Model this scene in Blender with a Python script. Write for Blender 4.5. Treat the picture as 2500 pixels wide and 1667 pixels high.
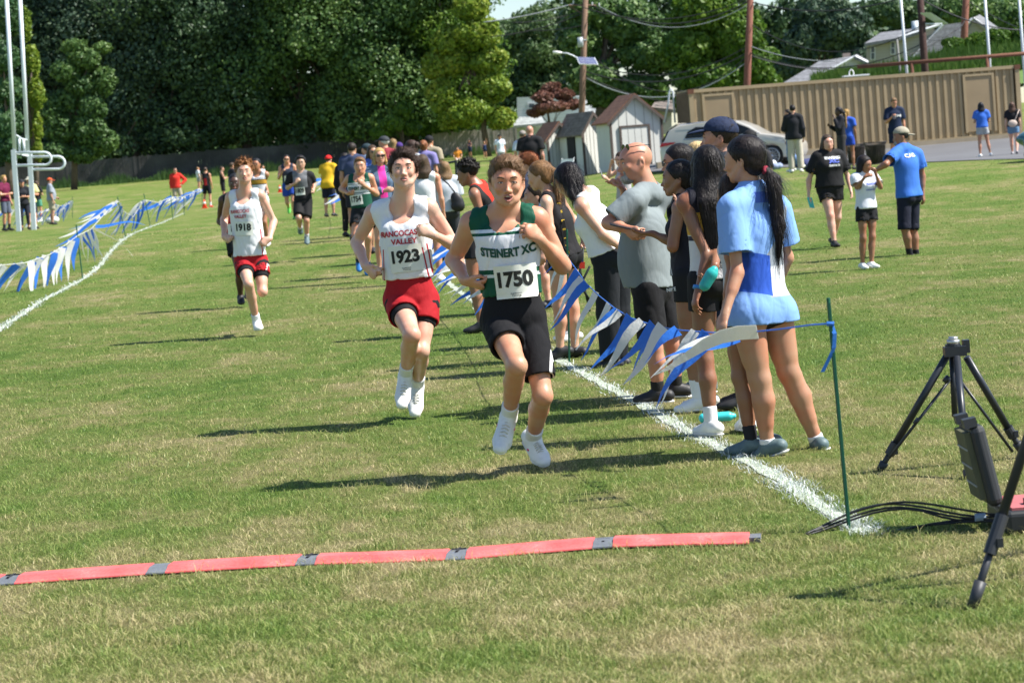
import bpy, bmesh, math, random
import numpy as np
from mathutils import Vector, Matrix
from mathutils.bvhtree import BVHTree
R = math.radians
rng = np.random.default_rng(7)
random.seed(7)
for o in list(bpy.data.objects): bpy.data.objects.remove(o, do_unlink=True)
scene = bpy.context.scene
COL = scene.collection

# ------------------------------------------------ camera
FPX = 5850.0; HC = 1.55; H0 = 400.0; ROLL = 4.5
b_ = (833.5 - H0) / FPX
PITCH = math.atan(b_ * math.cos(R(ROLL)))
cam_d = bpy.data.cameras.new('camera'); cam = bpy.data.objects.new('camera', cam_d); COL.objects.link(cam)
cam_d.sensor_width = 36; cam_d.lens = FPX / 2500 * 36
cam_d.clip_start = 0.1; cam_d.clip_end = 2000
CM = Matrix.Rotation(math.pi/2 - PITCH, 4, 'X') @ Matrix.Rotation(-R(ROLL), 4, 'Z')
cam.matrix_world = Matrix.Translation((0, 0, HC)) @ CM
scene.camera = cam
cam_d.dof.use_dof = True; cam_d.dof.focus_distance = 14.0; cam_d.dof.aperture_fstop = 7.0
# ------------------------------------------------ sky, sun, exposure
SUN_EL, SUN_AZ = R(50), R(-8)          # azimuth measured from +X (right of the picture) towards +Y
world = bpy.data.worlds.new('World'); scene.world = world; world.use_nodes = True
wn = world.node_tree; bg = wn.nodes['Background']
sky = wn.nodes.new('ShaderNodeTexSky'); sky.sky_type = 'NISHITA'; sky.sun_disc = False
sky.dust_density = .3; sky.ozone_density = 2.5; sky.sun_elevation = SUN_EL; sky.sun_rotation = math.pi/2 - SUN_AZ
wn.links.new(sky.outputs[0], bg.inputs[0]); bg.inputs[1].default_value = 0.085
sd = bpy.data.lights.new('sun', 'SUN'); sun = bpy.data.objects.new('sun', sd); COL.objects.link(sun)
sd.energy = 4.9; sd.angle = R(0.53); sd.color = (1, .955, .88)
sdir = Vector((math.cos(SUN_EL)*math.cos(SUN_AZ), math.cos(SUN_EL)*math.sin(SUN_AZ), math.sin(SUN_EL)))
sun.rotation_euler = sdir.to_track_quat('Z', 'Y').to_euler()
scene.view_settings.view_transform = 'Standard'; scene.view_settings.look = 'None'
scene.view_settings.exposure = 1.0; scene.view_settings.gamma = 1
scene.cycles.use_adaptive_sampling = True
scene.cycles.max_bounces = 6; scene.cycles.diffuse_bounces = 3; scene.cycles.transparent_max_bounces = 6

# ------------------------------------------------ pixel <-> world (photo pixels, 2500 wide)
CMn = np.array(CM.to_3x3())
def ray(px, py): return CMn @ np.array([(px-1250)/FPX, -(py-833.5)/FPX, -1.0])
def P(px, py, Y):
    d = ray(px, py); t = Y / d[1]
    return np.array([0, 0, HC]) + d*t
def proj(p):
    q = CMn.T @ (np.asarray(p, float) - np.array([0, 0, HC]))
    return 1250 + FPX*q[0]/-q[2], 833.5 - FPX*q[1]/-q[2]
LP = ([0, 24, 34, 40, 46, 53, 66, 80, 102, 140, 178, 230, 400], [0, 0, .07, .18, .40, .55, .62, .66, .75, 1.55, 2.4, 3.2, 5])
RP = ([0, 32, 38, 45, 55, 60, 70, 78, 81.5, 87, 100, 150, 230, 400], [0, 0, .08, .25, .60, .70, .72, .74, .79, 1.08, 1.2, 1.8, 2.9, 5])
def terr(x, y):
    x = np.asarray(x, float); y = np.asarray(y, float)
    u = x/np.maximum(y, 1.0); w = np.clip((u-.01)/.067, 0, 1); w = w*w*(3-2*w)
    return (1-w)*np.interp(y, *LP) + w*np.interp(y, *RP)
def G(px, py):
    lo = None
    d = ray(px, py)
    ys = np.concatenate([np.arange(3, 40, .1), np.arange(40, 260, .4)])
    X = d[0]/d[1]*ys; Z = HC + d[2]/d[1]*ys; below = Z < terr(X, ys)
    i = int(np.argmax(below)) if below.any() else len(ys)-1
    a, b = ys[max(i-1, 0)], ys[i]
    for _ in range(20):
        m = (a+b)/2
        if HC + d[2]/d[1]*m < terr(d[0]/d[1]*m, m): b = m
        else: a = m
    m = (a+b)/2
    return np.array([d[0]/d[1]*m, m, float(terr(d[0]/d[1]*m, m))])

# ------------------------------------------------ materials
def newmat(name):
    m = bpy.data.materials.new(name); m.use_nodes = True
    nt = m.node_tree; return m, nt, nt.nodes['Principled BSDF']
def nd(nt, t, **kw):
    n = nt.nodes.new(t)
    for k, v in kw.items():
        if k[0] == 'i' and k[1:].isdigit(): n.inputs[int(k[1:])].default_value = v
        else: setattr(n, k, v)
    return n
def noise(nt, scale, detail=3, vec=None, rough=.5):
    n = nd(nt, 'ShaderNodeTexNoise'); n.inputs['Scale'].default_value = scale; n.inputs['Detail'].default_value = detail
    n.inputs['Roughness'].default_value = rough
    if vec is not None: nt.links.new(vec, n.inputs['Vector'])
    return n
def ramp(nt, fac, stops, interp='LINEAR'):
    r = nd(nt, 'ShaderNodeValToRGB'); r.color_ramp.interpolation = interp
    e = r.color_ramp.elements
    while len(e) < len(stops): e.new(.5)
    for i, (p, c) in enumerate(stops):
        e[i].position = p; e[i].color = (*c, 1) if len(c) == 3 else c
    nt.links.new(fac, r.inputs[0]); return r
def mixc(nt, fac, a, b, mode='MIX'):
    n = nd(nt, 'ShaderNodeMix', data_type='RGBA', blend_type=mode)
    for s, v in ((0, fac), (6, a), (7, b)):
        if hasattr(v, 'is_linked') or hasattr(v, 'links'): nt.links.new(v, n.inputs[s])
        elif s == 0: n.inputs[0].default_value = v
        else: n.inputs[s].default_value = (*v, 1)
    return n.outputs[2]
def mth(nt, op, a, b=None, c=None):
    n = nd(nt, 'ShaderNodeMath', operation=op)
    for i, v in enumerate((a, b, c)):
        if v is None: continue
        if isinstance(v, (int, float)): n.inputs[i].default_value = v
        else: nt.links.new(v, n.inputs[i])
    return n.outputs[0]
def geo_pos(nt): return nd(nt, 'ShaderNodeNewGeometry').outputs['Position']
def bump(nt, bs, h, strength=.3, dist=.01):
    b = nd(nt, 'ShaderNodeBump'); b.inputs['Strength'].default_value = strength; b.inputs['Distance'].default_value = dist
    nt.links.new(h, b.inputs['Height']); nt.links.new(b.outputs[0], bs.inputs['Normal'])
_mc = {}
def M(name, col, rough=.6, var=.12, scale=12, bmp=0, metal=0, bscale=None, spec=.4, sheen=0):
    key = (name, col, rough)
    if key in _mc: return _mc[key]
    m, nt, bs = newmat(name)
    pos = geo_pos(nt)
    n = noise(nt, scale, 4, pos)
    f = mth(nt, 'MULTIPLY_ADD', n.outputs[0], var*2, 1-var)
    c = nd(nt, 'ShaderNodeVectorMath', operation='SCALE'); c.inputs[0].default_value = col; nt.links.new(f, c.inputs['Scale'])
    nt.links.new(c.outputs[0], bs.inputs['Base Color'])
    bs.inputs['Roughness'].default_value = rough; bs.inputs['Metallic'].default_value = metal
    bs.inputs['Specular IOR Level'].default_value = spec
    if sheen: bs.inputs['Sheen Weight'].default_value = sheen
    if bmp:
        n2 = noise(nt, bscale or scale*4, 4, pos); bump(nt, bs, n2.outputs[0], .6, bmp)
    _mc[key] = m; return m

# ------------------------------------------------ mesh & object helpers
def mesh_np(name, verts, faces_flat, counts, smooth=False, attrs=None):
    """verts (n,3), faces_flat loop vertex ids, counts: corners per face (int or array)"""
    me = bpy.data.meshes.new(name)
    verts = np.asarray(verts, np.float32); ff = np.asarray(faces_flat, np.int32).ravel()
    if isinstance(counts, int): nf = len(ff)//counts; starts = np.arange(nf, dtype=np.int32)*counts
    else:
        counts = np.asarray(counts); nf = len(counts); starts = np.concatenate([[0], np.cumsum(counts)[:-1]]).astype(np.int32)
    me.vertices.add(len(verts)); me.vertices.foreach_set('co', verts.ravel())
    me.loops.add(len(ff)); me.loops.foreach_set('vertex_index', ff)
    me.polygons.add(nf); me.polygons.foreach_set('loop_start', starts)
    me.polygons.foreach_set('use_smooth', np.full(nf, smooth, bool))
    for k, (typ, arr) in (attrs or {}).items():
        a = me.attributes.new(k, typ, 'POINT')
        a.data.foreach_set('value' if typ == 'FLOAT' else 'vector', np.asarray(arr, np.float32).ravel())
    me.update(calc_edges=True)
    return me
def tag(o, label=None, cat=None, group=None, kind=None):
    if label: o['label'] = label
    if cat: o['category'] = cat
    if group: o['group'] = group
    if kind: o['kind'] = kind
    return o
def empty(name, loc, label, cat, group=None):
    o = bpy.data.objects.new(name, None); o.location = tuple(map(float, loc)); o.empty_display_size = .2
    COL.objects.link(o); tag(o, label, cat, group); return o
def wloc(o):
    v = np.zeros(3)
    while o is not None: v += np.array(o.location); o = o.parent
    return v
def link(name, me, mat, parent=None, loc=None):
    """vertices are given in world space; the object is put at loc (or its parent's origin)"""
    o = bpy.data.objects.new(name, me)
    if mat is not None:
        for m in (mat if isinstance(mat, (list, tuple)) else [mat]): me.materials.append(m)
    COL.objects.link(o)
    if parent is not None:
        o.parent = parent; off = wloc(parent)
    else:
        off = np.asarray(loc if loc is not None else (0, 0, 0), float); o.location = tuple(map(float, off))
    me.transform(Matrix.Translation(-Vector(off)))
    return o
class MB:
    """collects boxes, tubes, quads in world space"""
    def __init__(s): s.v = []; s.f = []; s.n = 0; s.c = []; s.mi = []
    def add(s, v, faces, mi=0):
        v = np.asarray(v, float); s.v.append(v)
        for f in faces: s.f.extend([i+s.n for i in f]); s.c.append(len(f)); s.mi.append(mi)
        s.n += len(v); return s
    def box(s, c, size, rot=0, M3=None, mi=0):
        hx, hy, hz = [q/2 for q in size]
        v = np.array([[x, y, z] for x in (-hx, hx) for y in (-hy, hy) for z in (-hz, hz)])
        if M3 is None:
            ca, sa = math.cos(rot), math.sin(rot); M3 = np.array([[ca, -sa, 0], [sa, ca, 0], [0, 0, 1]])
        v = v @ np.asarray(M3).T + np.asarray(c)
        return s.add(v, [(0, 1, 3, 2), (4, 6, 7, 5), (0, 4, 5, 1), (2, 3, 7, 6), (0, 2, 6, 4), (1, 5, 7, 3)], mi)
    def tube(s, pts, r, n=8, caps=True, mi=0):
        pts = [np.asarray(p, float) for p in pts]; rs = r if hasattr(r, '__len__') else [r]*len(pts)
        rings = []; prev = None
        for i, p in enumerate(pts):
            t = pts[min(i+1, len(pts)-1)] - pts[max(i-1, 0)]; t = t/(np.linalg.norm(t)+1e-9)
            if prev is None:
                a = np.cross(t, [0, 0, 1]) if abs(t[2]) < .9 else np.cross(t, [1, 0, 0])
            else: a = prev - t*np.dot(prev, t)
            a /= np.linalg.norm(a)+1e-9; prev = a; b = np.cross(t, a)
            rings.append([p + rs[i]*(math.cos(q)*a + math.sin(q)*b) for q in np.linspace(0, 2*math.pi, n, endpoint=False)])
        v = np.concatenate(rings); f = []
        for i in range(len(pts)-1):
            for j in range(n):
                f.append((i*n+j, i*n+(j+1) % n, (i+1)*n+(j+1) % n, (i+1)*n+j))
        if caps: f.append(tuple(range(n-1, -1, -1))); f.append(tuple((len(pts)-1)*n+j for j in range(n)))
        return s.add(v, f, mi)
    def quad(s, a, b, c, d, mi=0): return s.add([a, b, c, d], [(0, 1, 2, 3)], mi)
    def prism(s, poly, ext, mi=0):
        poly = [np.asarray(p, float) for p in poly]; n = len(poly); ext = np.asarray(ext, float)
        v = poly + [p+ext for p in poly]
        f = [tuple(range(n-1, -1, -1)), tuple(range(n, 2*n))] + [(i, (i+1) % n, n+(i+1) % n, n+i) for i in range(n)]
        return s.add(v, f, mi)
    def mesh(s, name, smooth=False):
        me = mesh_np(name, np.concatenate(s.v), s.f, s.c, smooth)
        if any(s.mi): me.polygons.foreach_set('material_index', np.array(s.mi, np.int32))
        return me
    def build(s, name, mat, parent=None, loc=None, smooth=False): return link(name, s.mesh(name, smooth), mat, parent, loc)
def fbox(a, b, up, thick, h):
    """box whose base runs a->b"""
    pass
NBLADE = 420000
# ================================================= GROUND
def field_color(nt, rnd=None):
    """green and straw patches in world space, shared by soil sheet and blades"""
    pos = geo_pos(nt)
    mp = nd(nt, 'ShaderNodeMapping'); mp.inputs['Scale'].default_value = (1.0, .62, 0.3); nt.links.new(pos, mp.inputs[0])
    n1 = noise(nt, .62, 5, mp.outputs[0], .66); n2 = noise(nt, 4.2, 4, mp.outputs[0], .65); n3 = noise(nt, .05, 2, pos)
    s = mth(nt, 'ADD', mth(nt, 'MULTIPLY', n1.outputs[0], .62), mth(nt, 'MULTIPLY', n2.outputs[0], .38))
    # drier turf close to the finish line
    sep = nd(nt, 'ShaderNodeSeparateXYZ'); nt.links.new(pos, sep.inputs[0])
    near = nd(nt, 'ShaderNodeMapRange'); nt.links.new(sep.outputs[1], near.inputs[0])
    for i, v in ((1, 9.0), (2, 20.0), (3, .050), (4, -.014)): near.inputs[i].default_value = v
    s = mth(nt, 'ADD', s, near.outputs[0])
    s = mth(nt, 'ADD', s, mth(nt, 'MULTIPLY', n3.outputs[0], .05))
    if rnd is not None: s = mth(nt, 'ADD', s, mth(nt, 'MULTIPLY', mth(nt, 'SUBTRACT', rnd, .5), .17))
    r = ramp(nt, s, [(.36, (.115, .210, .034)), (.46, (.180, .276, .054)), (.535, (.252, .302, .082)), (.605, (.365, .345, .140)), (.69, (.51, .43, .235))])
    return r.outputs[0], pos
def ground_mat():
    m, nt, bs = newmat('field_soil')
    c, pos = field_color(nt)
    f = noise(nt, 45, 4, pos, .7)
    f2 = ramp(nt, f.outputs[0], [(.3, (.35,)*3), (.7, (1.05,)*3)])
    # far away the sheet itself shows mown turf, near it is the thatch under the blades
    sep = nd(nt, 'ShaderNodeSeparateXYZ'); nt.links.new(pos, sep.inputs[0])
    fr = nd(nt, 'ShaderNodeMapRange'); nt.links.new(sep.outputs[1], fr.inputs[0])
    for i, v in ((1, 22.0), (2, 60.0), (3, .72), (4, .88)): fr.inputs[i].default_value = v
    c2 = mixc(nt, 1.0, c, f2.outputs[0], 'MULTIPLY')
    sc = nd(nt, 'ShaderNodeVectorMath', operation='SCALE'); nt.links.new(c2, sc.inputs[0]); nt.links.new(fr.outputs[0], sc.inputs['Scale'])
    nt.links.new(sc.outputs[0], bs.inputs['Base Color'])
    bs.inputs['Roughness'].default_value = .95; bs.inputs['Specular IOR Level'].default_value = .1
    n = noise(nt, 60, 5, pos, .7); bump(nt, bs, n.outputs[0], .8, .03)
    return m
def blade_mat():
    m, nt, bs = newmat('grass_blades')
    a = nd(nt, 'ShaderNodeAttribute', attribute_name='rnd')
    c, pos = field_color(nt, a.outputs['Fac'])
    h = nd(nt, 'ShaderNodeAttribute', attribute_name='bh')
    v = mth(nt, 'MULTIPLY_ADD', a.outputs['Fac'], .5, .75)
    sc = nd(nt, 'ShaderNodeVectorMath', operation='SCALE'); nt.links.new(c, sc.inputs[0]); nt.links.new(v, sc.inputs['Scale'])
    nt.links.new(sc.outputs[0], bs.inputs['Base Color']); bs.inputs['Roughness'].default_value = .5; bs.inputs['Specular IOR Level'].default_value = .35
    tr = nd(nt, 'ShaderNodeBsdfTranslucent'); nt.links.new(sc.outputs[0], tr.inputs[0])
    mx = nd(nt, 'ShaderNodeMixShader'); mx.inputs[0].default_value = .3
    out = nt.nodes['Material Output']
    nt.links.new(bs.outputs[0], mx.inputs[1]); nt.links.new(tr.outputs[0], mx.inputs[2]); nt.links.new(mx.outputs[0], out.inputs[0])
    return m
def grid_mesh(name, xs, ys, dz=0.0, mask=None):
    X, Y = np.meshgrid(xs, ys, indexing='ij'); Z = terr(X, Y) + dz
    V = np.stack([X, Y, Z], -1).reshape(-1, 3); ny = len(ys)
    i, j = np.meshgrid(np.arange(len(xs)-1), np.arange(ny-1), indexing='ij'); i = i.ravel(); j = j.ravel()
    F = np.stack([i*ny+j, (i+1)*ny+j, (i+1)*ny+j+1, i*ny+j+1], -1)
    if mask is not None:
        cx = (X[:-1, :-1]+X[1:, 1:]).ravel()/2; cy = (Y[:-1, :-1]+Y[1:, 1:]).ravel()/2; F = F[mask(cx, cy)]
    return mesh_np(name, V, F, 4, True)
xs = np.concatenate([np.arange(-300, -40, 10), np.arange(-40, 50, .6), np.arange(50, 301, 10)])
ys = np.concatenate([np.arange(-20, 20, 2), np.arange(20, 110, .6), np.arange(110, 240, 2), np.arange(240, 900, 20)])
field = link('grass_field', grid_mesh('grass_field', xs, ys), ground_mat()); tag(field, kind='structure')

# asphalt lot on the right: a sheet just above the ground
edge = [G(1540, 424), G(1890, 411), G(2080, 403.5), G(2251, 398), G(2500, 390), G(2900, 374)]
ex = np.array([e[0] for e in edge]); ey = np.array([e[1] for e in edge])
am, ant, abs_ = newmat('asphalt'); apos = geo_pos(ant)
an = noise(ant, 40, 4, apos); an2 = noise(ant, .5, 4, apos)
ar = ramp(ant, mth(ant, 'ADD', mth(ant, 'MULTIPLY', an.outputs[0], .5), mth(ant, 'MULTIPLY', an2.outputs[0], .5)), [(.3, (.085, .085, .09)), (.7, (.15, .15, .155))])
ant.links.new(ar.outputs[0], abs_.inputs['Base Color']); abs_.inputs['Roughness'].default_value = .9
V = []; n_ = 90; X_ = np.linspace(ex.min(), 60, n_)
for x in X_:
    y0 = float(np.interp(x, ex[np.argsort(ex)], ey[np.argsort(ex)]))
    for t in np.linspace(0, 1, 60):
        y = y0 + (100-y0)*t; V.append((x, y, float(terr(x, y))+.022))
F = [(i*60+j, (i+1)*60+j, (i+1)*60+j+1, i*60+j+1) for i in range(n_-1) for j in range(59)]
lot = link('parking_lot', mesh_np('parking_lot', V, np.array(F), 4, True), am); tag(lot, kind='structure')

# ---- white painted lines: polylines on the ground
LINE_R = [G(2112, 1300), G(2045, 1268), G(1941, 1192), G(1853, 1136), G(1782, 1108), G(1723, 1076), G(1625, 1022), G(1560, 985), G(1463, 933), G(1380, 888), G(1250, 805), G(1165, 742), G(1105, 700), G(1068, 664)]
LINE_L = [G(-120, 880), G(0, 803), G(95, 738), G(202, 682), G(245, 650), G(270, 615), G(300, 585), G(330, 568), G(385, 548), G(450, 520)]
def resample(poly, step):
    poly = np.array(poly); out = [poly[0]]
    for a, b in zip(poly[:-1], poly[1:]):
        n = max(1, int(np.linalg.norm(b-a)/step))
        for k in range(1, n+1): out.append(a+(b-a)*k/n)
    out = np.array(out)
    for _ in range(4): out[1:-1] = (out[:-2]+out[1:-1]*2+out[2:])/4
    out[:, 2] = terr(out[:, 0], out[:, 1]); return out
LR = resample(LINE_R, .25); LL = resample(LINE_L, .5)
def line_dist(x, y):
    d = np.full(x.shape, 9.0)
    for L in (LR, LL):
        for i in range(0, len(L)-1):
            a, b = L[i, :2], L[i+1, :2]; ab = b-a
            msk = (np.abs(x-(a[0]+b[0])/2) < 1.2+abs(ab[0])) & (np.abs(y-(a[1]+b[1])/2) < 1.2+abs(ab[1]))
            if not msk.any(): continue
            px_, py_ = x[msk]-a[0], y[msk]-a[1]; t = np.clip((px_*ab[0]+py_*ab[1])/(ab@ab+1e-9), 0, 1)
            d[msk] = np.minimum(d[msk], np.hypot(px_-ab[0]*t, py_-ab[1]*t))
    return d

# ---- the timing mat keeps the grass down
MAT_A, MAT_B = G(-160, 1434), G(1830, 1322)
md = (MAT_B-MAT_A)/np.linalg.norm(MAT_B-MAT_A); mn = np.array([-md[1], md[0], 0])
def blades(name, N, mat, y0, y1, hgt=.034, margin=.25, keep=None, seedv=3, maxy=None):
    r = np.random.default_rng(seedv)
    iy = r.uniform(1/y1, 1/y0, N); y = 1/iy
    u = r.uniform(-.2137*(1+margin), .2137*(1+margin), N) + .0*iy; x = u*y
    # small tufts
    z = terr(x, y)
    k = np.ones(N, bool)
    mm = (x-MAT_A[0])*mn[0] + (y-MAT_A[1])*mn[1]; al = (x-MAT_A[0])*md[0]+(y-MAT_A[1])*md[1]
    k &= ~((np.abs(mm) < .03) & (al > 0) & (al < np.linalg.norm(MAT_B-MAT_A)))
    k &= ~((y > np.interp(x, ex[np.argsort(ex)], ey[np.argsort(ex)])-.05) & (x > ex.min()))
    if keep is not None: k &= keep(x, y)
    x, y, z = x[k], y[k], z[k]; n = len(x)
    tuft = (np.sin(x*9+np.sin(y*7)*2)*np.sin(y*11+np.sin(x*5)*2)+1)/2
    h = hgt*r.uniform(.45, 1.25, n)*(.6+.8*tuft); long_ = r.random(n) < .025; h[long_] *= 1.7
    w = np.maximum(.0030, y*.00026)*r.uniform(.7, 1.3, n)
    az = r.uniform(0, 2*np.pi, n); tilt = np.abs(r.normal(0, .55, n))+.12
    az2 = r.uniform(0, 2*np.pi, n)
    lean = np.stack([np.cos(az2)*np.sin(tilt), np.sin(az2)*np.sin(tilt), np.cos(tilt)], -1)
    side = np.stack([np.cos(az), np.sin(az), np.zeros(n)], -1)
    B = np.stack([x, y, z-.004], -1)
    mid = B + lean*(h*.55)[:, None]; tip = B + lean*(h*.9)[:, None] + np.stack([np.cos(az2), np.sin(az2), -.2*np.ones(n)], -1)*(h*.35)[:, None]
    hw = (w/2)[:, None]*side
    V = np.stack([B-hw, B+hw, mid+hw*.8, mid-hw*.8, tip], 1).reshape(-1, 3)
    b0 = np.arange(n)*5
    F = np.concatenate([np.stack([b0, b0+1, b0+2], -1), np.stack([b0, b0+2, b0+3], -1), np.stack([b0+3, b0+2, b0+4], -1)])
    rv = r.random(n)
    return link(name, mesh_np(name, V, F, 3, False, {'rnd': ('FLOAT', np.repeat(rv, 5))}), mat)
bm_ = blade_mat()
g1 = blades('grass', NBLADE, bm_, 6.6, 60, keep=lambda x, y: line_dist(x, y) > .030+.05*np.abs(np.sin(x*13)*np.sin(y*17+1)))
tag(g1, kind='stuff')
wm = M('white_line_paint', (.80, .82, .80), .8, .15, 30)
wmd, wnt, wbs = newmat('painted_blades'); wa = nd(wnt, 'ShaderNodeAttribute', attribute_name='rnd')
wr = ramp(wnt, wa.outputs['Fac'], [(.0, (.12, .20, .05)), (.28, (.30, .36, .2)), (.36, (.62, .66, .66)), (1, (.84, .87, .88))]); wnt.links.new(wr.outputs[0], wbs.inputs['Base Color'])
for nm, L, N_, ya, yb in (('boundary_line', LR, 480000, 6.6, 60), ('boundary_line', LL, 400000, 20, 75)):
    ds = lambda x, y: line_dist(x, y) < .055+.060*np.abs(np.sin(x*13)*np.sin(y*17+1))
    sel = (lambda x, y, L=L: ds(x, y) & ((x > -.02*y) if L is LR else (x < -.05*y)))
    o = blades(nm, N_, wmd, ya, yb, .036, keep=sel, seedv=11, margin=0.1); tag(o, kind='structure')
# pale thatch under the paint
pt = M('paint_thatch', (.34, .38, .30), .95, .5, 14)
for L in (LR, LL):
    d = np.gradient(L[:, :2], axis=0); d /= np.linalg.norm(d, axis=1)[:, None]; nrm = np.stack([-d[:, 1], d[:, 0]], -1)
    Vv = []
    for i in range(len(L)):
        hw = .038 + .014*math.sin(i*2.3)
        for s in (-1, 1): q = L[i, :2]+nrm[i]*hw*s; Vv.append((q[0], q[1], float(terr(*q))+.004))
    F = [(2*i, 2*i+1, 2*i+3, 2*i+2) for i in range(len(L)-1)]
    o = link('painted_line', mesh_np('painted_line', Vv, np.array(F), 4), pt); tag(o, kind='structure')
# ================================================= SIGNED-DISTANCE SURFACES (bodies, clothes, hair)
def unit(v): v = np.asarray(v, float); return v/(np.linalg.norm(v)+1e-9)
def lerp(a, b, t): return np.asarray(a)*(1-t)+np.asarray(b)*t
class SDF:
    def __init__(s): s.p = []
    def cap(s, a, b, ra, rb, k=.02, flat=None, fax=None, cutb=False, cuta=False, op='u'):
        a = np.asarray(a, float); b = np.asarray(b, float)
        if np.linalg.norm(b-a) < 1e-4: b = a+np.array([0, 0, 1e-3])
        s.p.append(('cap', a, b, ra, rb, k, flat, None if fax is None else unit(fax), cutb, cuta, op)); return s
    def ell(s, c, r, X=None, Y=None, Z=None, k=.02, op='u'):
        B = np.eye(3) if X is None else np.stack([unit(X), unit(Y), unit(Z)])
        s.p.append(('ell', np.asarray(c, float), np.asarray(r, float), B, k, op)); return s
    def plane(s, p, n):  # removes the side n points to
        s.p.append(('pl', np.asarray(p, float), unit(n))); return s
    def wrinkle(s, amp, freq, seed, stretch=(1, 1, 1), sharp=1): s.p.append(('wr', amp, freq, seed, stretch, sharp)); return s
    def bounds(s):
        lo = np.full(3, 1e9); hi = -lo
        for q in s.p:
            if q[0] == 'cap' and q[-1] == 'u':
                for c, r in ((q[1], q[3]), (q[2], q[4])): lo = np.minimum(lo, c-r); hi = np.maximum(hi, c+r)
            elif q[0] == 'ell' and q[-1] == 'u':
                e = np.sqrt(((q[3].T*q[2])**2).sum(1)); lo = np.minimum(lo, q[1]-e); hi = np.maximum(hi, q[1]+e)
        return lo-.02, hi+.02
    def mesh(s, h):
        lo, hi = s.bounds(); lo = lo-2*h; n = np.ceil((hi+2*h-lo)/h).astype(int)+1
        ax = [(lo[i]+np.arange(n[i])*h).astype(np.float32) for i in range(3)]
        V = np.full(n, .12, np.float32)
        for q in s.p:
            if q[0] in ('cap', 'ell'):
                if q[0] == 'cap':
                    _, a, b, ra, rb, k, flat, fax, cutb, cuta, op = q
                    m = max(ra, rb); l = np.minimum(a, b)-m-k-2*h; u = np.maximum(a, b)+m+k+2*h
                else:
                    _, c, r, B, k, op = q
                    e = np.sqrt(((B.T*r)**2).sum(1)); l = c-e-k-2*h; u = c+e+k+2*h
                i0 = np.clip(np.floor((l-lo)/h).astype(int), 0, n-1); i1 = np.clip(np.ceil((u-lo)/h).astype(int)+1, 1, n)
                if (i1 <= i0).any(): continue
                sl = tuple(slice(i0[i], i1[i]) for i in range(3))
                x = ax[0][sl[0]][:, None, None]; y = ax[1][sl[1]][None, :, None]; z = ax[2][sl[2]][None, None, :]
                if q[0] == 'cap':
                    ba = (b-a).astype(np.float32); px = x-a[0]; py = y-a[1]; pz = z-a[2]
                    bb = float(ba@ba); t = (px*ba[0]+py*ba[1]+pz*ba[2])/np.float32(bb); tc = np.clip(t, 0, 1)
                    qx = px-ba[0]*tc; qy = py-ba[1]*tc; qz = pz-ba[2]*tc
                    L2 = qx*qx+qy*qy+qz*qz
                    if flat is not None:
                        f = qx*fax[0]+qy*fax[1]+qz*fax[2]; L2 = L2+f*f*(1/flat**2-1)
                    d = np.sqrt(L2)-(ra+(rb-ra)*tc)
                    ln = math.sqrt(bb)
                    if cutb: d = np.maximum(d, (t-1)*ln)
                    if cuta: d = np.maximum(d, -t*ln)
                else:
                    X, Y, Z = x-c[0], y-c[1], z-c[2]
                    u_ = [(X*B[i][0]+Y*B[i][1]+Z*B[i][2])/r[i] for i in range(3)]
                    k0 = np.sqrt(u_[0]**2+u_[1]**2+u_[2]**2)
                    k1 = np.sqrt((u_[0]/r[0])**2+(u_[1]/r[1])**2+(u_[2]/r[2])**2)+1e-6
                    d = k0*(k0-1)/k1
                d = d.astype(np.float32); W = V[sl]
                if op == 'u':
                    hh = np.maximum(k-np.abs(W-d), 0)/k; V[sl] = np.minimum(W, d)-hh*hh*k*.25
                else:
                    d = -d; hh = np.maximum(k-np.abs(W-d), 0)/k; V[sl] = np.maximum(W, d)+hh*hh*k*.25
            elif q[0] == 'pl':
                _, p, nn = q
                d = (ax[0][:, None, None]-p[0])*nn[0]+(ax[1][None, :, None]-p[1])*nn[1]+(ax[2][None, None, :]-p[2])*nn[2]
                V = np.maximum(V, d.astype(np.float32))
            else:
                _, amp, fr, seed, st, sharp = q
                I = np.nonzero(np.abs(V) < amp*3+2*h)
                p = np.stack([ax[i][I[i]] for i in range(3)], -1)*np.array(st)
                V[I] += (amp*fold(p*fr, seed, sharp)).astype(np.float32)
        return nets(V, lo, h)
def fold(p, seed, sharp=1):
    r = np.random.default_rng(seed); o = 0; tot = 0; mx_ = None
    for i in range(5):
        k = r.normal(size=3); k = k/np.linalg.norm(k)*(1+i*.55); k2 = r.normal(size=3)*.8
        w = np.sin(p@k*6.28+r.uniform(0, 6)+1.6*np.sin(p@k2*6.28+r.uniform(0, 6))); a = 1/(1+i*.5)
        if sharp: w = 1.7*(1-np.abs(w))**2.6-.30
        mx_ = w*a if mx_ is None else np.maximum(mx_, w*a); o = o+a*w; tot += a
    return mx_-.25 if sharp else o/tot*1.6
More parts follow.
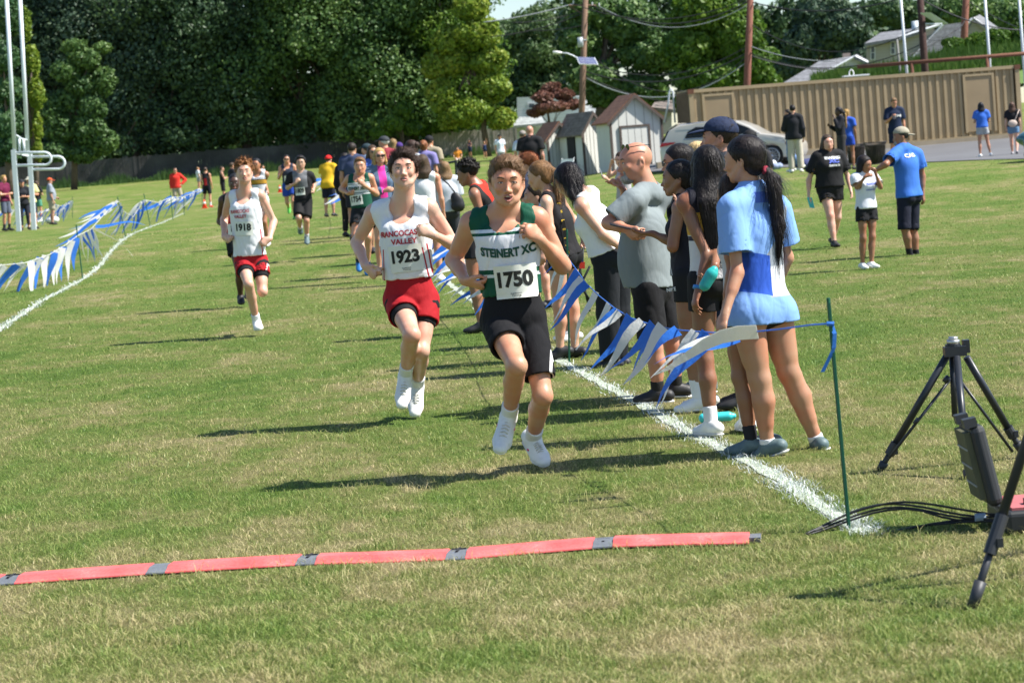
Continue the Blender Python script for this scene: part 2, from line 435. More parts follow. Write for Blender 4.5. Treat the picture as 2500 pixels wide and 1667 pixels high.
def nets(V, lo, h):
    S = V < 0
    c = np.zeros(tuple(np.array(V.shape)-1), np.int8)
    for a in (0, 1):
        for b in (0, 1):
            for d in (0, 1):
                c += S[a:S.shape[0]-1+a, b:S.shape[1]-1+b, d:S.shape[2]-1+d]
    act = (c > 0) & (c < 8); I, J, K = np.nonzero(act); n = len(I)
    if n == 0: return np.zeros((0, 3)), np.zeros((0, 4), int)
    idx = np.full(c.shape, -1, np.int32); idx[I, J, K] = np.arange(n)
    pos = np.zeros((n, 3), np.float32); cnt = np.zeros(n, np.float32)
    corners = [(a, b, d) for a in (0, 1) for b in (0, 1) for d in (0, 1)]
    val = {q: V[I+q[0], J+q[1], K+q[2]] for q in corners}
    for q in corners:
        for axs in range(3):
            if q[axs]: continue
            q2 = tuple(1 if i == axs else q[i] for i in range(3))
            va, vb = val[q], val[q2]; m = (va < 0) != (vb < 0)
            t = np.where(m, va/(va-vb+1e-12), 0)
            for i in range(3): pos[:, i] += np.where(m, (t if i == axs else q[i]), 0)
            cnt += m
    pos /= cnt[:, None]; P_ = (np.stack([I, J, K], -1)+pos)*h+lo
    Q = []
    for axs in range(3):
        s1 = [slice(None)]*3; s2 = [slice(None)]*3; s1[axs] = slice(0, -1); s2[axs] = slice(1, None)
        d = S[tuple(s1)] != S[tuple(s2)]; o1, o2 = [i for i in range(3) if i != axs]
        sub = [slice(None)]*3; sub[o1] = slice(1, -1); sub[o2] = slice(1, -1)
        e = np.nonzero(d[tuple(sub)]); e = list(e); e[o1] = e[o1]+1; e[o2] = e[o2]+1
        inside = S[e[0], e[1], e[2]]
        def at(a, b):
            q = [e[0].copy(), e[1].copy(), e[2].copy()]; q[o1] = q[o1]-a; q[o2] = q[o2]-b; return idx[q[0], q[1], q[2]]
        f = np.stack([at(1, 1), at(0, 1), at(0, 0), at(1, 0)], -1)
        flip = inside if axs != 1 else ~inside
        f[~flip] = f[~flip][:, ::-1]; Q.append(f)
    return P_, np.concatenate(Q)
def relax(Vt, Q, it=1, lam=.5):
    if not len(Vt): return Vt
    for _ in range(it):
        acc = np.zeros_like(Vt); cn = np.zeros(len(Vt))
        for a, b in ((0, 1), (1, 2), (2, 3), (3, 0)):
            for u, v in ((a, b), (b, a)):
                for i in range(3): acc[:, i] += np.bincount(Q[:, u], weights=Vt[Q[:, v], i], minlength=len(Vt))
                cn += np.bincount(Q[:, u], minlength=len(Vt))
        Vt = Vt*(1-lam)+lam*acc/np.maximum(cn, 1)[:, None]
    return Vt
def vnormals(Vt, Q):
    a = Vt[Q[:, 2]]-Vt[Q[:, 0]]; b = Vt[Q[:, 3]]-Vt[Q[:, 1]]; fn = np.cross(a, b); N = np.zeros_like(Vt)
    for j in range(4):
        for i in range(3): N[:, i] += np.bincount(Q[:, j], weights=fn[:, i], minlength=len(Vt))
    return N/(np.linalg.norm(N, axis=1)[:, None]+1e-12)

# ================================================= PERSON MATERIALS
SKIN = {}
def skin(col):
    if col in SKIN: return SKIN[col]
    m, nt, bs = newmat('skin'); pos = geo_pos(nt)
    n = noise(nt, 9, 4, pos); n2 = noise(nt, 60, 3, pos)
    red = tuple(np.array(col)*np.array([1.06, .80, .74])); lt = tuple(np.array(col)*np.array([1.03, 1.03, 1.02]))
    r = ramp(nt, n.outputs[0], [(.34, red), (.6, lt)])
    c = mixc(nt, mth(nt, 'MULTIPLY', n2.outputs[0], .22), r.outputs[0], tuple(np.array(col)*.7))
    nt.links.new(c, bs.inputs['Base Color']); bs.inputs['Roughness'].default_value = .46
    bs.inputs['Subsurface Weight'].default_value = .12; bs.inputs['Subsurface Radius'].default_value = (.02, .008, .004); bs.inputs['Subsurface Scale'].default_value = .6
    n3 = noise(nt, 220, 2, pos); bump(nt, bs, n3.outputs[0], .25, .002)
    SKIN[col] = m; return m
HM = {}
def hairmat(col, rough=.42):
    if (col, rough) in HM: return HM[(col, rough)]
    m, nt, bs = newmat('hair'); pos = geo_pos(nt)
    mp = nd(nt, 'ShaderNodeMapping'); mp.inputs['Scale'].default_value = (1, 1, .16); nt.links.new(pos, mp.inputs[0])
    n = noise(nt, 190, 3, mp.outputs[0], .6); n2 = noise(nt, 14, 3, pos)
    c1 = tuple(np.array(col)*.45); c2 = tuple(np.minimum(np.array(col)*1.55, .9))
    r = ramp(nt, mth(nt, 'ADD', mth(nt, 'MULTIPLY', n.outputs[0], .6), mth(nt, 'MULTIPLY', n2.outputs[0], .4)), [(.38, c1), (.5, col), (.66, c2)])
    nt.links.new(r.outputs[0], bs.inputs['Base Color']); bs.inputs['Roughness'].default_value = rough+.08
    bs.inputs['Specular IOR Level'].default_value = .22
    bump(nt, bs, n.outputs[0], .7, .006); HM[(col, rough)] = m; return m
CL = {}
def cloth(col, rules=(), rough=.78, name='fabric', heather=.06):
    """rules: dicts with v/u/w/au ranges in garment metres and a colour, later ones on top"""
    key = (col, str(rules), rough)
    if key in CL: return CL[key]
    m, nt, bs = newmat(name); pos = geo_pos(nt)
    n = noise(nt, 160, 2, pos); n2 = noise(nt, 6, 3, pos)
    cur = None
    if rules:
        a = nd(nt, 'ShaderNodeAttribute', attribute_name='tc'); sp = nd(nt, 'ShaderNodeSeparateXYZ'); nt.links.new(a.outputs['Vector'], sp.inputs[0])
        u, v, w = sp.outputs; au = mth(nt, 'ABSOLUTE', u); cur = col
        rgb = nd(nt, 'ShaderNodeRGB'); rgb.outputs[0].default_value = (*col, 1); cur = rgb.outputs[0]
        for rl in rules:
            mk = None
            for key_, src in (('v', v), ('u', u), ('w', w), ('au', au)):
                if key_ not in rl: continue
                s_ = src
                if key_ == 'v' and 'slope' in rl: s_ = mth(nt, 'MULTIPLY_ADD', u, rl['slope'], v)
                if key_ == 'v' and 'curve' in rl: s_ = mth(nt, 'MULTIPLY_ADD', mth(nt, 'MULTIPLY', au, au), rl['curve'], s_)
                if key_ == 'au' and 'vs' in rl: s_ = mth(nt, 'MULTIPLY_ADD', v, rl['vs'], au)
                lo_, hi_ = rl[key_]
                g = mth(nt, 'MULTIPLY', mth(nt, 'GREATER_THAN', s_, lo_), mth(nt, 'LESS_THAN', s_, hi_))
                mk = g if mk is None else mth(nt, 'MULTIPLY', mk, g)
            cur = mixc(nt, mk, cur, rl['c'])
    else:
        rgb = nd(nt, 'ShaderNodeRGB'); rgb.outputs[0].default_value = (*col, 1); cur = rgb.outputs[0]
    f = mth(nt, 'ADD', mth(nt, 'MULTIPLY_ADD', n.outputs[0], heather*2, 1-heather), mth(nt, 'MULTIPLY_ADD', n2.outputs[0], .14, -.07))
    sc = nd(nt, 'ShaderNodeVectorMath', operation='SCALE'); nt.links.new(cur, sc.inputs[0]); nt.links.new(f, sc.inputs['Scale'])
    nt.links.new(sc.outputs[0], bs.inputs['Base Color']); bs.inputs['Roughness'].default_value = rough
    bs.inputs['Sheen Weight'].default_value = 0; bs.inputs['Specular IOR Level'].default_value = .2
    mp = nd(nt, 'ShaderNodeMapping'); mp.inputs['Scale'].default_value = (1, 1, .35); mp.inputs['Rotation'].default_value = (.3, .5, 0); nt.links.new(pos, mp.inputs[0]); n3 = noise(nt, 30, 3, mp.outputs[0], .5); bump(nt, bs, n3.outputs[0], .35, .010)
    CL[key] = m; return m
# ================================================= TREES
def leaf_mat(name, dark, mid, light, tr=.25):
    m, nt, bs = newmat(name)
    a = nd(nt, 'ShaderNodeAttribute', attribute_name='rnd'); pos = geo_pos(nt)
    n = noise(nt, .55, 3, pos); n2 = noise(nt, .16, 2, pos)
    s = mth(nt, 'ADD', mth(nt, 'MULTIPLY', a.outputs['Fac'], .26), mth(nt, 'ADD', mth(nt, 'MULTIPLY', n.outputs[0], .42), mth(nt, 'MULTIPLY', n2.outputs[0], .34)))
    r = ramp(nt, s, [(.22, dark), (.5, mid), (.80, light)]); nt.links.new(r.outputs[0], bs.inputs['Base Color'])
    bs.inputs['Roughness'].default_value = .5; bs.inputs['Specular IOR Level'].default_value = .35
    t = nd(nt, 'ShaderNodeBsdfTranslucent'); nt.links.new(r.outputs[0], t.inputs[0]); mx = nd(nt, 'ShaderNodeMixShader'); mx.inputs[0].default_value = tr
    nt.links.new(bs.outputs[0], mx.inputs[1]); nt.links.new(t.outputs[0], mx.inputs[2]); nt.links.new(mx.outputs[0], nt.nodes['Material Output'].inputs[0])
    return m
BARK = M('bark', (.10, .075, .055), .9, .35, 3, .03)
def leaves(blobs, n, size, seed, long_=1.35, shell=.55, droop=.25):
    """blobs: (center, radii); leaf cards cut to a pointed oval, spread through each blob, more of them near its skin"""
    r = np.random.default_rng(seed); w = np.array([b[1][0]*b[1][1]+b[1][0]*b[1][2] for b in blobs]); k = r.choice(len(blobs), n, p=w/w.sum())
    C = np.array([b[0] for b in blobs])[k]; Rd = np.array([b[1] for b in blobs])[k]
    d = r.normal(size=(n, 3)); d /= np.linalg.norm(d, axis=1)[:, None]
    rad = 1-(1-r.random(n)**(1/2.2))*shell; rad = rad*(1+.10*np.sin(d[:, 0]*9+k)*np.sin(d[:, 2]*8+k*2))
    p = C+d*Rd*rad[:, None]
    nn = d+r.normal(0, .75, (n, 3)); nn /= np.linalg.norm(nn, axis=1)[:, None]
    t = np.cross(nn, r.normal(size=(n, 3))); t /= np.linalg.norm(t, axis=1)[:, None]; b = np.cross(nn, t)
    s = (size*r.uniform(.55, 1.25, n))[:, None]; t = t*s*long_*.5; b = b*s*.5
    bend = nn*s*.18
    V = np.stack([p-t, p-b*.9+bend*0, p+t, p+b*.9-bend], 1).reshape(-1, 3); i = np.arange(n)*4
    return V, np.stack([i, i+1, i+2, i+3], -1), r.random(n)
def blobs_crown(c, rx, ry, rz, n, seed, low=.35, br=(.26, .42)):
    r = np.random.default_rng(seed); out = []
    for i in range(n):
        d = r.normal(size=3); d /= np.linalg.norm(d); q = r.uniform(.45, .95)
        p = np.array(c)+d*np.array([rx, ry, rz])*q; b = r.uniform(*br)*min(rx, rz)
        out.append((p, np.array([b*r.uniform(.9, 1.3), b, b*r.uniform(.65, .95)])))
    return out
def tree(name, label, base, blobs, nleaf, size, mat, seed, trunk=.3, group=None, cat='tree', ttop=None, limbs=9, kind=None):
    root = empty(name, base, label, cat, group)
    r = np.random.default_rng(seed); mb = MB(); zs = [b[0][2] for b in blobs]; cen = np.mean([b[0] for b in blobs], 0); ttop = ttop or (min(zs)*.4+max(zs)*.6)
    pts = [np.array(base)-[0, 0, .2]]
    for t in (.25, .5, .75, 1): pts.append(np.array([base[0]+(cen[0]-base[0])*t*.6+r.normal(0, .15), base[1]+r.normal(0, .1), base[2]+(ttop-base[2])*t]))
    mb.tube(pts, [trunk*1.25, trunk, trunk*.8, trunk*.55, trunk*.25], 8)
    for i in range(limbs):
        b = blobs[r.integers(len(blobs))][0]; t = r.uniform(.3, .9); j = int(t*4); s_ = lerp(pts[j], pts[min(j+1, 4)], t*4-j)
        m = lerp(s_, b, .5)+np.array([0, 0, .3]); mb.tube([s_, m, b], [trunk*.35, trunk*.22, trunk*.07], 5)
    mb.build('trunk', BARK, root, smooth=True)
    V, F, rv = leaves(blobs, nleaf, size, seed)
    link('crown', mesh_np('crown', V, F, 4, False, {'rnd': ('FLOAT', np.repeat(rv, 4))}), mat, root)
    return root
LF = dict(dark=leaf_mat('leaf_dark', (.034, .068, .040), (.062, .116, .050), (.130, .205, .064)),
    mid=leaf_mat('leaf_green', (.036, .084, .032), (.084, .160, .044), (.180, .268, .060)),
    bright=leaf_mat('leaf_bright', (.025, .070, .010), (.080, .165, .020), (.190, .270, .035), .35),
    yellow=leaf_mat('leaf_turning', (.065, .130, .015), (.210, .310, .038), (.430, .400, .060), .35),
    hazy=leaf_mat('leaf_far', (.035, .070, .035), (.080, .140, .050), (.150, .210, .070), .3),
    red=leaf_mat('leaf_red', (.080, .032, .026), (.190, .085, .062), (.290, .150, .110), .25),
    pine=leaf_mat('needles', (.020, .055, .025), (.050, .120, .045), (.110, .190, .060)),
    blue=leaf_mat('leaf_blue_green', (.034, .064, .050), (.058, .104, .064), (.120, .176, .076)))
def gp(px, d): # ground point under picture column px at distance d
    p = P(px, 400, d); return np.array([p[0], d, float(terr(p[0], d))])
def at(px, py, d): return P(px, py, d)
def m_px(n, d): return n*d/FPX
TG = 'trees of the wood behind the field'
wood = [  # px, distance, crown half width m, top height m above ground, material, leaves, seed, label
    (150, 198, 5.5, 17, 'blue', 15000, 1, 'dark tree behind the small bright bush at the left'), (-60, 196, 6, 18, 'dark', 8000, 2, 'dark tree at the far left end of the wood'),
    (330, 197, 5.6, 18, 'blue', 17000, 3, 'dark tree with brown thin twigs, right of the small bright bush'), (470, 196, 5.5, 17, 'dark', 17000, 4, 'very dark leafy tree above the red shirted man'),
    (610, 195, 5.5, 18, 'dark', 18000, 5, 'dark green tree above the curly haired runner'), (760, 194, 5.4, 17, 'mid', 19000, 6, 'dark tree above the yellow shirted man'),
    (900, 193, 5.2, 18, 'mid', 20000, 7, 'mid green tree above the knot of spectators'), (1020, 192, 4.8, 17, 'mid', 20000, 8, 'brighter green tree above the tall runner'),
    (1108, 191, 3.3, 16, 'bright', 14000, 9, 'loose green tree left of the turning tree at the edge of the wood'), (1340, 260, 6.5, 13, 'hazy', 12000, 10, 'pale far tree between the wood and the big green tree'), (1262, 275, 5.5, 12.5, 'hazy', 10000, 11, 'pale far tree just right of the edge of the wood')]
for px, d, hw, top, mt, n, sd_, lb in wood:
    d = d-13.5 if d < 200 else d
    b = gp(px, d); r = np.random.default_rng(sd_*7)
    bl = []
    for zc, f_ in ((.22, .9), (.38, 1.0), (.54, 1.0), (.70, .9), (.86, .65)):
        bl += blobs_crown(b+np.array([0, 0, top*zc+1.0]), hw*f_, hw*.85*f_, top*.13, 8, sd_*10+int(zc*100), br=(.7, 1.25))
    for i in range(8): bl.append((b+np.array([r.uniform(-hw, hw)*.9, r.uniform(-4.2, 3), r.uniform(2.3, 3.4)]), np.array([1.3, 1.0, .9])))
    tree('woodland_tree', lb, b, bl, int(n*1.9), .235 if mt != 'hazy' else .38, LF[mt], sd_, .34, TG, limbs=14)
# trees with an outline of their own
def blob_tree(name, label, base_px, d, spec, n, size, mat, seed, trunk=.25, group=None, cat='tree', depth=.7):
    """spec: (px, py, half width px, half height px) clumps"""
    base = gp(base_px, d); bl = []
    r = np.random.default_rng(seed)
    for (x, y, w_, h_) in spec:
        c = at(x, y, d+r.uniform(-.5, .5)); W_, H_ = m_px(w_, d), m_px(h_, d); bl.append((c, np.array([W_*.8, W_*depth, H_*.8])))
        k = max(3, int(W_*H_*.7)); k = min(k, 16)
        for i in range(k):
            dd = r.normal(size=3); dd /= np.linalg.norm(dd); bl.append((c+dd*np.array([W_, W_*depth, H_])*.72, np.array([.36, .30, .28])*min(W_, H_*1.4)*r.uniform(.7, 1.1)))
    return tree(name, label, base, bl, n, size, LF[mat], seed, trunk, group, cat)
blob_tree('conifer', 'light green conifer with drooping layered boughs behind the goal post', 20, 150, [(20, 40, 45, 60), (5, 140, 50, 50), (18, 220, 48, 45), (10, 300, 55, 45), (25, 360, 40, 40)], 12000, .26, 'pine', 31, .22)
blob_tree('vine_covered_tree', 'ivy covered tree just right of the conifer', 80, 152, [(60, 60, 18, 55), (78, 150, 22, 50), (88, 230, 24, 48), (85, 310, 22, 50), (92, 370, 14, 30)], 8000, .24, 'yellow', 32, .16)
blob_tree('small_tree', 'small sunlit tree with yellow green top in front of the dark wood', 175, 166, [(180, 115, 40, 24), (205, 145, 50, 34), (160, 175, 50, 36), (200, 210, 50, 36), (160, 250, 50, 40), (150, 315, 55, 50), (215, 320, 52, 55), (250, 118, 30, 18), (225, 265, 45, 40), (135, 370, 50, 32), (205, 375, 52, 32), (255, 345, 45, 38), (120, 270, 35, 50), (255, 200, 35, 45)], 22000, .22, 'mid', 33, .2)
blob_tree('turning_tree', 'tree with yellow and orange turning leaves at the right edge of the wood', 1195, 168, [(1150, 20, 55, 45), (1165, 85, 70, 50), (1190, 150, 62, 45), (1110, 150, 50, 50), (1195, 215, 62, 50), (1150, 270, 75, 45), (1225, 290, 40, 35), (1080, 230, 50, 50), (1060, 160, 40, 45), (1090, 100, 45, 45), (1100, 290, 40, 30)], 30000, .23, 'yellow', 34, .2)
blob_tree('shrub_tree', 'low mid green tree above the heads of the spectators', 985, 169, [(985, 270, 30, 24), (960, 300, 34, 22), (1000, 312, 34, 20), (930, 325, 28, 18)], 6000, .24, 'bright', 35, .12)
BGR = 'big trees behind the sheds and container'
blob_tree('maple_tree', 'big dark green maple behind the utility pole, yellow clusters at its top', 1470, 152, [(1455, 30, 85, 60), (1420, 110, 60, 70), (1540, 60, 95, 75), (1600, 130, 90, 60), (1450, 190, 80, 50), (1480, 240, 60, 30), (1560, 220, 90, 50)], 36000, .30, 'mid', 41, .42, BGR)
blob_tree('maple_tree', 'big leafy green tree between the two tall poles behind the container', 1750, 146, [(1720, 30, 100, 70), (1680, 120, 90, 70), (1800, 80, 80, 80), (1830, 160, 75, 70), (1740, 190, 110, 55), (1880, 200, 35, 25), (1700, 250, 90, 30)], 36000, .30, 'bright', 42, .4, BGR)
blob_tree('maple_tree', 'dark blue green tree left of the tan house', 2010, 172, [(1990, 40, 70, 60), (2060, 70, 90, 65), (1960, 110, 60, 60), (2080, 140, 70, 40), (1920, 160, 45, 45)], 17000, .34, 'blue', 43, .4, BGR)
blob_tree('maple_tree', 'dark green tree behind the roof of the tan house', 2250, 178, [(2160, 30, 80, 40), (2260, 40, 90, 50), (2220, 90, 60, 40)], 14000, .34, 'dark', 44, .4, BGR)
blob_tree('maple_tree', 'green tree at the far right behind the batting poles', 2440, 176, [(2360, 30, 80, 45), (2460, 50, 90, 60), (2420, 100, 70, 40), (2540, 70, 70, 70)], 16000, .34, 'mid', 45, .4, BGR)
blob_tree('japanese_maple', 'rusty red Japanese maple beside the sheds', 1345, 150, [(1345, 215, 24, 16), (1325, 238, 32, 16), (1375, 232, 32, 16), (1345, 262, 56, 15), (1398, 255, 24, 16), (1310, 276, 30, 10)], 8000, .22, 'red', 46, .12)
hd_ = blob_tree('hedge', 'tall leafy hedge on the bank at the right behind the container', 2400, 116, [(2330, 112, 34, 24), (2385, 105, 40, 28), (2440, 96, 40, 30), (2500, 90, 40, 34), (2310, 135, 30, 16)], 12000, .16, 'bright', 47, .08, cat='hedge')

# ---- far foliage that reads as one mass behind the single trees
def far_wood(name, spans, d, n, size, mat, sd_):
    r = np.random.default_rng(sd_); bl = []
    for (x0, x1, y0, y1) in spans:
        for x in np.arange(x0, x1, 34):
            for y in np.arange(y0+18, y1, 40): bl.append((at(x+r.uniform(-12, 12), y+r.uniform(-12, 12), d+r.uniform(-2, 2)), np.array([m_px(34, d), 1.6, m_px(30, d)])*r.uniform(.7, 1.15)))
    V, F, rv = leaves(bl, n, size, sd_); o = link(name, mesh_np(name, V, F, 4, False, {'rnd': ('FLOAT', np.repeat(rv, 4))}), LF[mat]); tag(o, kind='stuff')
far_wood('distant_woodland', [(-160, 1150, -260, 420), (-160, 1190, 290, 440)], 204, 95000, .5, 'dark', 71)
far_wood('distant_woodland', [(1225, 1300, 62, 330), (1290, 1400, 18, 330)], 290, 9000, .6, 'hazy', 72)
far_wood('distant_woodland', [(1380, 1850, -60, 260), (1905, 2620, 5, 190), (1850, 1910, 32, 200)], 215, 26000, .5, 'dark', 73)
# ---- planted bank behind the container (grass and vines)
bank = MB(); prof = [(1985, 200, 190), (2060, 185, 188), (2200, 165, 175), (2300, 140, 160), (2400, 128, 150), (2560, 112, 140)]
top_ = [at(a, b+6, 112) for a, b, c in prof]; bot = [at(a, c+60, 98) for a, b, c in prof]
vv = []; ff = []
for i in range(len(prof)): vv += [bot[i], top_[i], top_[i]+np.array([0, 12, .2])]
for i in range(len(prof)-1): ff += [(3*i, 3*i+3, 3*i+4, 3*i+1), (3*i+1, 3*i+4, 3*i+5, 3*i+2)]
bank.add(vv, ff); o = bank.build('bank', M('bank_soil', (.09, .16, .03), .95, .4, 2)); tag(o, kind='structure')
r = np.random.default_rng(9); n = 16000; tt = r.uniform(0, len(prof)-1.001, n); ii = tt.astype(int); fr = (tt-ii)[:, None]; vz = r.uniform(.35, 1, n)[:, None]
tp_ = np.array(top_); bt_ = np.array(bot); pa = (bt_[ii]*(1-fr)+bt_[ii+1]*fr)*(1-vz)+(tp_[ii]*(1-fr)+tp_[ii+1]*fr)*vz
hh_ = r.uniform(.2, .6, n)[:, None]; sd3 = np.stack([np.ones(n), np.zeros(n), np.zeros(n)], -1)*.05; tip = pa+np.array([0, 0, 1])*hh_+r.normal(0, .12, (n, 3))
V = np.stack([pa-sd3, pa+sd3, tip], 1).reshape(-1, 3); o = link('tall_grass', mesh_np('tall_grass', V, np.arange(3*n).reshape(-1, 3), 3, False, {'rnd': ('FLOAT', np.repeat(r.random(n), 3))}), LF['bright']); tag(o, kind='stuff')
# rough weeds along the foot of the board fence
n = 9000; u_ = r.uniform(-60, 1330, n); wd = r.uniform(-1.6, .2, n)
pts = np.array([gp(px, 176.5+w_) for px, w_ in zip(u_, wd)]); hh_ = (r.uniform(.1, .7, n)*(np.sin(u_*.05)+1.5)*.5)[:, None]; tip = pts+np.array([0, 0, 1])*hh_+r.normal(0, .1, (n, 3))
V = np.stack([pts-[.05, 0, 0], pts+[.05, 0, 0], tip], 1).reshape(-1, 3); o = link('weeds', mesh_np('weeds', V, np.arange(3*n).reshape(-1, 3), 3, False, {'rnd': ('FLOAT', np.repeat(r.random(n), 3))}), LF['mid']); tag(o, kind='stuff')

# ================================================= FENCE, SHEDS, CONTAINER
WOODG = M('weathered_boards', (.30, .27, .24), .9, .4, 1.2, .02, bscale=6); WOODD = M('shade_toned_boards', (.080, .078, .075), .95, .7, .9, .02, bscale=6, spec=.03)  # second board colour is darkened to carry the canopy shade on the long fence
def board_fence(label, px0, px1, d, h_, seed, WOODG=WOODG):
    a, b = gp(px0, d), gp(px1, d); root = empty('board_fence', a, label, 'fence'); L = b-a; n = int(abs(L[0])/.2); r = np.random.default_rng(seed); mb = MB(); ps = MB()
    for i in range(n):
        q = a+L*(i+.5)/n; q[2] = terr(q[0], q[1]); hh_ = h_+r.normal(0, .03); mb.box(q+np.array([0, r.normal(0, .01), hh_/2]), (.185, .03, hh_), r.normal(0, .02))
        if i % 12 == 0: ps.box(q+np.array([0, .06, h_/2+.04]), (.1, .1, h_+.1))
    for z in (.4, h_-.3):
        for i in range(0, n-10, 10): q = a+L*(i+5.5)/n; q[2] = terr(q[0], q[1])+z; ps.box(q+np.array([0, .045, 0]), (2.05, .05, .09))
    mb.build('boards', WOODG, root); ps.build('fence_posts', WOODG, root); return root
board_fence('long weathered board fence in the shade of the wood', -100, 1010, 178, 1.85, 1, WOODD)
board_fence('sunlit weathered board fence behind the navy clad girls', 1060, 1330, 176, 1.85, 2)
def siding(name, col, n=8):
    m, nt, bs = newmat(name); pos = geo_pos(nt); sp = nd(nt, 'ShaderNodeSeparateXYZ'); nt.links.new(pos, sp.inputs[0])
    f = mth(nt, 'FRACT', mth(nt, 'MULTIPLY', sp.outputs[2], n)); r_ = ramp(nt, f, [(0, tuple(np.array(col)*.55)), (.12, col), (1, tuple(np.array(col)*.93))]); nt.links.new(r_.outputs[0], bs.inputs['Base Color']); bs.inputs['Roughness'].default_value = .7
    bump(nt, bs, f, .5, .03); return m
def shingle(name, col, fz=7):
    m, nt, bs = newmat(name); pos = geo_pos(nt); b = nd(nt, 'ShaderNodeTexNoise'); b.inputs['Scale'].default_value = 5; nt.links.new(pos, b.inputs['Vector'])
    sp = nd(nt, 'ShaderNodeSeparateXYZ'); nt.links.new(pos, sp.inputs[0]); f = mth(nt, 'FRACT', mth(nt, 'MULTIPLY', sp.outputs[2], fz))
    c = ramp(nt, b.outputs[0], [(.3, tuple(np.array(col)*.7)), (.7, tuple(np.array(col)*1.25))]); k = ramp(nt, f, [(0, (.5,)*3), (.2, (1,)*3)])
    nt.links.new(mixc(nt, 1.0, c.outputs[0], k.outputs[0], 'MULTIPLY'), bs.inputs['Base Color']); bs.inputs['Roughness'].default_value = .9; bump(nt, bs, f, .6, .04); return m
PANEL = M('shed_panel', (.60, .60, .56), .8, .12, 1.5, .004, bscale=3); TRIMB = M('shed_trim', (.085, .065, .055), .8, .2, 4); SHB = shingle('brown_shingles', (.27, .12, .072), 8); SHG = shingle('grey_brown_shingles', (.17, .14, .12), 8)
DARKIN = M('dark_opening', (.02, .02, .022), .9, 0)
def shed(label, pcorner, pright, pleftback, d, eave, ridge, roofm, door=None, open_side=False):
    """near left corner pixel base, right corner base, back-left corner base; gable faces the camera"""
    c = gp(pcorner, d); rr = gp(pright, d+.7); wv = rr-c; W_ = np.linalg.norm(wv[:2]); wv = np.array([wv[0], wv[1], 0])/W_
    dv = np.array([-wv[1], wv[0], 0]); lb = gp(pleftback, d+1.6); dep = 2.4
    z0 = c[2]-.1; root = empty('garden_shed', c, label, 'shed', 'small sheds at the edge of the lot')
    c = np.array([c[0], c[1], z0]); dv = unit(np.array([lb[0]-c[0], 2.2, 0]))
    e, rg_ = eave+.1, ridge+.1; u_ = np.array([0, 0, 1.])
    A, B, C_, D = c, c+wv*W_, c+wv*W_+dv*dep, c+dv*dep; mid = c+wv*W_/2
    mb = MB(); mb.add([A, B, B+u_*e, mid+u_*rg_, A+u_*e], [(0, 1, 2, 3, 4)]); mb.add([D, C_, C_+u_*e, mid+dv*dep+u_*rg_, D+u_*e], [(4, 3, 2, 1, 0)])
    mb.quad(D, A, A+u_*e, D+u_*e); mb.quad(B, C_, C_+u_*e, B+u_*e); mb.build('wall', PANEL, root)
    g = MB()   # board joints
    for t in (.17, .33, .5, .67, .83): q = c+wv*W_*t; hz = e+(rg_-e)*(1-abs(t-.5)*2); g.box(q+u_*hz/2-dv*.004, (.018, .012, hz-.03), math.atan2(wv[1], wv[0]))
    g.build('panel_joints', M('panel_joint', (.30, .29, .26), .9, 0), root)
    rf = MB(); ov = .16
    for side, P0 in ((-1, A), (1, B)):
        s0 = P0+wv*side*ov+u_*(e-(rg_-e)/(W_/2)*ov)-dv*.15; s1 = mid+u_*rg_-dv*.15; rf.prism([s0, s1, s1+dv*(dep+.3), s0+dv*(dep+.3)], u_*.06)
    rf.build('roof', roofm, root)
    tr = MB()
    for side, P0 in ((-1, A), (1, B)):
        s0 = P0+wv*side*ov+u_*(e-(rg_-e)/(W_/2)*ov)-dv*.18; s1 = mid+u_*rg_-dv*.18; tr.prism([s0-u_*.11, s1-u_*.11, s1+u_*.02, s0+u_*.02], dv*.03)
    ang = math.atan2(wv[1], wv[0])
    for q in (A, B): tr.box(q+u_*e/2-dv*.012, (.09, .06, e), ang)
    tr.build('trim', TRIMB, root)
    if door:
        t0, t1, h_ = door; d0, d1 = c+wv*W_*t0-dv*.02, c+wv*W_*t1-dv*.02; dm = MB(); dm.prism([d0, d1, d1+u_*h_, d0+u_*h_], -dv*.03); do = dm.build('door', PANEL, root)
        fr = MB(); fr.box((d0+u_*h_/2)-dv*.03-wv*.04, (.08, .05, h_), ang); fr.box((d1+u_*h_/2)-dv*.03+wv*.04, (.08, .05, h_), ang); fr.box((d0+d1)/2+u_*(h_+.04)-dv*.03, (np.linalg.norm(d1-d0)+.16, .05, .08), ang); fr.build('door_frame', TRIMB, do)
        fr = MB(); fr.box(d0+u_*h_*.40-dv*.05+wv*.08, (.06, .04, .14), ang); fr.build('handle', M('galvanised', (.4, .4, .42), .35, .1, metal=.8), do)
        fr = MB()
        for t in (.25, .5, .75): fr.box(lerp(d0, d1, t)+u_*h_/2-dv*.032, (.014, .008, h_-.04), ang)
        fr.build('door_joints', M('panel_joint', (.30, .29, .26), .9, 0), do)
    return root, c, wv, dv, W_
s3 = shed('largest shed with brown roof and padlocked pale door, right of the other two', 1497, 1622, 1466, 92, 1.95, 2.85, SHB, (.20, .72, 1.72))
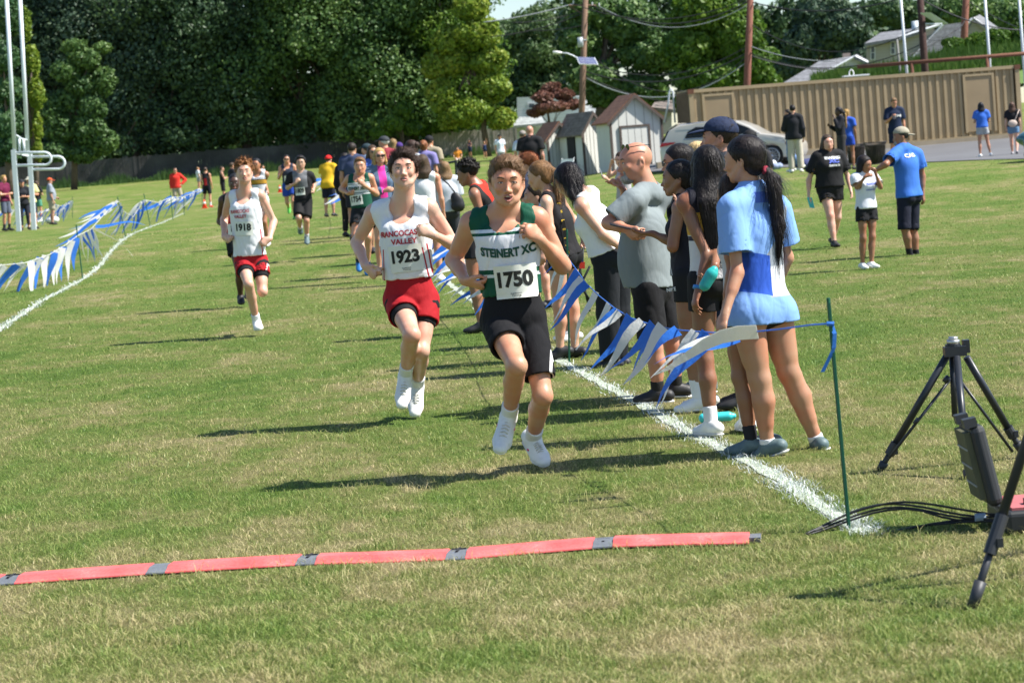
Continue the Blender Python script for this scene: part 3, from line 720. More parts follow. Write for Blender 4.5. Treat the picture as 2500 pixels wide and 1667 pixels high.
# its dark skirt board at the side
s2 = shed('middle shed with grey brown roof and a dark open side door', 1428, 1480, 1372, 95, 1.75, 2.45, SHG)
s1 = shed('smallest shed with brown roof, left of the other two', 1341, 1400, 1310, 97, 1.70, 2.30, SHB)
root, c, wv, dv, W_ = s2
mb = MB(); q = c+dv*1.15-np.array([.012, 0, 0]); mb.box(q+np.array([-.02, 0, .85]), (.05, .75, 1.6), math.atan2(dv[1], dv[0])-math.pi/2); mb.build('side_opening', DARKIN, root)
ch_ = MB(); fc = gp(1372, 88)   # folded chair leaning by the shed
cr_ = empty('folding_chair', fc, 'pale folding chair leaning against the smallest shed', 'chair')
for sx in (-.22, .22): ch_.tube([fc+[sx, 0, 0], fc+[sx+.25, .25, .85]], .014, 6); 
ch_.build('frame', M('chair_frame', (.55, .6, .62), .4, 0), cr_, smooth=True); ch_ = MB(); ch_.box(fc+[.2, .2, .70], (.42, .03, .22)); ch_.box(fc+[.1, .12, .40], (.42, .04, .30)); ch_.build('seat', M('chair_seat', (.5, .58, .62), .6, 0), cr_)

# ---- storage container
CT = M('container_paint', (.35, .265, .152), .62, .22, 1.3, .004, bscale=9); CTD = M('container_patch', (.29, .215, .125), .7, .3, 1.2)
RUST = M('rust', (.14, .06, .035), .9, .4, 6, .006)
dC = 86.5; Lc = gp(1725, dC-.5); Rc = gp(2500, dC+.9); Lc[2] = Rc[2] = float(terr(Rc[0], Rc[1]))+.05
zb = HC+(P(2403, 338, dC)[2]-HC); Lc[2] = P(1740, 395, dC)[2]; Rc[2] = P(2403, 339, dC)[2]; zz = (Lc[2]+Rc[2])/2; Lc[2] = Rc[2] = zz
wv = unit(Rc-Lc); Wc = 12.19; nv = np.array([-wv[1], wv[0], 0]); Lc = Rc-wv*Wc+np.array([0, 0, 0]); HT = 2.59; up = np.array([0, 0, 1.])
croot = empty('storage_container', (Lc+Rc)/2, 'long tan corrugated steel storage container along the back of the lot', 'container')
mb = MB(); nr = 42; x = .16; vs = []; 
while x < Wc-.20:
    p_ = (Wc-.46)/nr
    for fx, dy in ((0, 0), (.34, 0), (.43, .06), (.91, .06), (.995, 0)): vs.append((x+p_*fx, dy))
    x += p_
vs = [(a, b) for a, b in vs if a < Wc-.05]
lo_ = [Lc+wv*a+nv*b+up*.16 for a, b in vs]; hi_ = [Lc+wv*a+nv*b+up*(HT-.12) for a, b in vs]
V = []; F = []
for i in range(len(vs)): V += [lo_[i], hi_[i]]
for i in range(len(vs)-1): F.append((2*i, 2*i+2, 2*i+3, 2*i+1))
mb.add(V, F); side = mb.build('corrugated_side', CT, croot)
# two blanked doorways
for t in (.085, .875):
    q = Lc+wv*Wc*t; m2 = MB(); m2.box(q+up*1.30-nv*.0, (1.0, .05, 1.98), math.atan2(wv[1], wv[0])); dd_ = m2.build('blanked_door', CTD, croot)
    m2 = MB()
    for s_ in (-1, 1): m2.box(q+wv*s_*.54+up*1.33-nv*.03, (.09, .05, 2.1), math.atan2(wv[1], wv[0]))
    m2.box(q+up*2.34-nv*.03, (1.0, .05, .08), math.atan2(wv[1], wv[0])); m2.build('door_frame', CT, dd_)
m2 = MB(); a_ = math.atan2(wv[1], wv[0]); cen = (Lc+Rc)/2
m2.box(cen+up*(HT-.06)-nv*.01, (Wc, .08, .12), a_); m2.box(cen+up*.09-nv*.01, (Wc, .10, .15), a_)
for q in (Lc, Rc): m2.box(q+up*HT/2+(wv*.06 if q is Lc else -wv*.06)-nv*.012, (.16, .12, HT-.01), a_)
m2.build('frame', CT, croot)
m2 = MB(); m2.box(cen+nv*1.22+up*(HT-.02), (Wc-.02, 2.42, .04), a_); m2.box(cen+nv*2.42+up*HT/2, (Wc-.02, .05, HT-.1), a_); m2.box(Rc-wv*.03+nv*1.25+up*HT/2, (.05, 2.3, HT-.1), a_); m2.build('shell', CT, croot)
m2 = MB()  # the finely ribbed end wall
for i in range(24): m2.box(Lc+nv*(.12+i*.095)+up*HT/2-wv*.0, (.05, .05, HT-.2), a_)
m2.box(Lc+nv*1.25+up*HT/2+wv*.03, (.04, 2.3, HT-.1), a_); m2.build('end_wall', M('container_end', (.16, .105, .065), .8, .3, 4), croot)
for q in (Lc+wv*.05, Rc-wv*.05): m2 = MB(); m2.box(q+up*(HT-.07)-nv*.02, (.22, .16, .16), a_); m2.build('corner_casting', RUST, croot)
kb = MB(); kc = cen-nv*.75; kb.box(np.array([kc[0], kc[1], terr(kc[0], kc[1])+.06]), (Wc+3, .30, .22), a_); o = kb.build('kerb', M('kerb_concrete', (.33, .27, .19), .9, .2, 3)); tag(o, kind='structure')
# white board with a ring lying on the roof
wb = gp(2100, dC); wb[2] = zz+HT+.03; wr_ = empty('white_board', wb, 'white board with a small hoop lying on the container roof', 'board'); m2 = MB(); m2.box(wb+[.1, .3, .03], (.95, .3, .05), a_); m2.build('panel', M('white_paint', (.75, .76, .76), .5, .05), wr_)
m2 = MB(); m2.tube([wb+[-.05+.08*math.cos(t), .3, .12+.13*math.sin(t)] for t in np.linspace(0, 6.28, 16)], .022, 6, False); m2.build('hoop', M('white_paint', (.75, .76, .76), .5, .05), wr_, smooth=True)
# rusty rail with posts above the container, and batting-net poles
rr_ = empty('pipe_rail', at(2300, 150, 95), 'rusty pipe rail on short posts above the container', 'rail'); m2 = MB(); a0, a1 = at(2093, 164, 95), at(2620, 122, 95); m2.tube([a0, a1], .075, 8); m2.build('rail', RUST, rr_, smooth=True)
for px, py in ((2226, 153), (2410, 139), (2560, 127)): m2 = MB(); t_ = at(px, py, 95); m2.tube([t_-[0, 0, .02], t_-[0, 0, 3.2]], .07, 8); m2.build('post', RUST, rr_, smooth=True)
PW = M('pole_white', (.62, .66, .70), .4, .05)
for i, (xt, xb, yb, lb) in enumerate(((2194, 2215, 150, 'pale net pole above the container, leftmost of three'), (2400, 2417, 134, 'pale net pole above the container, middle of three'), (2484, 2499, 127, 'pale net pole above the container, rightmost of three'))):
    t_, b_0 = at(xt, -60, 95.4), at(xb, yb, 95.4); m2 = MB(); m2.tube([b_0-[0, 0, 3.], t_], .055, 8); tag(m2.build('net_pole', PW, None, b_0, True), lb, 'pole', 'net poles above the container')

# ---- utility poles, lamp with solar panel, wires
PWD = M('pole_wood', (.20, .125, .085), .9, .35, 2, .02)
def upole(label, xt, yt, xb, yb, d, r0=.16, col=None):
    a, b = at(xb, yb, d), at(xt, yt, d); b = a+(b-a)*1.02; g_ = gp(xb, d); root = empty('utility_pole', (a[0], d, g_[2]), label, 'utility pole'); m2 = MB(); dn = unit(a-b)
    m2.tube([a+dn*(a[2]-g_[2]+.3), a, b], [r0*1.1, r0, r0*.8], 10); m2.build('pole', col or PWD, root, smooth=True); return root
up1 = upole('wooden utility pole with transformer box, rising beside the red maple', 1434, -160, 1421, 250, 118)
m2 = MB(); c = at(1417, 104, 117.8); m2.tube([c+[0, 0, -.24], c+[0, 0, .24]], .14, 12); m2.tube([c+[.1, 0, .1], c+[.32, .1, .1]], .03, 6); m2.build('transformer', M('grey_metal', (.42, .46, .48), .5, .05), up1, smooth=True)
m2 = MB(); q = at(1431, 16, 118); m2.tube([q+[-.85, 0, .12], q+[.5, 0, 0]], .04, 6); m2.tube([q+[-.85, 0, .12], q+[-.1, 0, -.45]], .02, 5); m2.build('crossarm', PWD, up1)
m2 = MB()
for px, py in ((1400, 10), (1446, 14), (1463, 16)): w_ = at(px, py, 118); m2.tube([w_, w_+[0, 0, .16]], .035, 6)
m2.build('insulator', M('insulator', (.6, .62, .64), .3, 0), up1)
sl = empty('street_lamp', at(1428, 150, 116), 'curved white street lamp with a tilted solar panel on the wooden pole', 'street lamp')
m2 = MB(); pts = [at(1410, 143, 116), at(1398, 136, 116), at(1385, 131, 116), at(1368, 129.5, 116)]; m2.tube(pts, .035, 8); m2.build('arm', PW, sl, smooth=True)
m2 = MB(); m2.tube([at(1372, 129.5, 116), at(1360, 129, 116), at(1349, 127, 116)], [.05, .085, .04], 8); m2.build('lamp_head', M('lamp_white', (.75, .75, .72), .4, 0), sl, smooth=True)
def panel_box(root, a, b, c, d, fr=PW, name='solar_panel'):
    m2 = MB(); m2.prism([a, b, c, d], (0, .05, -.03)); o = m2.build(name, fr, root); m, nt, bs = newmat('solar_cells'); 
    br = nd(nt, 'ShaderNodeTexBrick'); br.inputs['Color1'].default_value = (.06, .07, .16, 1); br.inputs['Color2'].default_value = (.07, .08, .18, 1); br.inputs['Mortar'].default_value = (.35, .38, .45, 1); br.inputs['Scale'].default_value = 6; br.offset = 0; nt.links.new(geo_pos(nt), br.inputs[0]); nt.links.new(br.outputs[0], bs.inputs['Base Color']); bs.inputs['Roughness'].default_value = .25
    cc = (a+b+c+d)/4; q = [cc+(p-cc)*.92+np.array([0, -.012, .012]) for p in (a, b, c, d)]; m2 = MB(); m2.quad(*q); m2.build('cells', m, o); return o
panel_box(sl, at(1415, 157, 115.2), at(1461, 158, 115.2), at(1452, 141, 116.2), at(1406, 139.5, 116.2))
up2 = upole('tall reddish utility pole behind the left part of the container', 1838, -160, 1824, 205, 112, .17, M('pole_red', (.21, .085, .060), .9, .3, 2, .02))
up3 = upole('dark utility pole carrying a second solar panel, right of the tan house', 2236, -160, 2258, 170, 102, .16, M('pole_dark', (.055, .028, .024), .9, .3, 2, .02))
up4 = upole('reddish brown utility pole in front of the gable of the tan house', 2366, -160, 2354, 86, 125, .19, M('pole_red', (.21, .085, .060), .9, .3, 2, .02))
up5 = upole('thin grey pole rising from the bank left of the dark pole', 2190, 98, 2198, 180, 104, .05, M('pole_grey', (.22, .22, .21), .8, .2))
sp2 = empty('solar_lamp', at(2280, 40, 102), 'tilted pale solar panel on a bracket of the dark utility pole', 'solar panel')
panel_box(sp2, at(2247, 32, 101.4), at(2272, 31, 101.4), at(2315, 58, 102.6), at(2292, 59, 102.6)); m2 = MB(); m2.tube([at(2248, 59, 102), at(2300, 59, 102)], .035, 6); m2.tube([at(2248, 34, 102), at(2250, 72, 102)], .04, 6); m2.build('bracket', PW, sp2)
WIRE = M('wire_dark', (.03, .03, .035), .7, 0); WIRL = M('wire_light', (.30, .32, .34), .5, 0)
def wire(label, a, b, sag, r_=.018, m=WIRE, n=18):
    a, b = np.array(a), np.array(b); pts = [lerp(a, b, t)-np.array([0, 0, 4*sag*t*(1-t)]) for t in np.linspace(0, 1, n)]; m2 = MB(); m2.tube(pts, r_, 5); tag(m2.build('overhead_wire', m, None, a, True), label, 'cable', 'overhead wires between the poles')
WL = [((1180, 55, 118), (1400, 10, 118), .1), ((1400, 10, 118), (1834, -8, 112), .9), ((1463, 16, 118), (1836, 6, 112), 1.1), ((1446, 14, 118), (1835, 0, 112), 1.0), ((1250, 56, 118), (1430, 25, 118), .15), ((1200, 90, 118), (1430, 30, 118), .2), ((1430, 175, 118), (1827, 128, 112), .9), ((1430, 150, 118), (1828, 112, 112), 1.0), ((1462, 150, 118), (1827, 135, 112), 1.6), ((1430, 190, 118), (1826, 150, 112), 1.3), ((1430, 185, 118), (1655, 252, 116), .25),
      ((1827, 128, 112), (2256, 105, 102), .9), ((1827, 135, 112), (2354, 60, 125), 1.4), ((1828, 112, 112), (2040, 150, 110), .2), ((2256, 95, 102), (2356, 52, 125), .4), ((1836, 6, 112), (2248, -20, 102), .6), ((1834, 60, 112), (2250, 62, 102), 1.2), ((2366, 5, 125), (2600, 100, 110), .3), ((2250, 0, 102), (2560, 70, 110), .5), ((1434, 60, 118), (1300, 75, 120), .1)]
WLB = ['overhead wire running left from the crossarm of the transformer pole', 'upper of the long wires between the transformer pole and the reddish pole', 'pale thick wire between the transformer pole and the reddish pole, near the frame top', 'middle one of the top wires between the transformer pole and the reddish pole',
 'wire meeting the transformer pole from the left, just under its crossarm', 'lower wire meeting the transformer pole from the left', 'wire between the two tall poles starting just below the solar panel', 'wire between the two tall poles starting level with the solar panel', 'most deeply sagging wire between the two tall poles', 'pale low wire between the two tall poles above the sheds', 'short wire dropping from the transformer pole toward the bent white pipe',
 'wire from the reddish pole to the dark pole in front of the low grey roof', 'deep sagging wire from the reddish pole past the tan house', 'pale short service wire from the reddish pole toward the low house', 'short wire between the dark pole and the pole at the gable', 'topmost wire from the reddish pole to the dark pole', 'wire crossing the dark trees between the reddish and the dark pole', 'wire falling right from the gable pole to the picture edge', 'wire falling right from the top of the dark pole', 'thin wire leaving the transformer pole to the left below the crossarm']
for i, (a, b, sg) in enumerate(WL):
    lb = WLB[i]
    wire(lb, at(*a), at(*b), sg, .022 if i % 3 else .03, WIRL if i in (0, 2, 9, 13) else WIRE)

# ---- houses
SDG = siding('tan_siding', (.34, .32, .28), 5); RFG = shingle('grey_roof', (.17, .175, .19), 4); WH = M('white_trim', (.62, .64, .66), .6, .08)
def px_house(label, d, walls, roofs, trims, wins, roofm=RFG, sid=SDG, depth=7, dz=0):
    root = empty('house', gp(walls[0][0][0], d), label, 'house', 'houses beyond the lot')
    for w_ in walls: m2 = MB(); m2.prism([at(x, y, d) for x, y in w_], (0, .3, 0)); m2.build('wall', sid, root)
    for rr in roofs: m2 = MB(); q = [at(x, y, d+dd) for x, y, dd in rr]; m2.prism(q, (0, .0, -.18)); m2.build('roof', roofm, root)
    for (a, b, w_) in trims: m2 = MB(); m2.tube([at(a[0], a[1], d-.15), at(b[0], b[1], d-.15)], w_, 4); m2.build('fascia', WH, root)
    for (x0, y0, x1, y1) in wins:
        m2 = MB(); m2.prism([at(x0, y1, d-.06), at(x1, y1, d-.06), at(x1, y0, d-.06), at(x0, y0, d-.06)], (0, .05, 0)); o = m2.build('window', WH, root)
        m2 = MB(); ym = (y0+y1)/2; i_ = (x1-x0)*.18
        for (a, b) in ((y0+i_, ym-i_*.4), (ym+i_*.4, y1-i_)): m2.prism([at(x0+i_, b, d-.09), at(x1-i_, b, d-.09), at(x1-i_, a, d-.09), at(x0+i_, a, d-.09)], (0, .02, 0))
        m2.build('pane', M('window_glass', (.04, .06, .08), .1, 0), o)
    return root
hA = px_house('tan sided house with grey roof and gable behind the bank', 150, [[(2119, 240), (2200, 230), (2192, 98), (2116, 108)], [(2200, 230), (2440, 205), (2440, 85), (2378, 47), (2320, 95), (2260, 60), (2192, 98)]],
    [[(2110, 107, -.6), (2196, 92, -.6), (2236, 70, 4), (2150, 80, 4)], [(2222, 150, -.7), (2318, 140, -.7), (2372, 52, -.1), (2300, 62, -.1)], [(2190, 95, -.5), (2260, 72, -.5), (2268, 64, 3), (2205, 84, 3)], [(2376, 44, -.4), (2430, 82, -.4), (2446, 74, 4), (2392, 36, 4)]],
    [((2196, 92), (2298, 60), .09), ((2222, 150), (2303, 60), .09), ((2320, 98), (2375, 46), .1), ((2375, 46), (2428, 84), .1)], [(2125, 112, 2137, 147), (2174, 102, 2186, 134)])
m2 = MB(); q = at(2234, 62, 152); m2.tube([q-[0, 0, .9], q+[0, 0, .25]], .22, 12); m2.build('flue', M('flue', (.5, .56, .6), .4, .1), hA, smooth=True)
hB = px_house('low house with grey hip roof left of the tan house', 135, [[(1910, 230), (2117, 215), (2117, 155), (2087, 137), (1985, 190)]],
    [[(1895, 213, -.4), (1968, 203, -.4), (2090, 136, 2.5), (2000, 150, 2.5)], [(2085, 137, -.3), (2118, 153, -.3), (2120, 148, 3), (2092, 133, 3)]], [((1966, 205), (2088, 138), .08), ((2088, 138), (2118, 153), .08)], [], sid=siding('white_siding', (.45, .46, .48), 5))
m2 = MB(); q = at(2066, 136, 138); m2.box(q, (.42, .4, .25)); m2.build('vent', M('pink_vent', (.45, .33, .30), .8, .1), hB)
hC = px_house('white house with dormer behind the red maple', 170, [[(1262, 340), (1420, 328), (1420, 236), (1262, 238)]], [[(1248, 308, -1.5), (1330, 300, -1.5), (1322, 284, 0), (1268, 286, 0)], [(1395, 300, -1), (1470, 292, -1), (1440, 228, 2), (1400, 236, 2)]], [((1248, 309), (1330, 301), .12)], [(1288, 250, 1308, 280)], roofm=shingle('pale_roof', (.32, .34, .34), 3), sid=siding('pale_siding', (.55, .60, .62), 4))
sm = px_house('pale outbuilding between the largest shed and the container', 125, [[(1600, 330), (1640, 326), (1640, 262), (1600, 256)]], [[(1590, 262, -.5), (1650, 268, -.5), (1640, 245, 1), (1598, 250, 1)]], [], [], roofm=SHG)
# white goose-neck stand between shed and container
gn = MB(); pts = [at(1622, 300, 88), at(1632, 252, 88), at(1634, 226, 88), at(1638, 217, 88), at(1643, 226, 88), at(1648, 300, 88)]; gn.tube(pts, .035, 8); tag(gn.build('hoop_stand', PW, None, pts[0], True), 'white bent pipe standing between the largest shed and the container', 'pipe stand')

# ================================================= CAR
def make_car():
    d = 81.0; a = gp(1614, d+.9); b = gp(1952, d-.6); wv = unit(b-a); W_ = 4.8; zg = float(terr(1905/FPX*0+b[0], d)); a = np.array([b[0]-wv[0]*W_, b[1]-wv[1]*W_, b[2]]); a[2] = b[2] = P(1905, 404, d)[2]
    nv = np.array([-wv[1], wv[0], 0]); up = np.array([0, 0, 1.]); root = empty('parked_car', (a+b)/2, 'champagne coloured SUV parked in front of the container', 'car')
    L = lambda x, y, z: a+wv*x+nv*y+up*z
    BP_ = [(.02, .52), (.0, .78), (.06, 1.02), (.16, 1.10), (.34, 1.48), (.62, 1.62), (1.3, 1.685), (2.1, 1.69), (2.7, 1.63), (3.15, 1.42), (3.55, 1.15), (4.2, 1.03), (4.62, .90), (4.77, .72), (4.78, .48), (4.70, .30)]
    bot = [(4.70, .30), (4.46, .27)]
    def arch(cx, r_=.405): return [(cx+r_*math.cos(t), .36+r_*math.sin(t)) for t in np.linspace(-.22, math.pi+.22, 12)]
    prof = BP_+[(4.48, .28)]+arch(3.88)+[(3.35, .25), (1.45, .25)]+arch(.98)+[(.42, .30), (.10, .34)]
    prof = np.array(prof); ys_ = [(0.0, .955), (.05, .985), (.16, 1.0), (.95, 1.0), (1.74, 1.0), (1.85, .985), (1.90, .955)]
    cen = np.array([2.4, .8]); V = []; n = len(prof)
    for y, sc in ys_:
        for (x, z) in prof:
            zz_ = z; xx = x; inset = 0
            if z > 1.03: inset = (z-1.03)*.36                  # tumblehome of the cabin
            yy = y+(inset*(1 if y < .95 else -1) if abs(y-.95) > .5 else 0)
            V.append(L(cen[0]+(xx-cen[0])*(1-(1-sc)*.4), yy, cen[1]+(zz_-cen[1])*sc))
    F = []
    for i in range(len(ys_)-1):
        for j in range(n): F.append((i*n+j, i*n+(j+1) % n, (i+1)*n+(j+1) % n, (i+1)*n+j))
    mb = MB(); mb.add(V, F+[tuple(range(n-1, -1, -1)), tuple((len(ys_)-1)*n+j for j in range(n))])
    pm, pnt, pbs = newmat('car_paint'); pbs.inputs['Base Color'].default_value = (.50, .475, .42, 1); pbs.inputs['Metallic'].default_value = .2; pbs.inputs['Roughness'].default_value = .32; pbs.inputs['Coat Weight'].default_value = .6
    body = mb.build('body', pm, root); bm = bmesh.new(); bm.from_mesh(body.data); bmesh.ops.recalc_face_normals(bm, faces=bm.faces); bm.to_mesh(body.data); bm.free()
    md = body.modifiers.new('bev', 'BEVEL'); md.width = .03; md.segments = 2; md.limit_method = 'ANGLE'; md.angle_limit = R(35)
    body.data.polygons.foreach_set('use_smooth', np.ones(len(body.data.polygons), bool))
    GL = M('car_glass', (.01, .013, .016), .12, 0, spec=.3); CH = M('chrome', (.6, .6, .6), .15, 0, metal=1)
    def side_poly(name, pts, mat, off=-.012, par=None, th=.01):
        m2 = MB(); q = [L(x, (max(z-1.03, 0))*.36+off, z) for x, z in pts]; m2.prism(q, -nv*th); return m2.build(name, mat, par or root)
    side_poly('window', [(.92, 1.16), (1.62, 1.16), (1.62, 1.50), (1.30, 1.52), (1.02, 1.38)], GL); side_poly('window', [(1.68, 1.16), (2.40, 1.17), (2.40, 1.55), (1.68, 1.545)], GL); side_poly('window', [(2.46, 1.17), (3.42, 1.19), (3.05, 1.40), (2.70, 1.54), (2.46, 1.555)], GL)
    side_poly('window_trim', [(.88, 1.11), (3.5, 1.145), (3.5, 1.165), (.88, 1.135)], CH, -.016)
    side_poly('roof_rail', [(.75, 1.63), (2.4, 1.665), (2.4, 1.69), (.75, 1.655)], CH, -.03)
    side_poly('side_skirt', [(1.45, .25), (3.4, .25), (3.4, .36), (1.45, .36)], M('black_trim', (.03, .03, .03), .7, 0), -.010)
    for x0 in (1.66, 2.44, 3.30): side_poly('door_seam', [(x0, .36), (x0+.012, .36), (x0+.012, 1.13), (x0, 1.13)], M('seam', (.04, .04, .04), .8, 0), -.006, th=.006)
    for x0 in (1.75, 2.55): side_poly('door_handle', [(x0, .99), (x0+.18, .995), (x0+.18, 1.02), (x0, 1.015)], CH, -.018)
    m2 = MB(); m2.box(L(3.18, -.13, 1.13), (.20, .16, .13), math.atan2(wv[1], wv[0])); m2.build('wing_mirror', pm, root)
    # rear: glass, lamps, plate
    m2 = MB(); q = [L(.075, .20, 1.09), L(.075, 1.70, 1.09), L(.30, 1.58, 1.46), L(.30, .32, 1.46)]; m2.prism(q, -wv*.03); m2.build('rear_window', GL, root)
    m2 = MB(); m2.prism([L(.30, .28, 1.50), L(.30, 1.62, 1.50), L(.62, 1.60, 1.66), L(.62, .30, 1.66)], up*.03); m2.build('rear_spoiler', pm, root)
    RL = M('tail_lamp', (.45, .01, .015), .2, 0)
    side_poly('tail_light', [(.03, .92), (.52, 1.0), (.60, 1.06), (.10, 1.06)], RL, -.012)
    m2 = MB(); m2.prism([L(-.01, 1.25, .93), L(-.01, 1.86, .93), L(.03, 1.84, 1.05), L(.03, 1.25, 1.05)], -wv*.02); m2.build('tail_light', RL, root)
    m2 = MB(); m2.prism([L(-.015, .70, .80), L(-.015, 1.20, .80), L(-.0, 1.20, .93), L(-.0, .70, .93)], -wv*.01); m2.build('number_plate', M('plate', (.5, .5, .35), .5, 0), root)
    side_poly('headlight', [(4.40, .80), (4.74, .72), (4.70, .86), (4.30, .93)], M('head_lamp', (.6, .62, .65), .1, 0, metal=.4), -.012)
    TY = M('tyre', (.018, .018, .018), .85, .1); RM = M('alloy', (.55, .55, .56), .25, 0, metal=.9)
    for cx in (.98, 3.88):
        for y in (-.005, 1.70):
            m2 = MB(); c0 = L(cx, y, .36); m2.tube([c0, c0+nv*.03, c0+nv*.19, c0+nv*.22], [.345, .368, .368, .345], 28); w_ = m2.build('wheel', TY, root, smooth=True)
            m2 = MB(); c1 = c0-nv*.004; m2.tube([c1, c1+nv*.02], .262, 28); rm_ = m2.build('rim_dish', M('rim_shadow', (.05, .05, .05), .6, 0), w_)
            m2 = MB(); c2 = c0-nv*.016; m2.tube([c2+(wv*math.cos(t)+up*math.sin(t))*.262 for t in np.linspace(0, 2*math.pi, 29)], .016, 5, False)
            for k in range(14): t = k*2*math.pi/14; e = wv*math.cos(t)+up*math.sin(t); m2.tube([c2+e*.04, c2+e*.255], [.016, .011], 5)
            m2.tube([c2, c2-nv*.02], .055, 12); m2.build('spokes', RM, w_, smooth=True)
make_car()

# ---- second vehicle nose at the right edge
e0 = gp(2496, 56.5); sc_ = empty('small_vehicle', e0, 'blue green vehicle corner with yellow plate, cut off by the right edge', 'vehicle')
S = SDF(); S.ell(e0+[.95, .5, .55], (.95, .7, .28), k=.1); S.cap(e0+[.3, .1, .40], e0+[1.8, .1, .42], .22, .24, .1); V, F = S.mesh(.04); link('body', mesh_np('body', V, F, 4, True), M('teal_paint', (.05, .14, .16), .25, .1, metal=.4), sc_)
m2 = MB(); m2.tube([e0+[.28, -.02, .18], e0+[.28, .2, .18]], .19, 16); m2.build('wheel', M('tyre', (.018, .018, .018), .85, .1), sc_); m2 = MB(); m2.box(e0+[.10, -.12, .22], (.12, .02, .16)); m2.build('number_plate', M('yellow_plate', (.6, .5, .05), .5, 0), sc_)

# ---- litter bins (slatted steel)
def bin_(label, px, py, w_px):
    g_ = G(px, py); d = g_[1]; rad = m_px(w_px/2, d); H_ = rad*2.35; root = empty('litter_bin', g_, label, 'litter bin', 'slatted litter bins by the lot'); BM = M('bin_paint', (.045, .035, .032), .55, .15, 5)
    m2 = MB(); n = 34
    for k in range(n):
        t = k*2*math.pi/n; e = np.array([math.cos(t), math.sin(t), 0]); pts = [g_+e*rad*.86+[0, 0, .05], g_+e*rad*.90+[0, 0, H_*.55], g_+e*rad*.97+[0, 0, H_*.88], g_+e*rad*1.12+[0, 0, H_]]
        m2.tube(pts, rad*.048, 5)
    m2.build('slats', BM, root, smooth=True); m2 = MB()
    for z, r_ in ((.06, .88), (H_*.86, .96), (H_*.995, 1.12)): m2 = MB(); m2.tube([g_+[math.cos(t)*rad*r_, math.sin(t)*rad*r_, z] for t in np.linspace(0, 2*math.pi, 30)], rad*.05, 6, False); m2.build('hoop', BM, root, smooth=True)
    m2 = MB(); m2.tube([g_+[0, 0, .06], g_+[0, 0, H_*.84]], [rad*.72, rad*.80], 20); m2.build('liner', M('bin_liner', (.018, .018, .02), .8, 0), root)
bin_('slatted dark litter bin beside its twin, the left one', 2092, 404, 44); bin_('slatted dark litter bin beside its twin, the right one', 2140, 406, 50)
# ================================================= PERSON BUILDER
def frame_from(l, u):
    u = unit(u); l = unit(l - u*np.dot(l, u)); return l, unit(np.cross(l, u)), u     # left, forward, up
def rot_about(v, ax, a):
    ax = unit(ax); v = np.asarray(v, float)
    return v*math.cos(a)+np.cross(ax, v)*math.sin(a)+ax*np.dot(ax, v)*(1-math.cos(a))
def head_frame(yaw, pitch=0, roll=0):
    a = R(yaw); f = np.array([math.sin(a), -math.cos(a), 0.]); u = np.array([0, 0, 1.]); l = np.cross(u, f)
    f2 = rot_about(f, l, -R(pitch)); u2 = rot_about(u, l, -R(pitch))
    return rot_about(l, f2, R(roll)), f2, rot_about(u2, f2, R(roll))

def hand_prims(S, wrist, elbow, s, side, curl, dirv=None, palm=None, h=.01, spread=0):
    d = unit(wrist-elbow) if dirv is None else unit(dirv)
    pn = np.asarray(palm, float); pn = unit(pn-d*np.dot(pn, d))          # palm normal (points out of the palm)
    th = np.cross(pn, d)*side; th = unit(th)                              # towards the thumb
    s = s*.97
    k1 = wrist+d*.083*s
    S.cap(wrist-d*.01, wrist+d*.03*s, .026*s, .031*s, .015, .68, pn)
    S.cap(wrist+d*.03*s+th*.006*s, k1-d*.012*s, .036*s, .041*s, .012, .40, pn)
    kk = .006 if h < .012 else .012
    for i, (l1, rr) in enumerate(((.043, .0088), (.047, .0092), (.043, .0088), (.034, .0078))):
        off = (1.5-i)*.0195*s
        b = k1-d*(.006+.004*abs(i-1))*s+th*off
        c = curl*(1+.08*i) if not hasattr(curl, '__len__') else curl[i]
        dd = d+th*(.02+spread)*(1.5-i)
        q = b
        for j, ln in enumerate((l1, l1*.62, l1*.5)):
            dd = rot_about(unit(dd), np.cross(dd, pn), c*(.75, 1.05, .75)[j])
            e = q+dd*ln*s; r0 = rr*s*(1, .93, .85)[j]
            S.cap(q, e, r0, r0*.93, kk); q = e
    cm = float(np.mean(curl)) if hasattr(curl, '__len__') else curl
    b = wrist+d*.022*s+th*.026*s; m = b+(d*.030+th*.022+pn*.012)*s; e = m+unit(d*.9+th*(.25-.5*min(cm, 1.2))+pn*(.25+.5*min(cm, 1.2)))*.034*s
    t2 = e+unit(d*.8-th*(.1+.5*min(cm, 1.2))+pn*.35)*.026*s
    S.cap(b, m, .0140*s, .0115*s, .012); S.cap(m, e, .0112*s, .0100*s, kk); S.cap(e, t2, .0100*s, .0085*s, kk)

def limb(S, a, b, ra, rb, bulge=None, k=.02):
    S.cap(a, b, ra, rb, k)
    if bulge:
        t, r, off = bulge; c = lerp(a, b, t)+off; ax = unit(b-a)
        S.cap(c-ax*r*1.2, c+ax*r*1.2, r*.82, r*.7, .03)

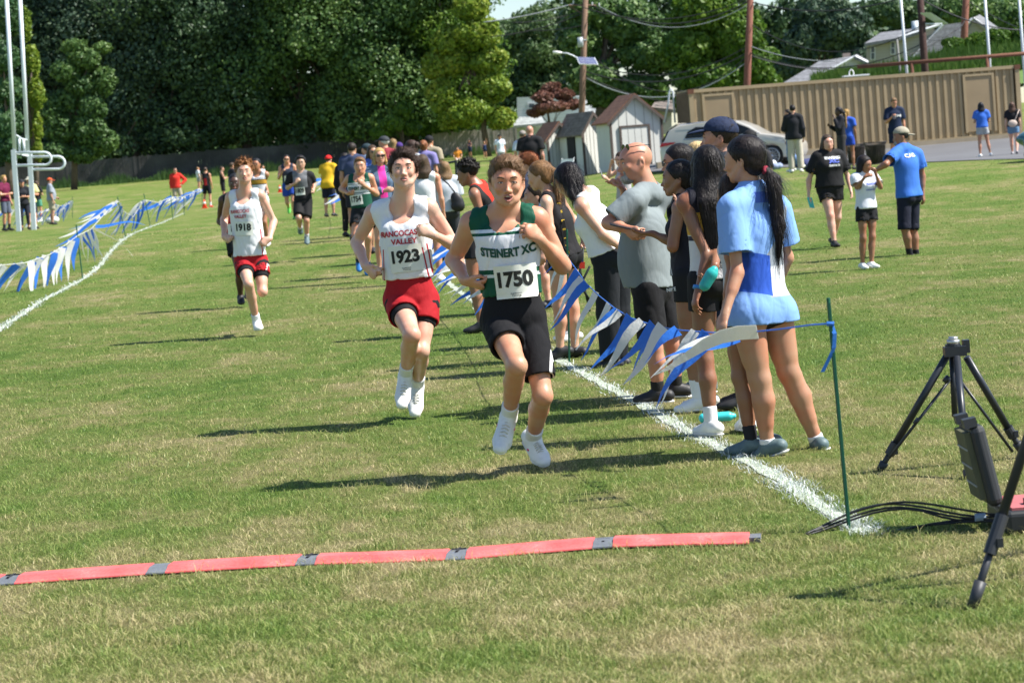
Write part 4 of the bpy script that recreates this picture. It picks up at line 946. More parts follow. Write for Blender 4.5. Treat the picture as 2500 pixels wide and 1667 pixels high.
def head_prims(S, c, l, f, u, q, mouth=0, fem=False, jaw=1.0, chub=0, h=.006):
    """q: head scale"""
    S.ell(c+(u*.030-f*.012)*q, np.array([.0745, .0930, .0840])*q, l, f, u, .02)
    S.ell(c+(u*.012+f*.030)*q, np.array([.0640, .0640, .0680])*q, l, f, u, .025)
    S.ell(c+(-u*.046+f*.026)*q, np.array([.0530*jaw+chub*.01, .0600, .0560])*q, l, f, u, .025)
    S.cap(c+(-u*.078-l*.022+f*.058)*q, c+(-u*.078+l*.022+f*.058)*q, .019*q, .019*q, .02)
    S.ell(c+(-u*.088+f*.070)*q, np.array([.019, .017, .017])*q, l, f, u, .015)
    for sg in (-1, 1):
        S.cap(c+(-u*.070+l*sg*.036+f*.045)*q, c+(-u*.03+l*sg*.058+f*.0)*q, .018*q*jaw, .019*q*jaw, .02)
        S.ell(c+(-u*.018+l*sg*.036+f*.068)*q, np.array([.020+chub*.006, .020, .022])*q, l, f, u, .018)
    S.cap(c+(u*.027-l*.030+f*.078)*q, c+(u*.027+l*.030+f*.078)*q, .0125*q, .0125*q, .014)
    for sg in (-1, 1):
        S.ell(c+(u*.008+l*sg*.030+f*.096)*q, np.array([.0175, .013, .0115])*q, l, f, u, .010, 's')
        S.ell(c+(u*.006+l*sg*.0295+f*.0775)*q, np.array([.0155, .0125, .0110])*q, l, f, u, .004)
    S.cap(c+(u*.012+f*.084)*q, c+(-u*.028+f*.101)*q, .0068*q, .0098*q, .010)
    S.ell(c+(-u*.031+f*.107)*q, np.array([.0112, .010, .0090])*q, l, f, u, .006)
    for sg in (-1, 1):
        S.ell(c+(-u*.034+l*sg*.0125+f*.094)*q, np.array([.0085, .0105, .0080])*q, l, f, u, .005)
    S.ell(c+(-u*.056+f*.078)*q, np.array([.026, .018, .020])*q, l, f, u, .012)
    if mouth:
        S.ell(c+(-u*(.058+.006*mouth)+f*.098)*q, np.array([.019, .016, .006+.0085*mouth])*q, l, f, u, .004, 's')
    for sg in (-1, 1):
        e = c+(-u*.004+l*sg*.0765-f*.010)*q
        S.ell(e, np.array([.0095, .0185, .0310])*q, l+f*-.35*sg*0-f*.0, f, u, .008)
        S.ell(e+(l*sg*.008+f*.004)*q, np.array([.006, .009, .017])*q, l, f, u, .004, 's')

def face_parts(root, c, l, f, u, q, brow=(.08, .05, .03), iris=(.06, .05, .04), lips=(.5, .22, .18), mouth=0, closed=.25, lod=0):
    em = M('eye_white', (.72, .70, .68), .25, 0); im = M('iris', iris, .2, 0); lm = M('lips', lips, .45, .1)
    bm2 = M('eyebrow', brow, .8, .2, 80); dm = M('mouth_inside', (.10, .02, .02), .5, 0); tm = M('teeth', (.7, .66, .6), .3, 0)
    for sg in (-1, 1):
        S = SDF(); o = c+(u*.006+l*sg*.0295+f*.0800)*q
        S.ell(o, np.array([.0125, .0115, .0060*(1-closed)+.0015])*q, l, f, u, .002); V, F = S.mesh(.0022*q)
        e = link('eye', mesh_np('eye', V, F, 4, True), em, root)
        S = SDF(); S.ell(o+f*.0085*q, np.array([.0052, .0040, .0052*(1-closed*.6)])*q, l, f, u, .002); V, F = S.mesh(.0018*q)
        link('iris', mesh_np('iris', V, F, 4, True), im, e)
        # upper lid line
        S = SDF(); pts = [c+(u*(.0125-.25*t*t*.02-closed*.003)+l*sg*(.0295+.0155*t)+f*(.0895-.006*t*t))*q for t in (-1, -.5, 0, .5, 1)]
        for a, b in zip(pts[:-1], pts[1:]): S.cap(a, b, .0017*q, .0017*q, .001)
        V, F = S.mesh(.0016*q); link('eyelash', mesh_np('eyelash', V, F, 4, True), bm2, root)
        S = SDF(); pts = [c+(u*(.0275+dz)+l*sg*(.016+x)+f*(.0925-.010*(x/.03)**2))*q for x, dz in ((0, 0), (.01, .003), (.02, .004), (.03, .0005))]
        for i, (a, b) in enumerate(zip(pts[:-1], pts[1:])): S.cap(a, b, (.0036, .0038, .0034)[i]*q, (.0038, .0034, .0020)[i]*q, .002)
        V, F = S.mesh(.002*q); link('eyebrow', mesh_np('eyebrow', V, F, 4, True), bm2, root)
    S = SDF(); o = .0085*mouth
    for sg in (-1, 1):
        S.cap(c+(-u*(.0555-.2*o)+l*sg*.021+f*.0865)*q, c+(-u*(.0515-.2*o)+l*sg*.006+f*.0975)*q, .0024*q, .0045*q, .004)
        S.cap(c+(-u*(.0575+1.0*o)+l*sg*.020+f*.0865)*q, c+(-u*(.0630+2.0*o)+l*sg*.004+f*(.0955-.002*mouth))*q, .0026*q, .0052*q, .004)
    V, F = S.mesh(.0022*q); link('lips', mesh_np('lips', V, F, 4, True), lm, root)
    if mouth:
        S = SDF(); S.ell(c+(-u*(.0575+.9*o)+f*.0855)*q, np.array([.0185, .010, .003+.0095*mouth])*q, l, f, u, .002); V, F = S.mesh(.0022*q)
        mo = link('mouth', mesh_np('mouth', V, F, 4, True), dm, root)
        S = SDF(); S.ell(c+(-u*(.0550)+f*.0905)*q, np.array([.0135, .0075, .0032])*q, l, f, u, .002); V, F = S.mesh(.002*q)
        link('teeth', mesh_np('teeth', V, F, 4, True), tm, mo)

def strands(S_V, S_F, n, ln, wd, flow, seed, lift=.35, sel=None):
    """extra hair strips rising off the hair volume"""
    r = np.random.default_rng(seed); N = vnormals(S_V, S_F); k = r.integers(0, len(S_V), n) if sel is None else r.choice(np.nonzero(sel(S_V, N))[0], n); p0 = S_V[k]; nn = N[k]
    fl = flow(p0) if callable(flow) else np.tile(flow, (n, 1)); t = fl-nn*(fl*nn).sum(1)[:, None]; t /= np.linalg.norm(t, axis=1)[:, None]+1e-6
    j = r.normal(0, .25 if lift > .3 else .10, (n, 3)); d = t+nn*lift*r.uniform(.2, 1, n)[:, None]+j; d /= np.linalg.norm(d, axis=1)[:, None]
    L = (ln*r.uniform(.5, 1.3, n))[:, None]; sd = np.cross(d, nn); sd /= np.linalg.norm(sd, axis=1)[:, None]+1e-6; w = wd*sd
    p1 = p0+d*L*.4+r.normal(0, .08, (n, 3))*L; d2 = d*.75+t*.3-nn*.25*lift; p2 = p1+d2*L*.35+np.array([0, 0, -.02])*L
    p3 = p2+(d2+np.array([0, 0, -.25]))*L*.3
    b = p0-nn*.004
    V = np.stack([b-w, b+w, p1-w, p1+w, p2-w*.8, p2+w*.8, p3], 1).reshape(-1, 3); i = np.arange(n)*7
    F3 = np.concatenate([np.stack(q, -1) for q in ((i, i+1, i+3), (i, i+3, i+2), (i+2, i+3, i+5), (i+2, i+5, i+4), (i+4, i+5, i+6))])
    return V, F3

def hair_obj(root, kind, col, c, l, f, u, q, J, h, seed=0, length=.3, tie=None, rough=.42, nst=None):
    S = SDF(); N3 = np.array
    if kind == 'short':
        S.ell(c+(u*.036-f*.016)*q, N3([.082, .100, .090])*q, l, f, u, .01)
        S.plane(c+(u*.080+f*.076)*q, f*.80-u*.60); S.plane(c+(-u*.012+f*.012)*q, f*.55-u*.84)
        S.plane(c+(-u*.055-f*.05)*q, -u)
    elif kind == 'swept':      # floppy top, combed back off the forehead
        S.ell(c+(u*.038-f*.018)*q, N3([.083, .102, .090])*q, l, f, u, .01)
        S.ell(c+(u*.092+f*.026)*q, N3([.062, .062, .034])*q, l, f, u, .03)
        if length < .5:
            for sg in (-1, 1): S.ell(c+(u*.036+l*sg*.068-f*.002)*q, N3([.022, .050, .046])*q, l, f, u, .02)
        S.plane(c+(u*.082+f*.076)*q, f*.84-u*.54); S.plane(c+(-u*.012+f*.006)*q, f*.5-u*.86)
        S.plane(c+(-u*.06-f*.05)*q, -u)
    elif kind in ('curly', 'afro'):
        r = np.random.default_rng(seed+5); g = 1.0 if kind == 'curly' else 1.06
        S.ell(c+(u*.040-f*.020)*q, N3([.086, .100, .088])*q*g, l, f, u, .01)
        S.plane(c+(u*.055+f*.070)*q, f*.82-u*.57); S.plane(c+(-u*.000+f*.004)*q, f*.5-u*.86)
        for i in range(150 if h < .009 else (70 if h < .016 else 25)):
            a = r.uniform(-math.pi, math.pi); z = r.uniform(-.12, 1); rr = math.sqrt(max(0, 1-z*z))
            d = l*math.cos(a)*rr+f*math.sin(a)*rr+u*z
            if np.dot(d, f) > .80 and z < .62: continue
            if z < .22 and np.dot(d, f) > .1: continue
            p = c+(u*.040-f*.018)*q+(l*np.dot(d, l)*.092+f*np.dot(d, f)*.104+u*np.dot(d, u)*.098)*q*g*r.uniform(.97, 1.1)
            S.ell(p, N3([1, 1, 1])*r.uniform(.010, .019)*q, k=.005)
    elif kind in ('long', 'pony', 'bun', 'bob'):
        S.ell(c+(u*.034-f*.016)*q, N3([.086, .104, .094])*q, l, f, u, .01)
        S.ell(c+(-u*.020-f*.050)*q, N3([.074, .056, .070])*q, l, f, u, .02)
        S.plane(c+(u*.066+f*.068)*q, f*.80-u*.60); S.plane(c+(-u*.018+f*.018)*q, f*.86-u*.5)
        if kind in ('pony', 'bun'): S.plane(c+(-u*.085-f*.03)*q, -u)
        if kind in ('long', 'bob'):
            bk = -frame_from(J['sL']-J['sR'], J['nk']-J['pe'])[1]
            dn = np.array([0, 0, -1.0]); r = np.random.default_rng(seed)
            for t in np.linspace(-1, 1, 9):
                cl = unit(J['sL']-J['sR']); st = c+(l*t*.066-f*(.062-.03*t*t)+u*(-.0))*q
                m = st+dn*.13*q+bk*.035*q*(1-.4*t*t)+l*t*.02*q
                if length > .22:
                    m2_ = J['nk']+bk*.100*q*(1-.25*t*t)+cl*t*.085*q-np.array([0, 0, .05]); e = m2_+dn*max(length-.30, .02)*r.uniform(.90, 1.04)+cl*(-t*.02)+bk*.012+np.array([r.normal(0, .006), 0, 0])
                    S.cap(m, m2_, .036*q, .034*q, .02, .75, bk); S.cap(m2_, e, .034*q, .014*q, .02, .7, bk)
                else: e = m+dn*max(length-.13, .02)*r.uniform(.86, 1.06)+l*t*.012+bk*.01; S.cap(m, e, .035*q, .016*q, .02, .7, bk)
                S.cap(st, m, .034*q, .036*q, .02, .75, bk)
            for sg in (-1, 1):
                st = c+(u*.02+l*sg*.074+f*.018)*q; m = c+(-u*.075+l*sg*.080+f*.012)*q
                S.cap(st, m, .020*q, .024*q, .02, .7, l)
                if kind == 'long' and length > .28: S.cap(m, m+dn*.14*q-f*.01+l*sg*.004, .022*q, .012*q, .02)
    elif kind == 'bald': return None
    if kind != 'curly' and kind != 'afro' and h < .016: S.wrinkle(.0028*q, 11, seed+3, (1, 1, .35), 1)
    V, F = S.mesh(min(h, .0075) if kind in ('curly', 'afro') else h)
    if not len(V): return None
    V = V.astype(float)
    if h < .012 and len(V):
        n = nst or 1500
        if kind in ('curly', 'afro'): X, T = strands(V, F, n, .035*q, .0009, u, seed, 1.3)
        elif kind == 'swept':
            X, T = strands(V, F, n, (.040 if length < .5 else .028)*q, .0010, -f*.6+u*.45+l*.5, seed, .45 if length < .5 else .22)
            fs = lambda V_, N_: (((V_-c)@u > .035*q) & ((V_-c)@f > .045*q) & ((V_-c)@u < .105*q)) | (np.arange(len(V_)) == 0)
            X2, T2 = strands(V, F, 420, .026*q, .0011, f*.2-u*.8+l*.35, seed+1, .25, fs)
            fs2 = lambda V_, N_: ((np.abs((V_-c)@l) > .060*q) & ((V_-c)@u < .03*q)) | (np.arange(len(V_)) == 0)
            X3, T3 = strands(V, F, 260, .018*q, .0009, -u+f*.2, seed+2, .12, fs2)
            T = np.concatenate([T, T2+len(X), T3+len(X)+len(X2)]); X = np.concatenate([X, X2, X3])
        elif kind == 'short': X, T = strands(V, F, n, .026*q, .0009, -f*.3+u*.2+l*.3, seed, .7)
        elif kind == 'pony': X, T = strands(V, F, 500, .05*q, .0008, np.array([0, 0, -.5])-f, seed, .08)
        else: X, T = strands(V, F, int(n*1.1), .10*q, .0009, np.array([0, 0, -1.])-f*.3, seed, .10)
        Vall = np.concatenate([V, X]); Fl = np.concatenate([F.ravel(), T.ravel()+len(V)]); cnt = np.concatenate([np.full(len(F), 4), np.full(len(T), 3)])
        me = mesh_np('hair', Vall, Fl, cnt, True)
    else: me = mesh_np('hair', V, F, 4, True)
    ho = link('hair', me, hairmat(col, rough), root)
    if kind in ('pony', 'bun'):
        S = SDF(); st = c+(u*(.012 if tie is None else tie)-f*.108)*q
        if kind == 'bun': S.ell(st+(u*.02-f*.01)*q, N3([.042, .036, .042])*q, l, f, u); S.wrinkle(.003, 14, seed)
        else:
            dn = np.array([0, 0, -1.0]); p = st; m = st+(-f*.035+dn*.05)*q; e = m+dn*length*.55-f*.01; e2 = e+dn*length*.4+f*.01
            S.cap(p, m, .024*q, .036*q, .015); S.cap(m, e, .036*q, .034*q, .02); S.cap(e, e2, .034*q, .010*q, .02)
            if h < .016: S.wrinkle(.003*q, 10, seed, (1, 1, .3), 1)
        V, F = S.mesh(h); V = V.astype(float)
        if len(V):
            if h < .012:
                X, T = strands(V, F, 700, .12*q, .0009, np.array([0, 0, -1.]), seed, .15)
                me = mesh_np('ponytail', np.concatenate([V, X]), np.concatenate([F.ravel(), T.ravel()+len(V)]), np.concatenate([np.full(len(F), 4), np.full(len(T), 3)]), True)
            else: me = mesh_np('ponytail', V, F, 4, True)
            link('ponytail' if kind == 'pony' else 'hair_bun', me, hairmat(col, rough), ho)
    return ho

def cap_obj(root, kind, col, c, l, f, u, q, h, brimdir=None, col2=None):
    S = SDF(); b = f if brimdir is None else unit(brimdir)
    if kind == 'cap':
        S.ell(c+(u*.045-f*.012)*q, np.array([.090, .108, .088])*q, l, f, u, .01); S.plane(c+(u*.040)*q, -u+f*.12)
        if h < .012: S.wrinkle(.0018, 9, 4, (1, 1, 1), 1)
        V, F = S.mesh(min(h, .012)); o = link('cap', mesh_np('cap', V, F, 4, True), cloth(col), root)
        S = SDF(); S.ell(c+(u*.046)*q+b*.118*q, np.array([.062, .075, .012])*q, np.cross(u, b), b-u*.18, u+b*.18, .01)
        V, F = S.mesh(min(h*.7, .007)); link('cap_brim', mesh_np('cap_brim', V, F, 4, True), cloth(col2 or col), o)
    elif kind == 'bucket':
        S.ell(c+(u*.045-f*.01)*q, np.array([.092, .108, .085])*q, l, f, u, .01); S.plane(c+(u*.03)*q, -u)
        S.ell(c+(u*.036-f*.01)*q, np.array([.150, .165, .016])*q, l, f, u, .02)
        V, F = S.mesh(min(h, .012)); o = link('sun_hat', mesh_np('sun_hat', V, F, 4, True), cloth(col), root)
    return o

def glasses(root, c, l, f, u, q, up=0, tint=(.01, .01, .012), frame=(.01, .01, .01), clear=False, tilt=0):
    mb = MB(); f2 = unit(f+u*tilt); c = c+(u*up-f*(.62*up))*q
    lens = MB()
    for sg in (-1, 1):
        o = c+(u*.008+l*sg*.032+f*.100)*q
        pts = [o+(l*math.cos(a)*.026+u*math.sin(a)*.017)*q for a in np.linspace(0, 2*math.pi, 15)]
        mb.tube(pts, .0024*q, 5, False)
        lens.prism(pts[:-1], f2*.002*q)
        mb.tube([o+l*sg*.026*q, c+(u*.010+l*sg*.080+f*.045)*q, c+(u*.004+l*sg*.084-f*.02)*q], .0023*q, 5)
    mb.tube([c+(u*.012-l*.008+f*.104)*q, c+(u*.012+l*.008+f*.104)*q], .002*q, 5)
    o = mb.build('glasses' if clear else 'sunglasses', M('glasses_frame', frame, .3, 0), root, smooth=True)
    if clear:
        m, nt, bs = newmat('clear_lens'); bs.inputs['Transmission Weight'].default_value = 1; bs.inputs['Roughness'].default_value = .02; bs.inputs['IOR'].default_value = 1.05
    else: m = M('dark_lens', tint, .08, 0)
    lens.build('lens', m, o)

# ---- text meshes (built-in font)
_tc = {}
def text_mesh(s, bold=.02, sx=1.0, spacing=1.0):
    key = (s, bold, sx, spacing)
    if key in _tc: return _tc[key]
    cu = bpy.data.curves.new('t', 'FONT'); cu.body = s; cu.align_x = 'CENTER'; cu.align_y = 'CENTER'; cu.offset = bold; cu.resolution_u = 3; cu.space_character = spacing
    o = bpy.data.objects.new('t', cu); COL.objects.link(o)
    dg = bpy.context.evaluated_depsgraph_get(); me = bpy.data.meshes.new_from_object(o.evaluated_get(dg))
    bm = bmesh.new(); bm.from_mesh(me); bmesh.ops.remove_doubles(bm, verts=bm.verts, dist=1e-5); bmesh.ops.triangulate(bm, faces=bm.faces)
    bmesh.ops.subdivide_edges(bm, edges=[e for e in bm.edges if e.calc_length() > .18], cuts=1)
    bmesh.ops.triangulate(bm, faces=bm.faces)
    V = np.array([v.co[:] for v in bm.verts]); F = np.array([[v.index for v in f_.verts] for f_ in bm.faces]); bm.free()
    bpy.data.objects.remove(o, do_unlink=True); bpy.data.meshes.remove(me); bpy.data.curves.remove(cu)
    V[:, 0] -= (V[:, 0].min()+V[:, 0].max())/2; V[:, 1] -= (V[:, 1].min()+V[:, 1].max())/2
    V[:, 0] *= sx; _tc[key] = (V, F); return V, F
PRE_TEXT = []
def decal(root, bvh, s, cpos, xd, yd, nd_, height, mat, name='lettering', bold=.02, sx=1.0, off=.004, rot=0, arc=0, width=None):
    """project text set at cpos with axes xd (reading) and yd (up) back onto a surface along -nd_"""
    V, F = text_mesh(s, bold, sx); hh = V[:, 1].max()-V[:, 1].min(); k = height/hh
    W = V[:, :2]*k
    if width: W[:, 0] *= width/(W[:, 0].max()-W[:, 0].min())
    if arc: W[:, 1] += arc*(W[:, 0]**2)
    ca, sa = math.cos(rot), math.sin(rot); W = np.stack([W[:, 0]*ca-W[:, 1]*sa, W[:, 0]*sa+W[:, 1]*ca], -1)
    return project(root, bvh, W, F, cpos, xd, yd, nd_, mat, name, off)
def project(root, bvh, W, F, cpos, xd, yd, nd_, mat, name, off, smooth_fit=False):
    out = []; miss = []
    for i, (a, b) in enumerate(W):
        p = np.asarray(cpos)+xd*a+yd*b+nd_*.3
        hit = bvh.ray_cast(Vector(p), Vector(-nd_), .7)
        if hit[0] is None: out.append(None); miss.append(i)
        else: out.append(np.array(hit[0])+nd_*off)
    ok = [o for o in out if o is not None]
    if not ok: return None
    md_ = np.median([np.dot(o-np.asarray(cpos), nd_) for o in ok])
    for i in miss: a, b = W[i]; out[i] = np.asarray(cpos)+xd*a+yd*b+nd_*md_
    out = np.array(out)
    dep = (out-np.asarray(cpos))@nd_
    if smooth_fit:
        A = np.stack([np.ones(len(W)), W[:, 0], W[:, 1], W[:, 0]**2, W[:, 1]**2, W[:, 0]*W[:, 1]], -1)
        cf = np.linalg.lstsq(A, dep, rcond=None)[0]; fit = A@cf; res = dep-fit
        nd2 = fit+np.maximum(res*.6, 0)+.004; out = out+np.outer(nd2-dep, nd_)
    return link(name, mesh_np(name, out, F, F.shape[1], smooth_fit), mat, root)
def bib(root, bvh, num, cpos, xd, yd, nd_, w=.21, h=.185, rot=0, small='Lexicon\nTiming', nh=.085, nw=.175):
    ca, sa = math.cos(rot), math.sin(rot); x2 = xd*ca+yd*sa; y2 = -xd*sa+yd*ca
    nx, ny = 14, 12; W = np.array([((i/nx-.5)*w, (j/ny-.5)*h) for i in range(nx+1) for j in range(ny+1)])
    W += 0; F = np.array([(i*(ny+1)+j, (i+1)*(ny+1)+j, (i+1)*(ny+1)+j+1, i*(ny+1)+j+1) for i in range(nx) for j in range(ny)])
    b = project(root, bvh, W, F, cpos, x2, y2, nd_, M('bib_paper', (.74, .75, .68), .55, .04, 30), 'race_bib', .006, True)
    V = np.array([v.co[:] for v in b.data.vertices])+wloc(root); b2 = BVHTree.FromPolygons([tuple(v) for v in V], [tuple(int(i) for i in q) for q in F])
    ink = M('bib_ink', (.012, .014, .012), .6, 0)
    t = decal(root, b2, num, np.asarray(cpos)+y2*.012, x2, y2, nd_, nh, ink, 'bib_number', .045, .7, .0022, width=nw)
    t.parent = b
    if small:
        t = decal(root, b2, small, np.asarray(cpos)-y2*h*.39, x2, y2, nd_, h*.13, ink, 'bib_print', .01, 1, .0022, width=w*.26); t.parent = b
    S = .0
    return b
ARM = {  # elbow, wrist offsets from the shoulder: out, forward, up
 'down': ((.04, -.02, -.29), (.05, .05, -.54)), 'hips': ((.20, -.10, -.22), (.03, .05, -.40)), 'phone': ((.05, .04, -.29), (-.06, .27, -.17)),
 'fold': ((.07, .06, -.28), (-.17, .22, -.27)), 'clap': ((.04, .10, -.26), (-.11, .32, -.16)), 'runF': ((.07, .05, -.28), (-.06, .26, -.12)),
 'runB': ((.11, -.20, -.21), (.07, .03, -.33)), 'up': ((.07, .08, .24), (.0, .10, .50)), 'face': ((.04, .14, -.24), (-.05, .20, .03)), 'face2': ((.10, .18, -.10), (-.02, .16, .12)),
 'fwd': ((.04, .27, -.10), (-.02, .53, -.05)), 'back': ((.05, -.12, -.26), (-.08, -.12, -.48)), 'low': ((.04, .06, -.29), (.0, .24, -.42)), 'thigh': ((.10, .08, -.26), (.05, .30, -.42))}
LEG = {  # knee, ankle, toe-from-ankle: out, forward, up
 'stand': ((.02, .02, -.43), (.03, -.03, -.835), (.03, .175, -.06)), 'wF': ((.0, .16, -.40), (.0, .24, -.80), (.0, .175, -.04)), 'wB': ((.0, .0, -.43), (.0, -.26, -.775), (.0, .15, -.10)),
 'rF': ((.0, .30, -.30), (-.02, .16, -.68), (.0, .16, -.09)), 'rB': ((.0, -.03, -.43), (.0, -.42, -.55), (.0, .02, -.185)), 'rS': ((.0, .12, -.41), (.0, .0, -.80), (.0, .175, -.06)),
 'sit': ((.06, .40, -.02), (-.10, .30, -.04), (-.05, .16, -.02)), 'kneel': ((.03, .16, -.36), (.02, -.24, -.44), (0, -.10, -.06)), 'chair': ((.04, .42, -.02), (.03, .40, -.42), (0, .17, -.05)),
 'apart': ((.06, .03, -.43), (.12, .0, -.82), (.06, .165, -.06)), 'cross': ((-.05, .06, -.42), (-.10, .06, -.83), (.03, .165, -.06))}
def template(x, y, z0, H, yaw, arms, legs, lean=0, side=0):
    s = H/1.75; a = R(yaw); f = np.array([math.sin(a), -math.cos(a), 0.]); l = np.array([math.cos(a), math.sin(a), 0.]); u = np.array([0, 0, 1.])
    o = np.array([x, y, z0])
    lg = {k: LEG[v] if isinstance(v, str) else v for k, v in zip('LR', legs)}
    ph = -min(lg['L'][1][2]+0*lg['L'][2][2], lg['R'][1][2])+.085
    if legs[0] in ('sit',): ph = .10
    if legs[0] == 'kneel': ph = .52
    pe = o+u*(ph+.03)*s
    def up(v):  # upper body point in pelvis coordinates (out, fwd, up)
        q = l*v[0]+f*v[1]+u*v[2]
        if lean: q = rot_about(q, l, -R(-lean))
        if side: q = rot_about(q, f, R(side))
        return pe+q*s
    J = dict(pe=pe, ch=up((0, .0, .33)), nk=up((0, -.01, .515)), hd=up((0, .025, .665)), sL=up((.180, -.005, .465)), sR=up((-.180, -.005, .465)))
    for k, sg in (('L', 1), ('R', -1)):
        J['h'+k] = pe+(l*sg*.088-u*.03)*s
        kn, an, to = lg[k]
        J['k'+k] = J['h'+k]+(l*sg*kn[0]+f*kn[1]+u*kn[2])*s; J['a'+k] = J['h'+k]+(l*sg*an[0]+f*an[1]+u*an[2])*s
        J['t'+k] = J['a'+k]+(l*sg*to[0]+f*to[1]+u*to[2])*s
    for k, sg, am in (('L', 1, arms[0]), ('R', -1, arms[1])):
        e, w = ARM[am] if isinstance(am, str) else am
        def q(v):
            r_ = l*sg*v[0]+f*v[1]+u*v[2]
            if lean: r_ = rot_about(r_, l, -R(-lean*.5))
            return r_*s
        J['e'+k] = J['s'+k]+q(e); J['w'+k] = J['s'+k]+q(w)
    return J
CLEARTOP = 0
def make_person(label, J, s, sp, h, group=None, face=0):
    w = sp.get('w', 1.0); fem = sp.get('fem', False); l, f, u = frame_from(J['sL']-J['sR'], J['nk']-J['pe'])
    pl, pf, pu = frame_from(J['hL']-J['hR'], J['ch']-J['pe'])
    pe, ch, nk, hd = J['pe'], J['ch'], J['nk'], J['hd']
    gx, gy = float(pe[0]), float(pe[1]); root = empty('person', (gx, gy, float(terr(gx, gy))), label, 'person', group)
    q = sp.get('q', .5+.5*s); yaw, pit, rol = sp.get('head', (0, 0, 0)); hl, hf, hu = head_frame(yaw, pit, rol)
    hw = (1.06 if fem else 1.0)
    wl = 1+(w-1)*.65; wsh = sp.get('ws', 1.0)
    def torso(S, i, kk=.03, arms=True, low=True):
        S.ell(pe-pu*.01*s, np.array([.152*w*hw, .104*w, .11])*s+i, pl, pf, pu, kk)
        if fem or w > 1.05:
            for sg in (-1, 1): S.ell(pe+(pl*sg*.07*w-pf*.055*w-pu*.035)*s, np.array([.082, .075, .085])*s*wl+i, pl, pf, pu, kk)
        S.cap(pe+pu*.03*s, ch, .122*w*s*(.93 if fem else 1)+i, .136*w*s*(.94 if fem else 1)+i, kk, .72, f)
        S.ell(ch+(u*.01)*s, np.array([.150*w*(.93 if fem else 1), .104*w, .14])*s+i, l, f, u, kk)
        if fem:
            for sg in (-1, 1): S.ell(ch+(l*sg*.066+f*.070-u*.005)*s*w, np.array([.062, .058, .060])*s*w+i*.6, l, f, u, .035)
        else:
            for sg in (-1, 1): S.ell(ch+(l*sg*.070+f*.060+u*.045)*s*w, np.array([.068, .038, .058])*s*w+i*.6, l, f, u, .035)
        if sp.get('belly'): b = sp['belly']; S.ell(lerp(pe, ch, .50)+f*.045*s, np.array([.15*w, .10+.04*b, .22])*s+i, l, f, u, .06)
        if i > 0: S.ell(nk-u*.025*s, np.array([.072, .068, .052])*s*wl+i, l, f, u, kk)
        for k in 'LR':
            S.cap(nk+u*.012*s, lerp(J['s'+k], nk, .12), .046*s*wl+i*.8, .050*s*wl+i*.8, kk)
            S.cap(nk+unit(hd-nk)*.058*s, lerp(nk, J['s'+k], .62)+u*.008*s, .038*s*wl*sp.get('neck', 1)+i*.8, .040*s*wl+i*.8, kk)
            S.cap(lerp(J['s'+k], nk, .25), lerp(J['s'+k], ch, .35), .055*s*wl+i*.8, .05*s+i*.8, kk)
    # ---------------- body: one continuous surface
    B = SDF(); torso(B, 0)
    B.cap(nk-u*.02*s, hd+(-hu*.055-hf*.018)*q, .058*q*wl*(.86 if fem else 1.04)*sp.get('neck', 1), .052*q*wl*(.88 if fem else 1.04)*sp.get('neck', 1), .025)
    head_prims(B, hd, hl, hf, hu, q, face and sp.get('mouth', 0), fem, sp.get('jaw', 1), sp.get('chub', 0), h)
    for k, sg in (('L', 1), ('R', -1)):
        S_, E, W = J['s'+k], J['e'+k], J['w'+k]
        ma = sp.get('arm', 1.0)*wl*(.88 if fem else 1)
        ua = unit(E-S_); B.ell(S_+ua*.012*s, np.array([.052, .052, .058])*s*ma, k=.03)
        limb(B, S_, E, .047*s*ma, .0365*s*ma, (.45, .043*s*ma, f*.006*s))
        limb(B, E, W, .0375*s*ma, .0255*s*(.9 if fem else 1), (.25, .041*s*ma, 0))
        hdv = J.get('d'+k); hdv = unit(W-E) if hdv is None else hdv
        pn = J.get('p'+k); pn = (-l*sg if pn is None else pn)
        hand_prims(B, W, E, s*(.92 if fem else 1), sg, J.get('c'+k, .5), hdv, pn, h)
        H_, K_, A_ = J['h'+k], J['k'+k], J['a'+k]; ml = sp.get('leg', 1.0)*wl
        th = unit(K_-H_); kb = unit((H_+A_)/2-K_) if np.linalg.norm((H_+A_)/2-K_) > .02 else -pf
        fwd = -kb if np.dot(kb, pf) < 0 else pf
        limb(B, H_-th*.02, K_, .084*s*ml*hw, .052*s*ml, (.42, .074*s*ml, fwd*.010*s), .03)
        B.ell(K_+fwd*.008*s, np.array([.0405, .040, .046])*s*ml, k=.03)
        limb(B, K_, A_, .048*s*ml, .0345*s*(1+(ml-1)*.4), None, .02)
        sh = unit(A_-K_); side_ = np.cross(sh, fwd); bk = unit(np.cross(sh, side_)); bk = bk if np.dot(bk, fwd) < 0 else -bk
        B.cap(lerp(K_, A_, .10)+bk*.012*s, lerp(K_, A_, .36)+bk*.016*s, .045*s*ml, .0465*s*ml, .03); B.cap(lerp(K_, A_, .36)+bk*.016*s, lerp(K_, A_, .66)+bk*.006*s, .046*s*ml, .034*s*ml, .03)
        B.cap(A_, lerp(A_, J['t'+k], .22), .031*s, .022*s, .02) if sp.get('shoe') is not None else B.cap(A_, lerp(A_, J['t'+k], .8), .033*s, .026*s, .02)
    V, F = B.mesh(h); V = relax(V.astype(float), F, 1, .3)
    body = link('body', mesh_np('body', V, F, 4, True), skin(sp['skin']), root)
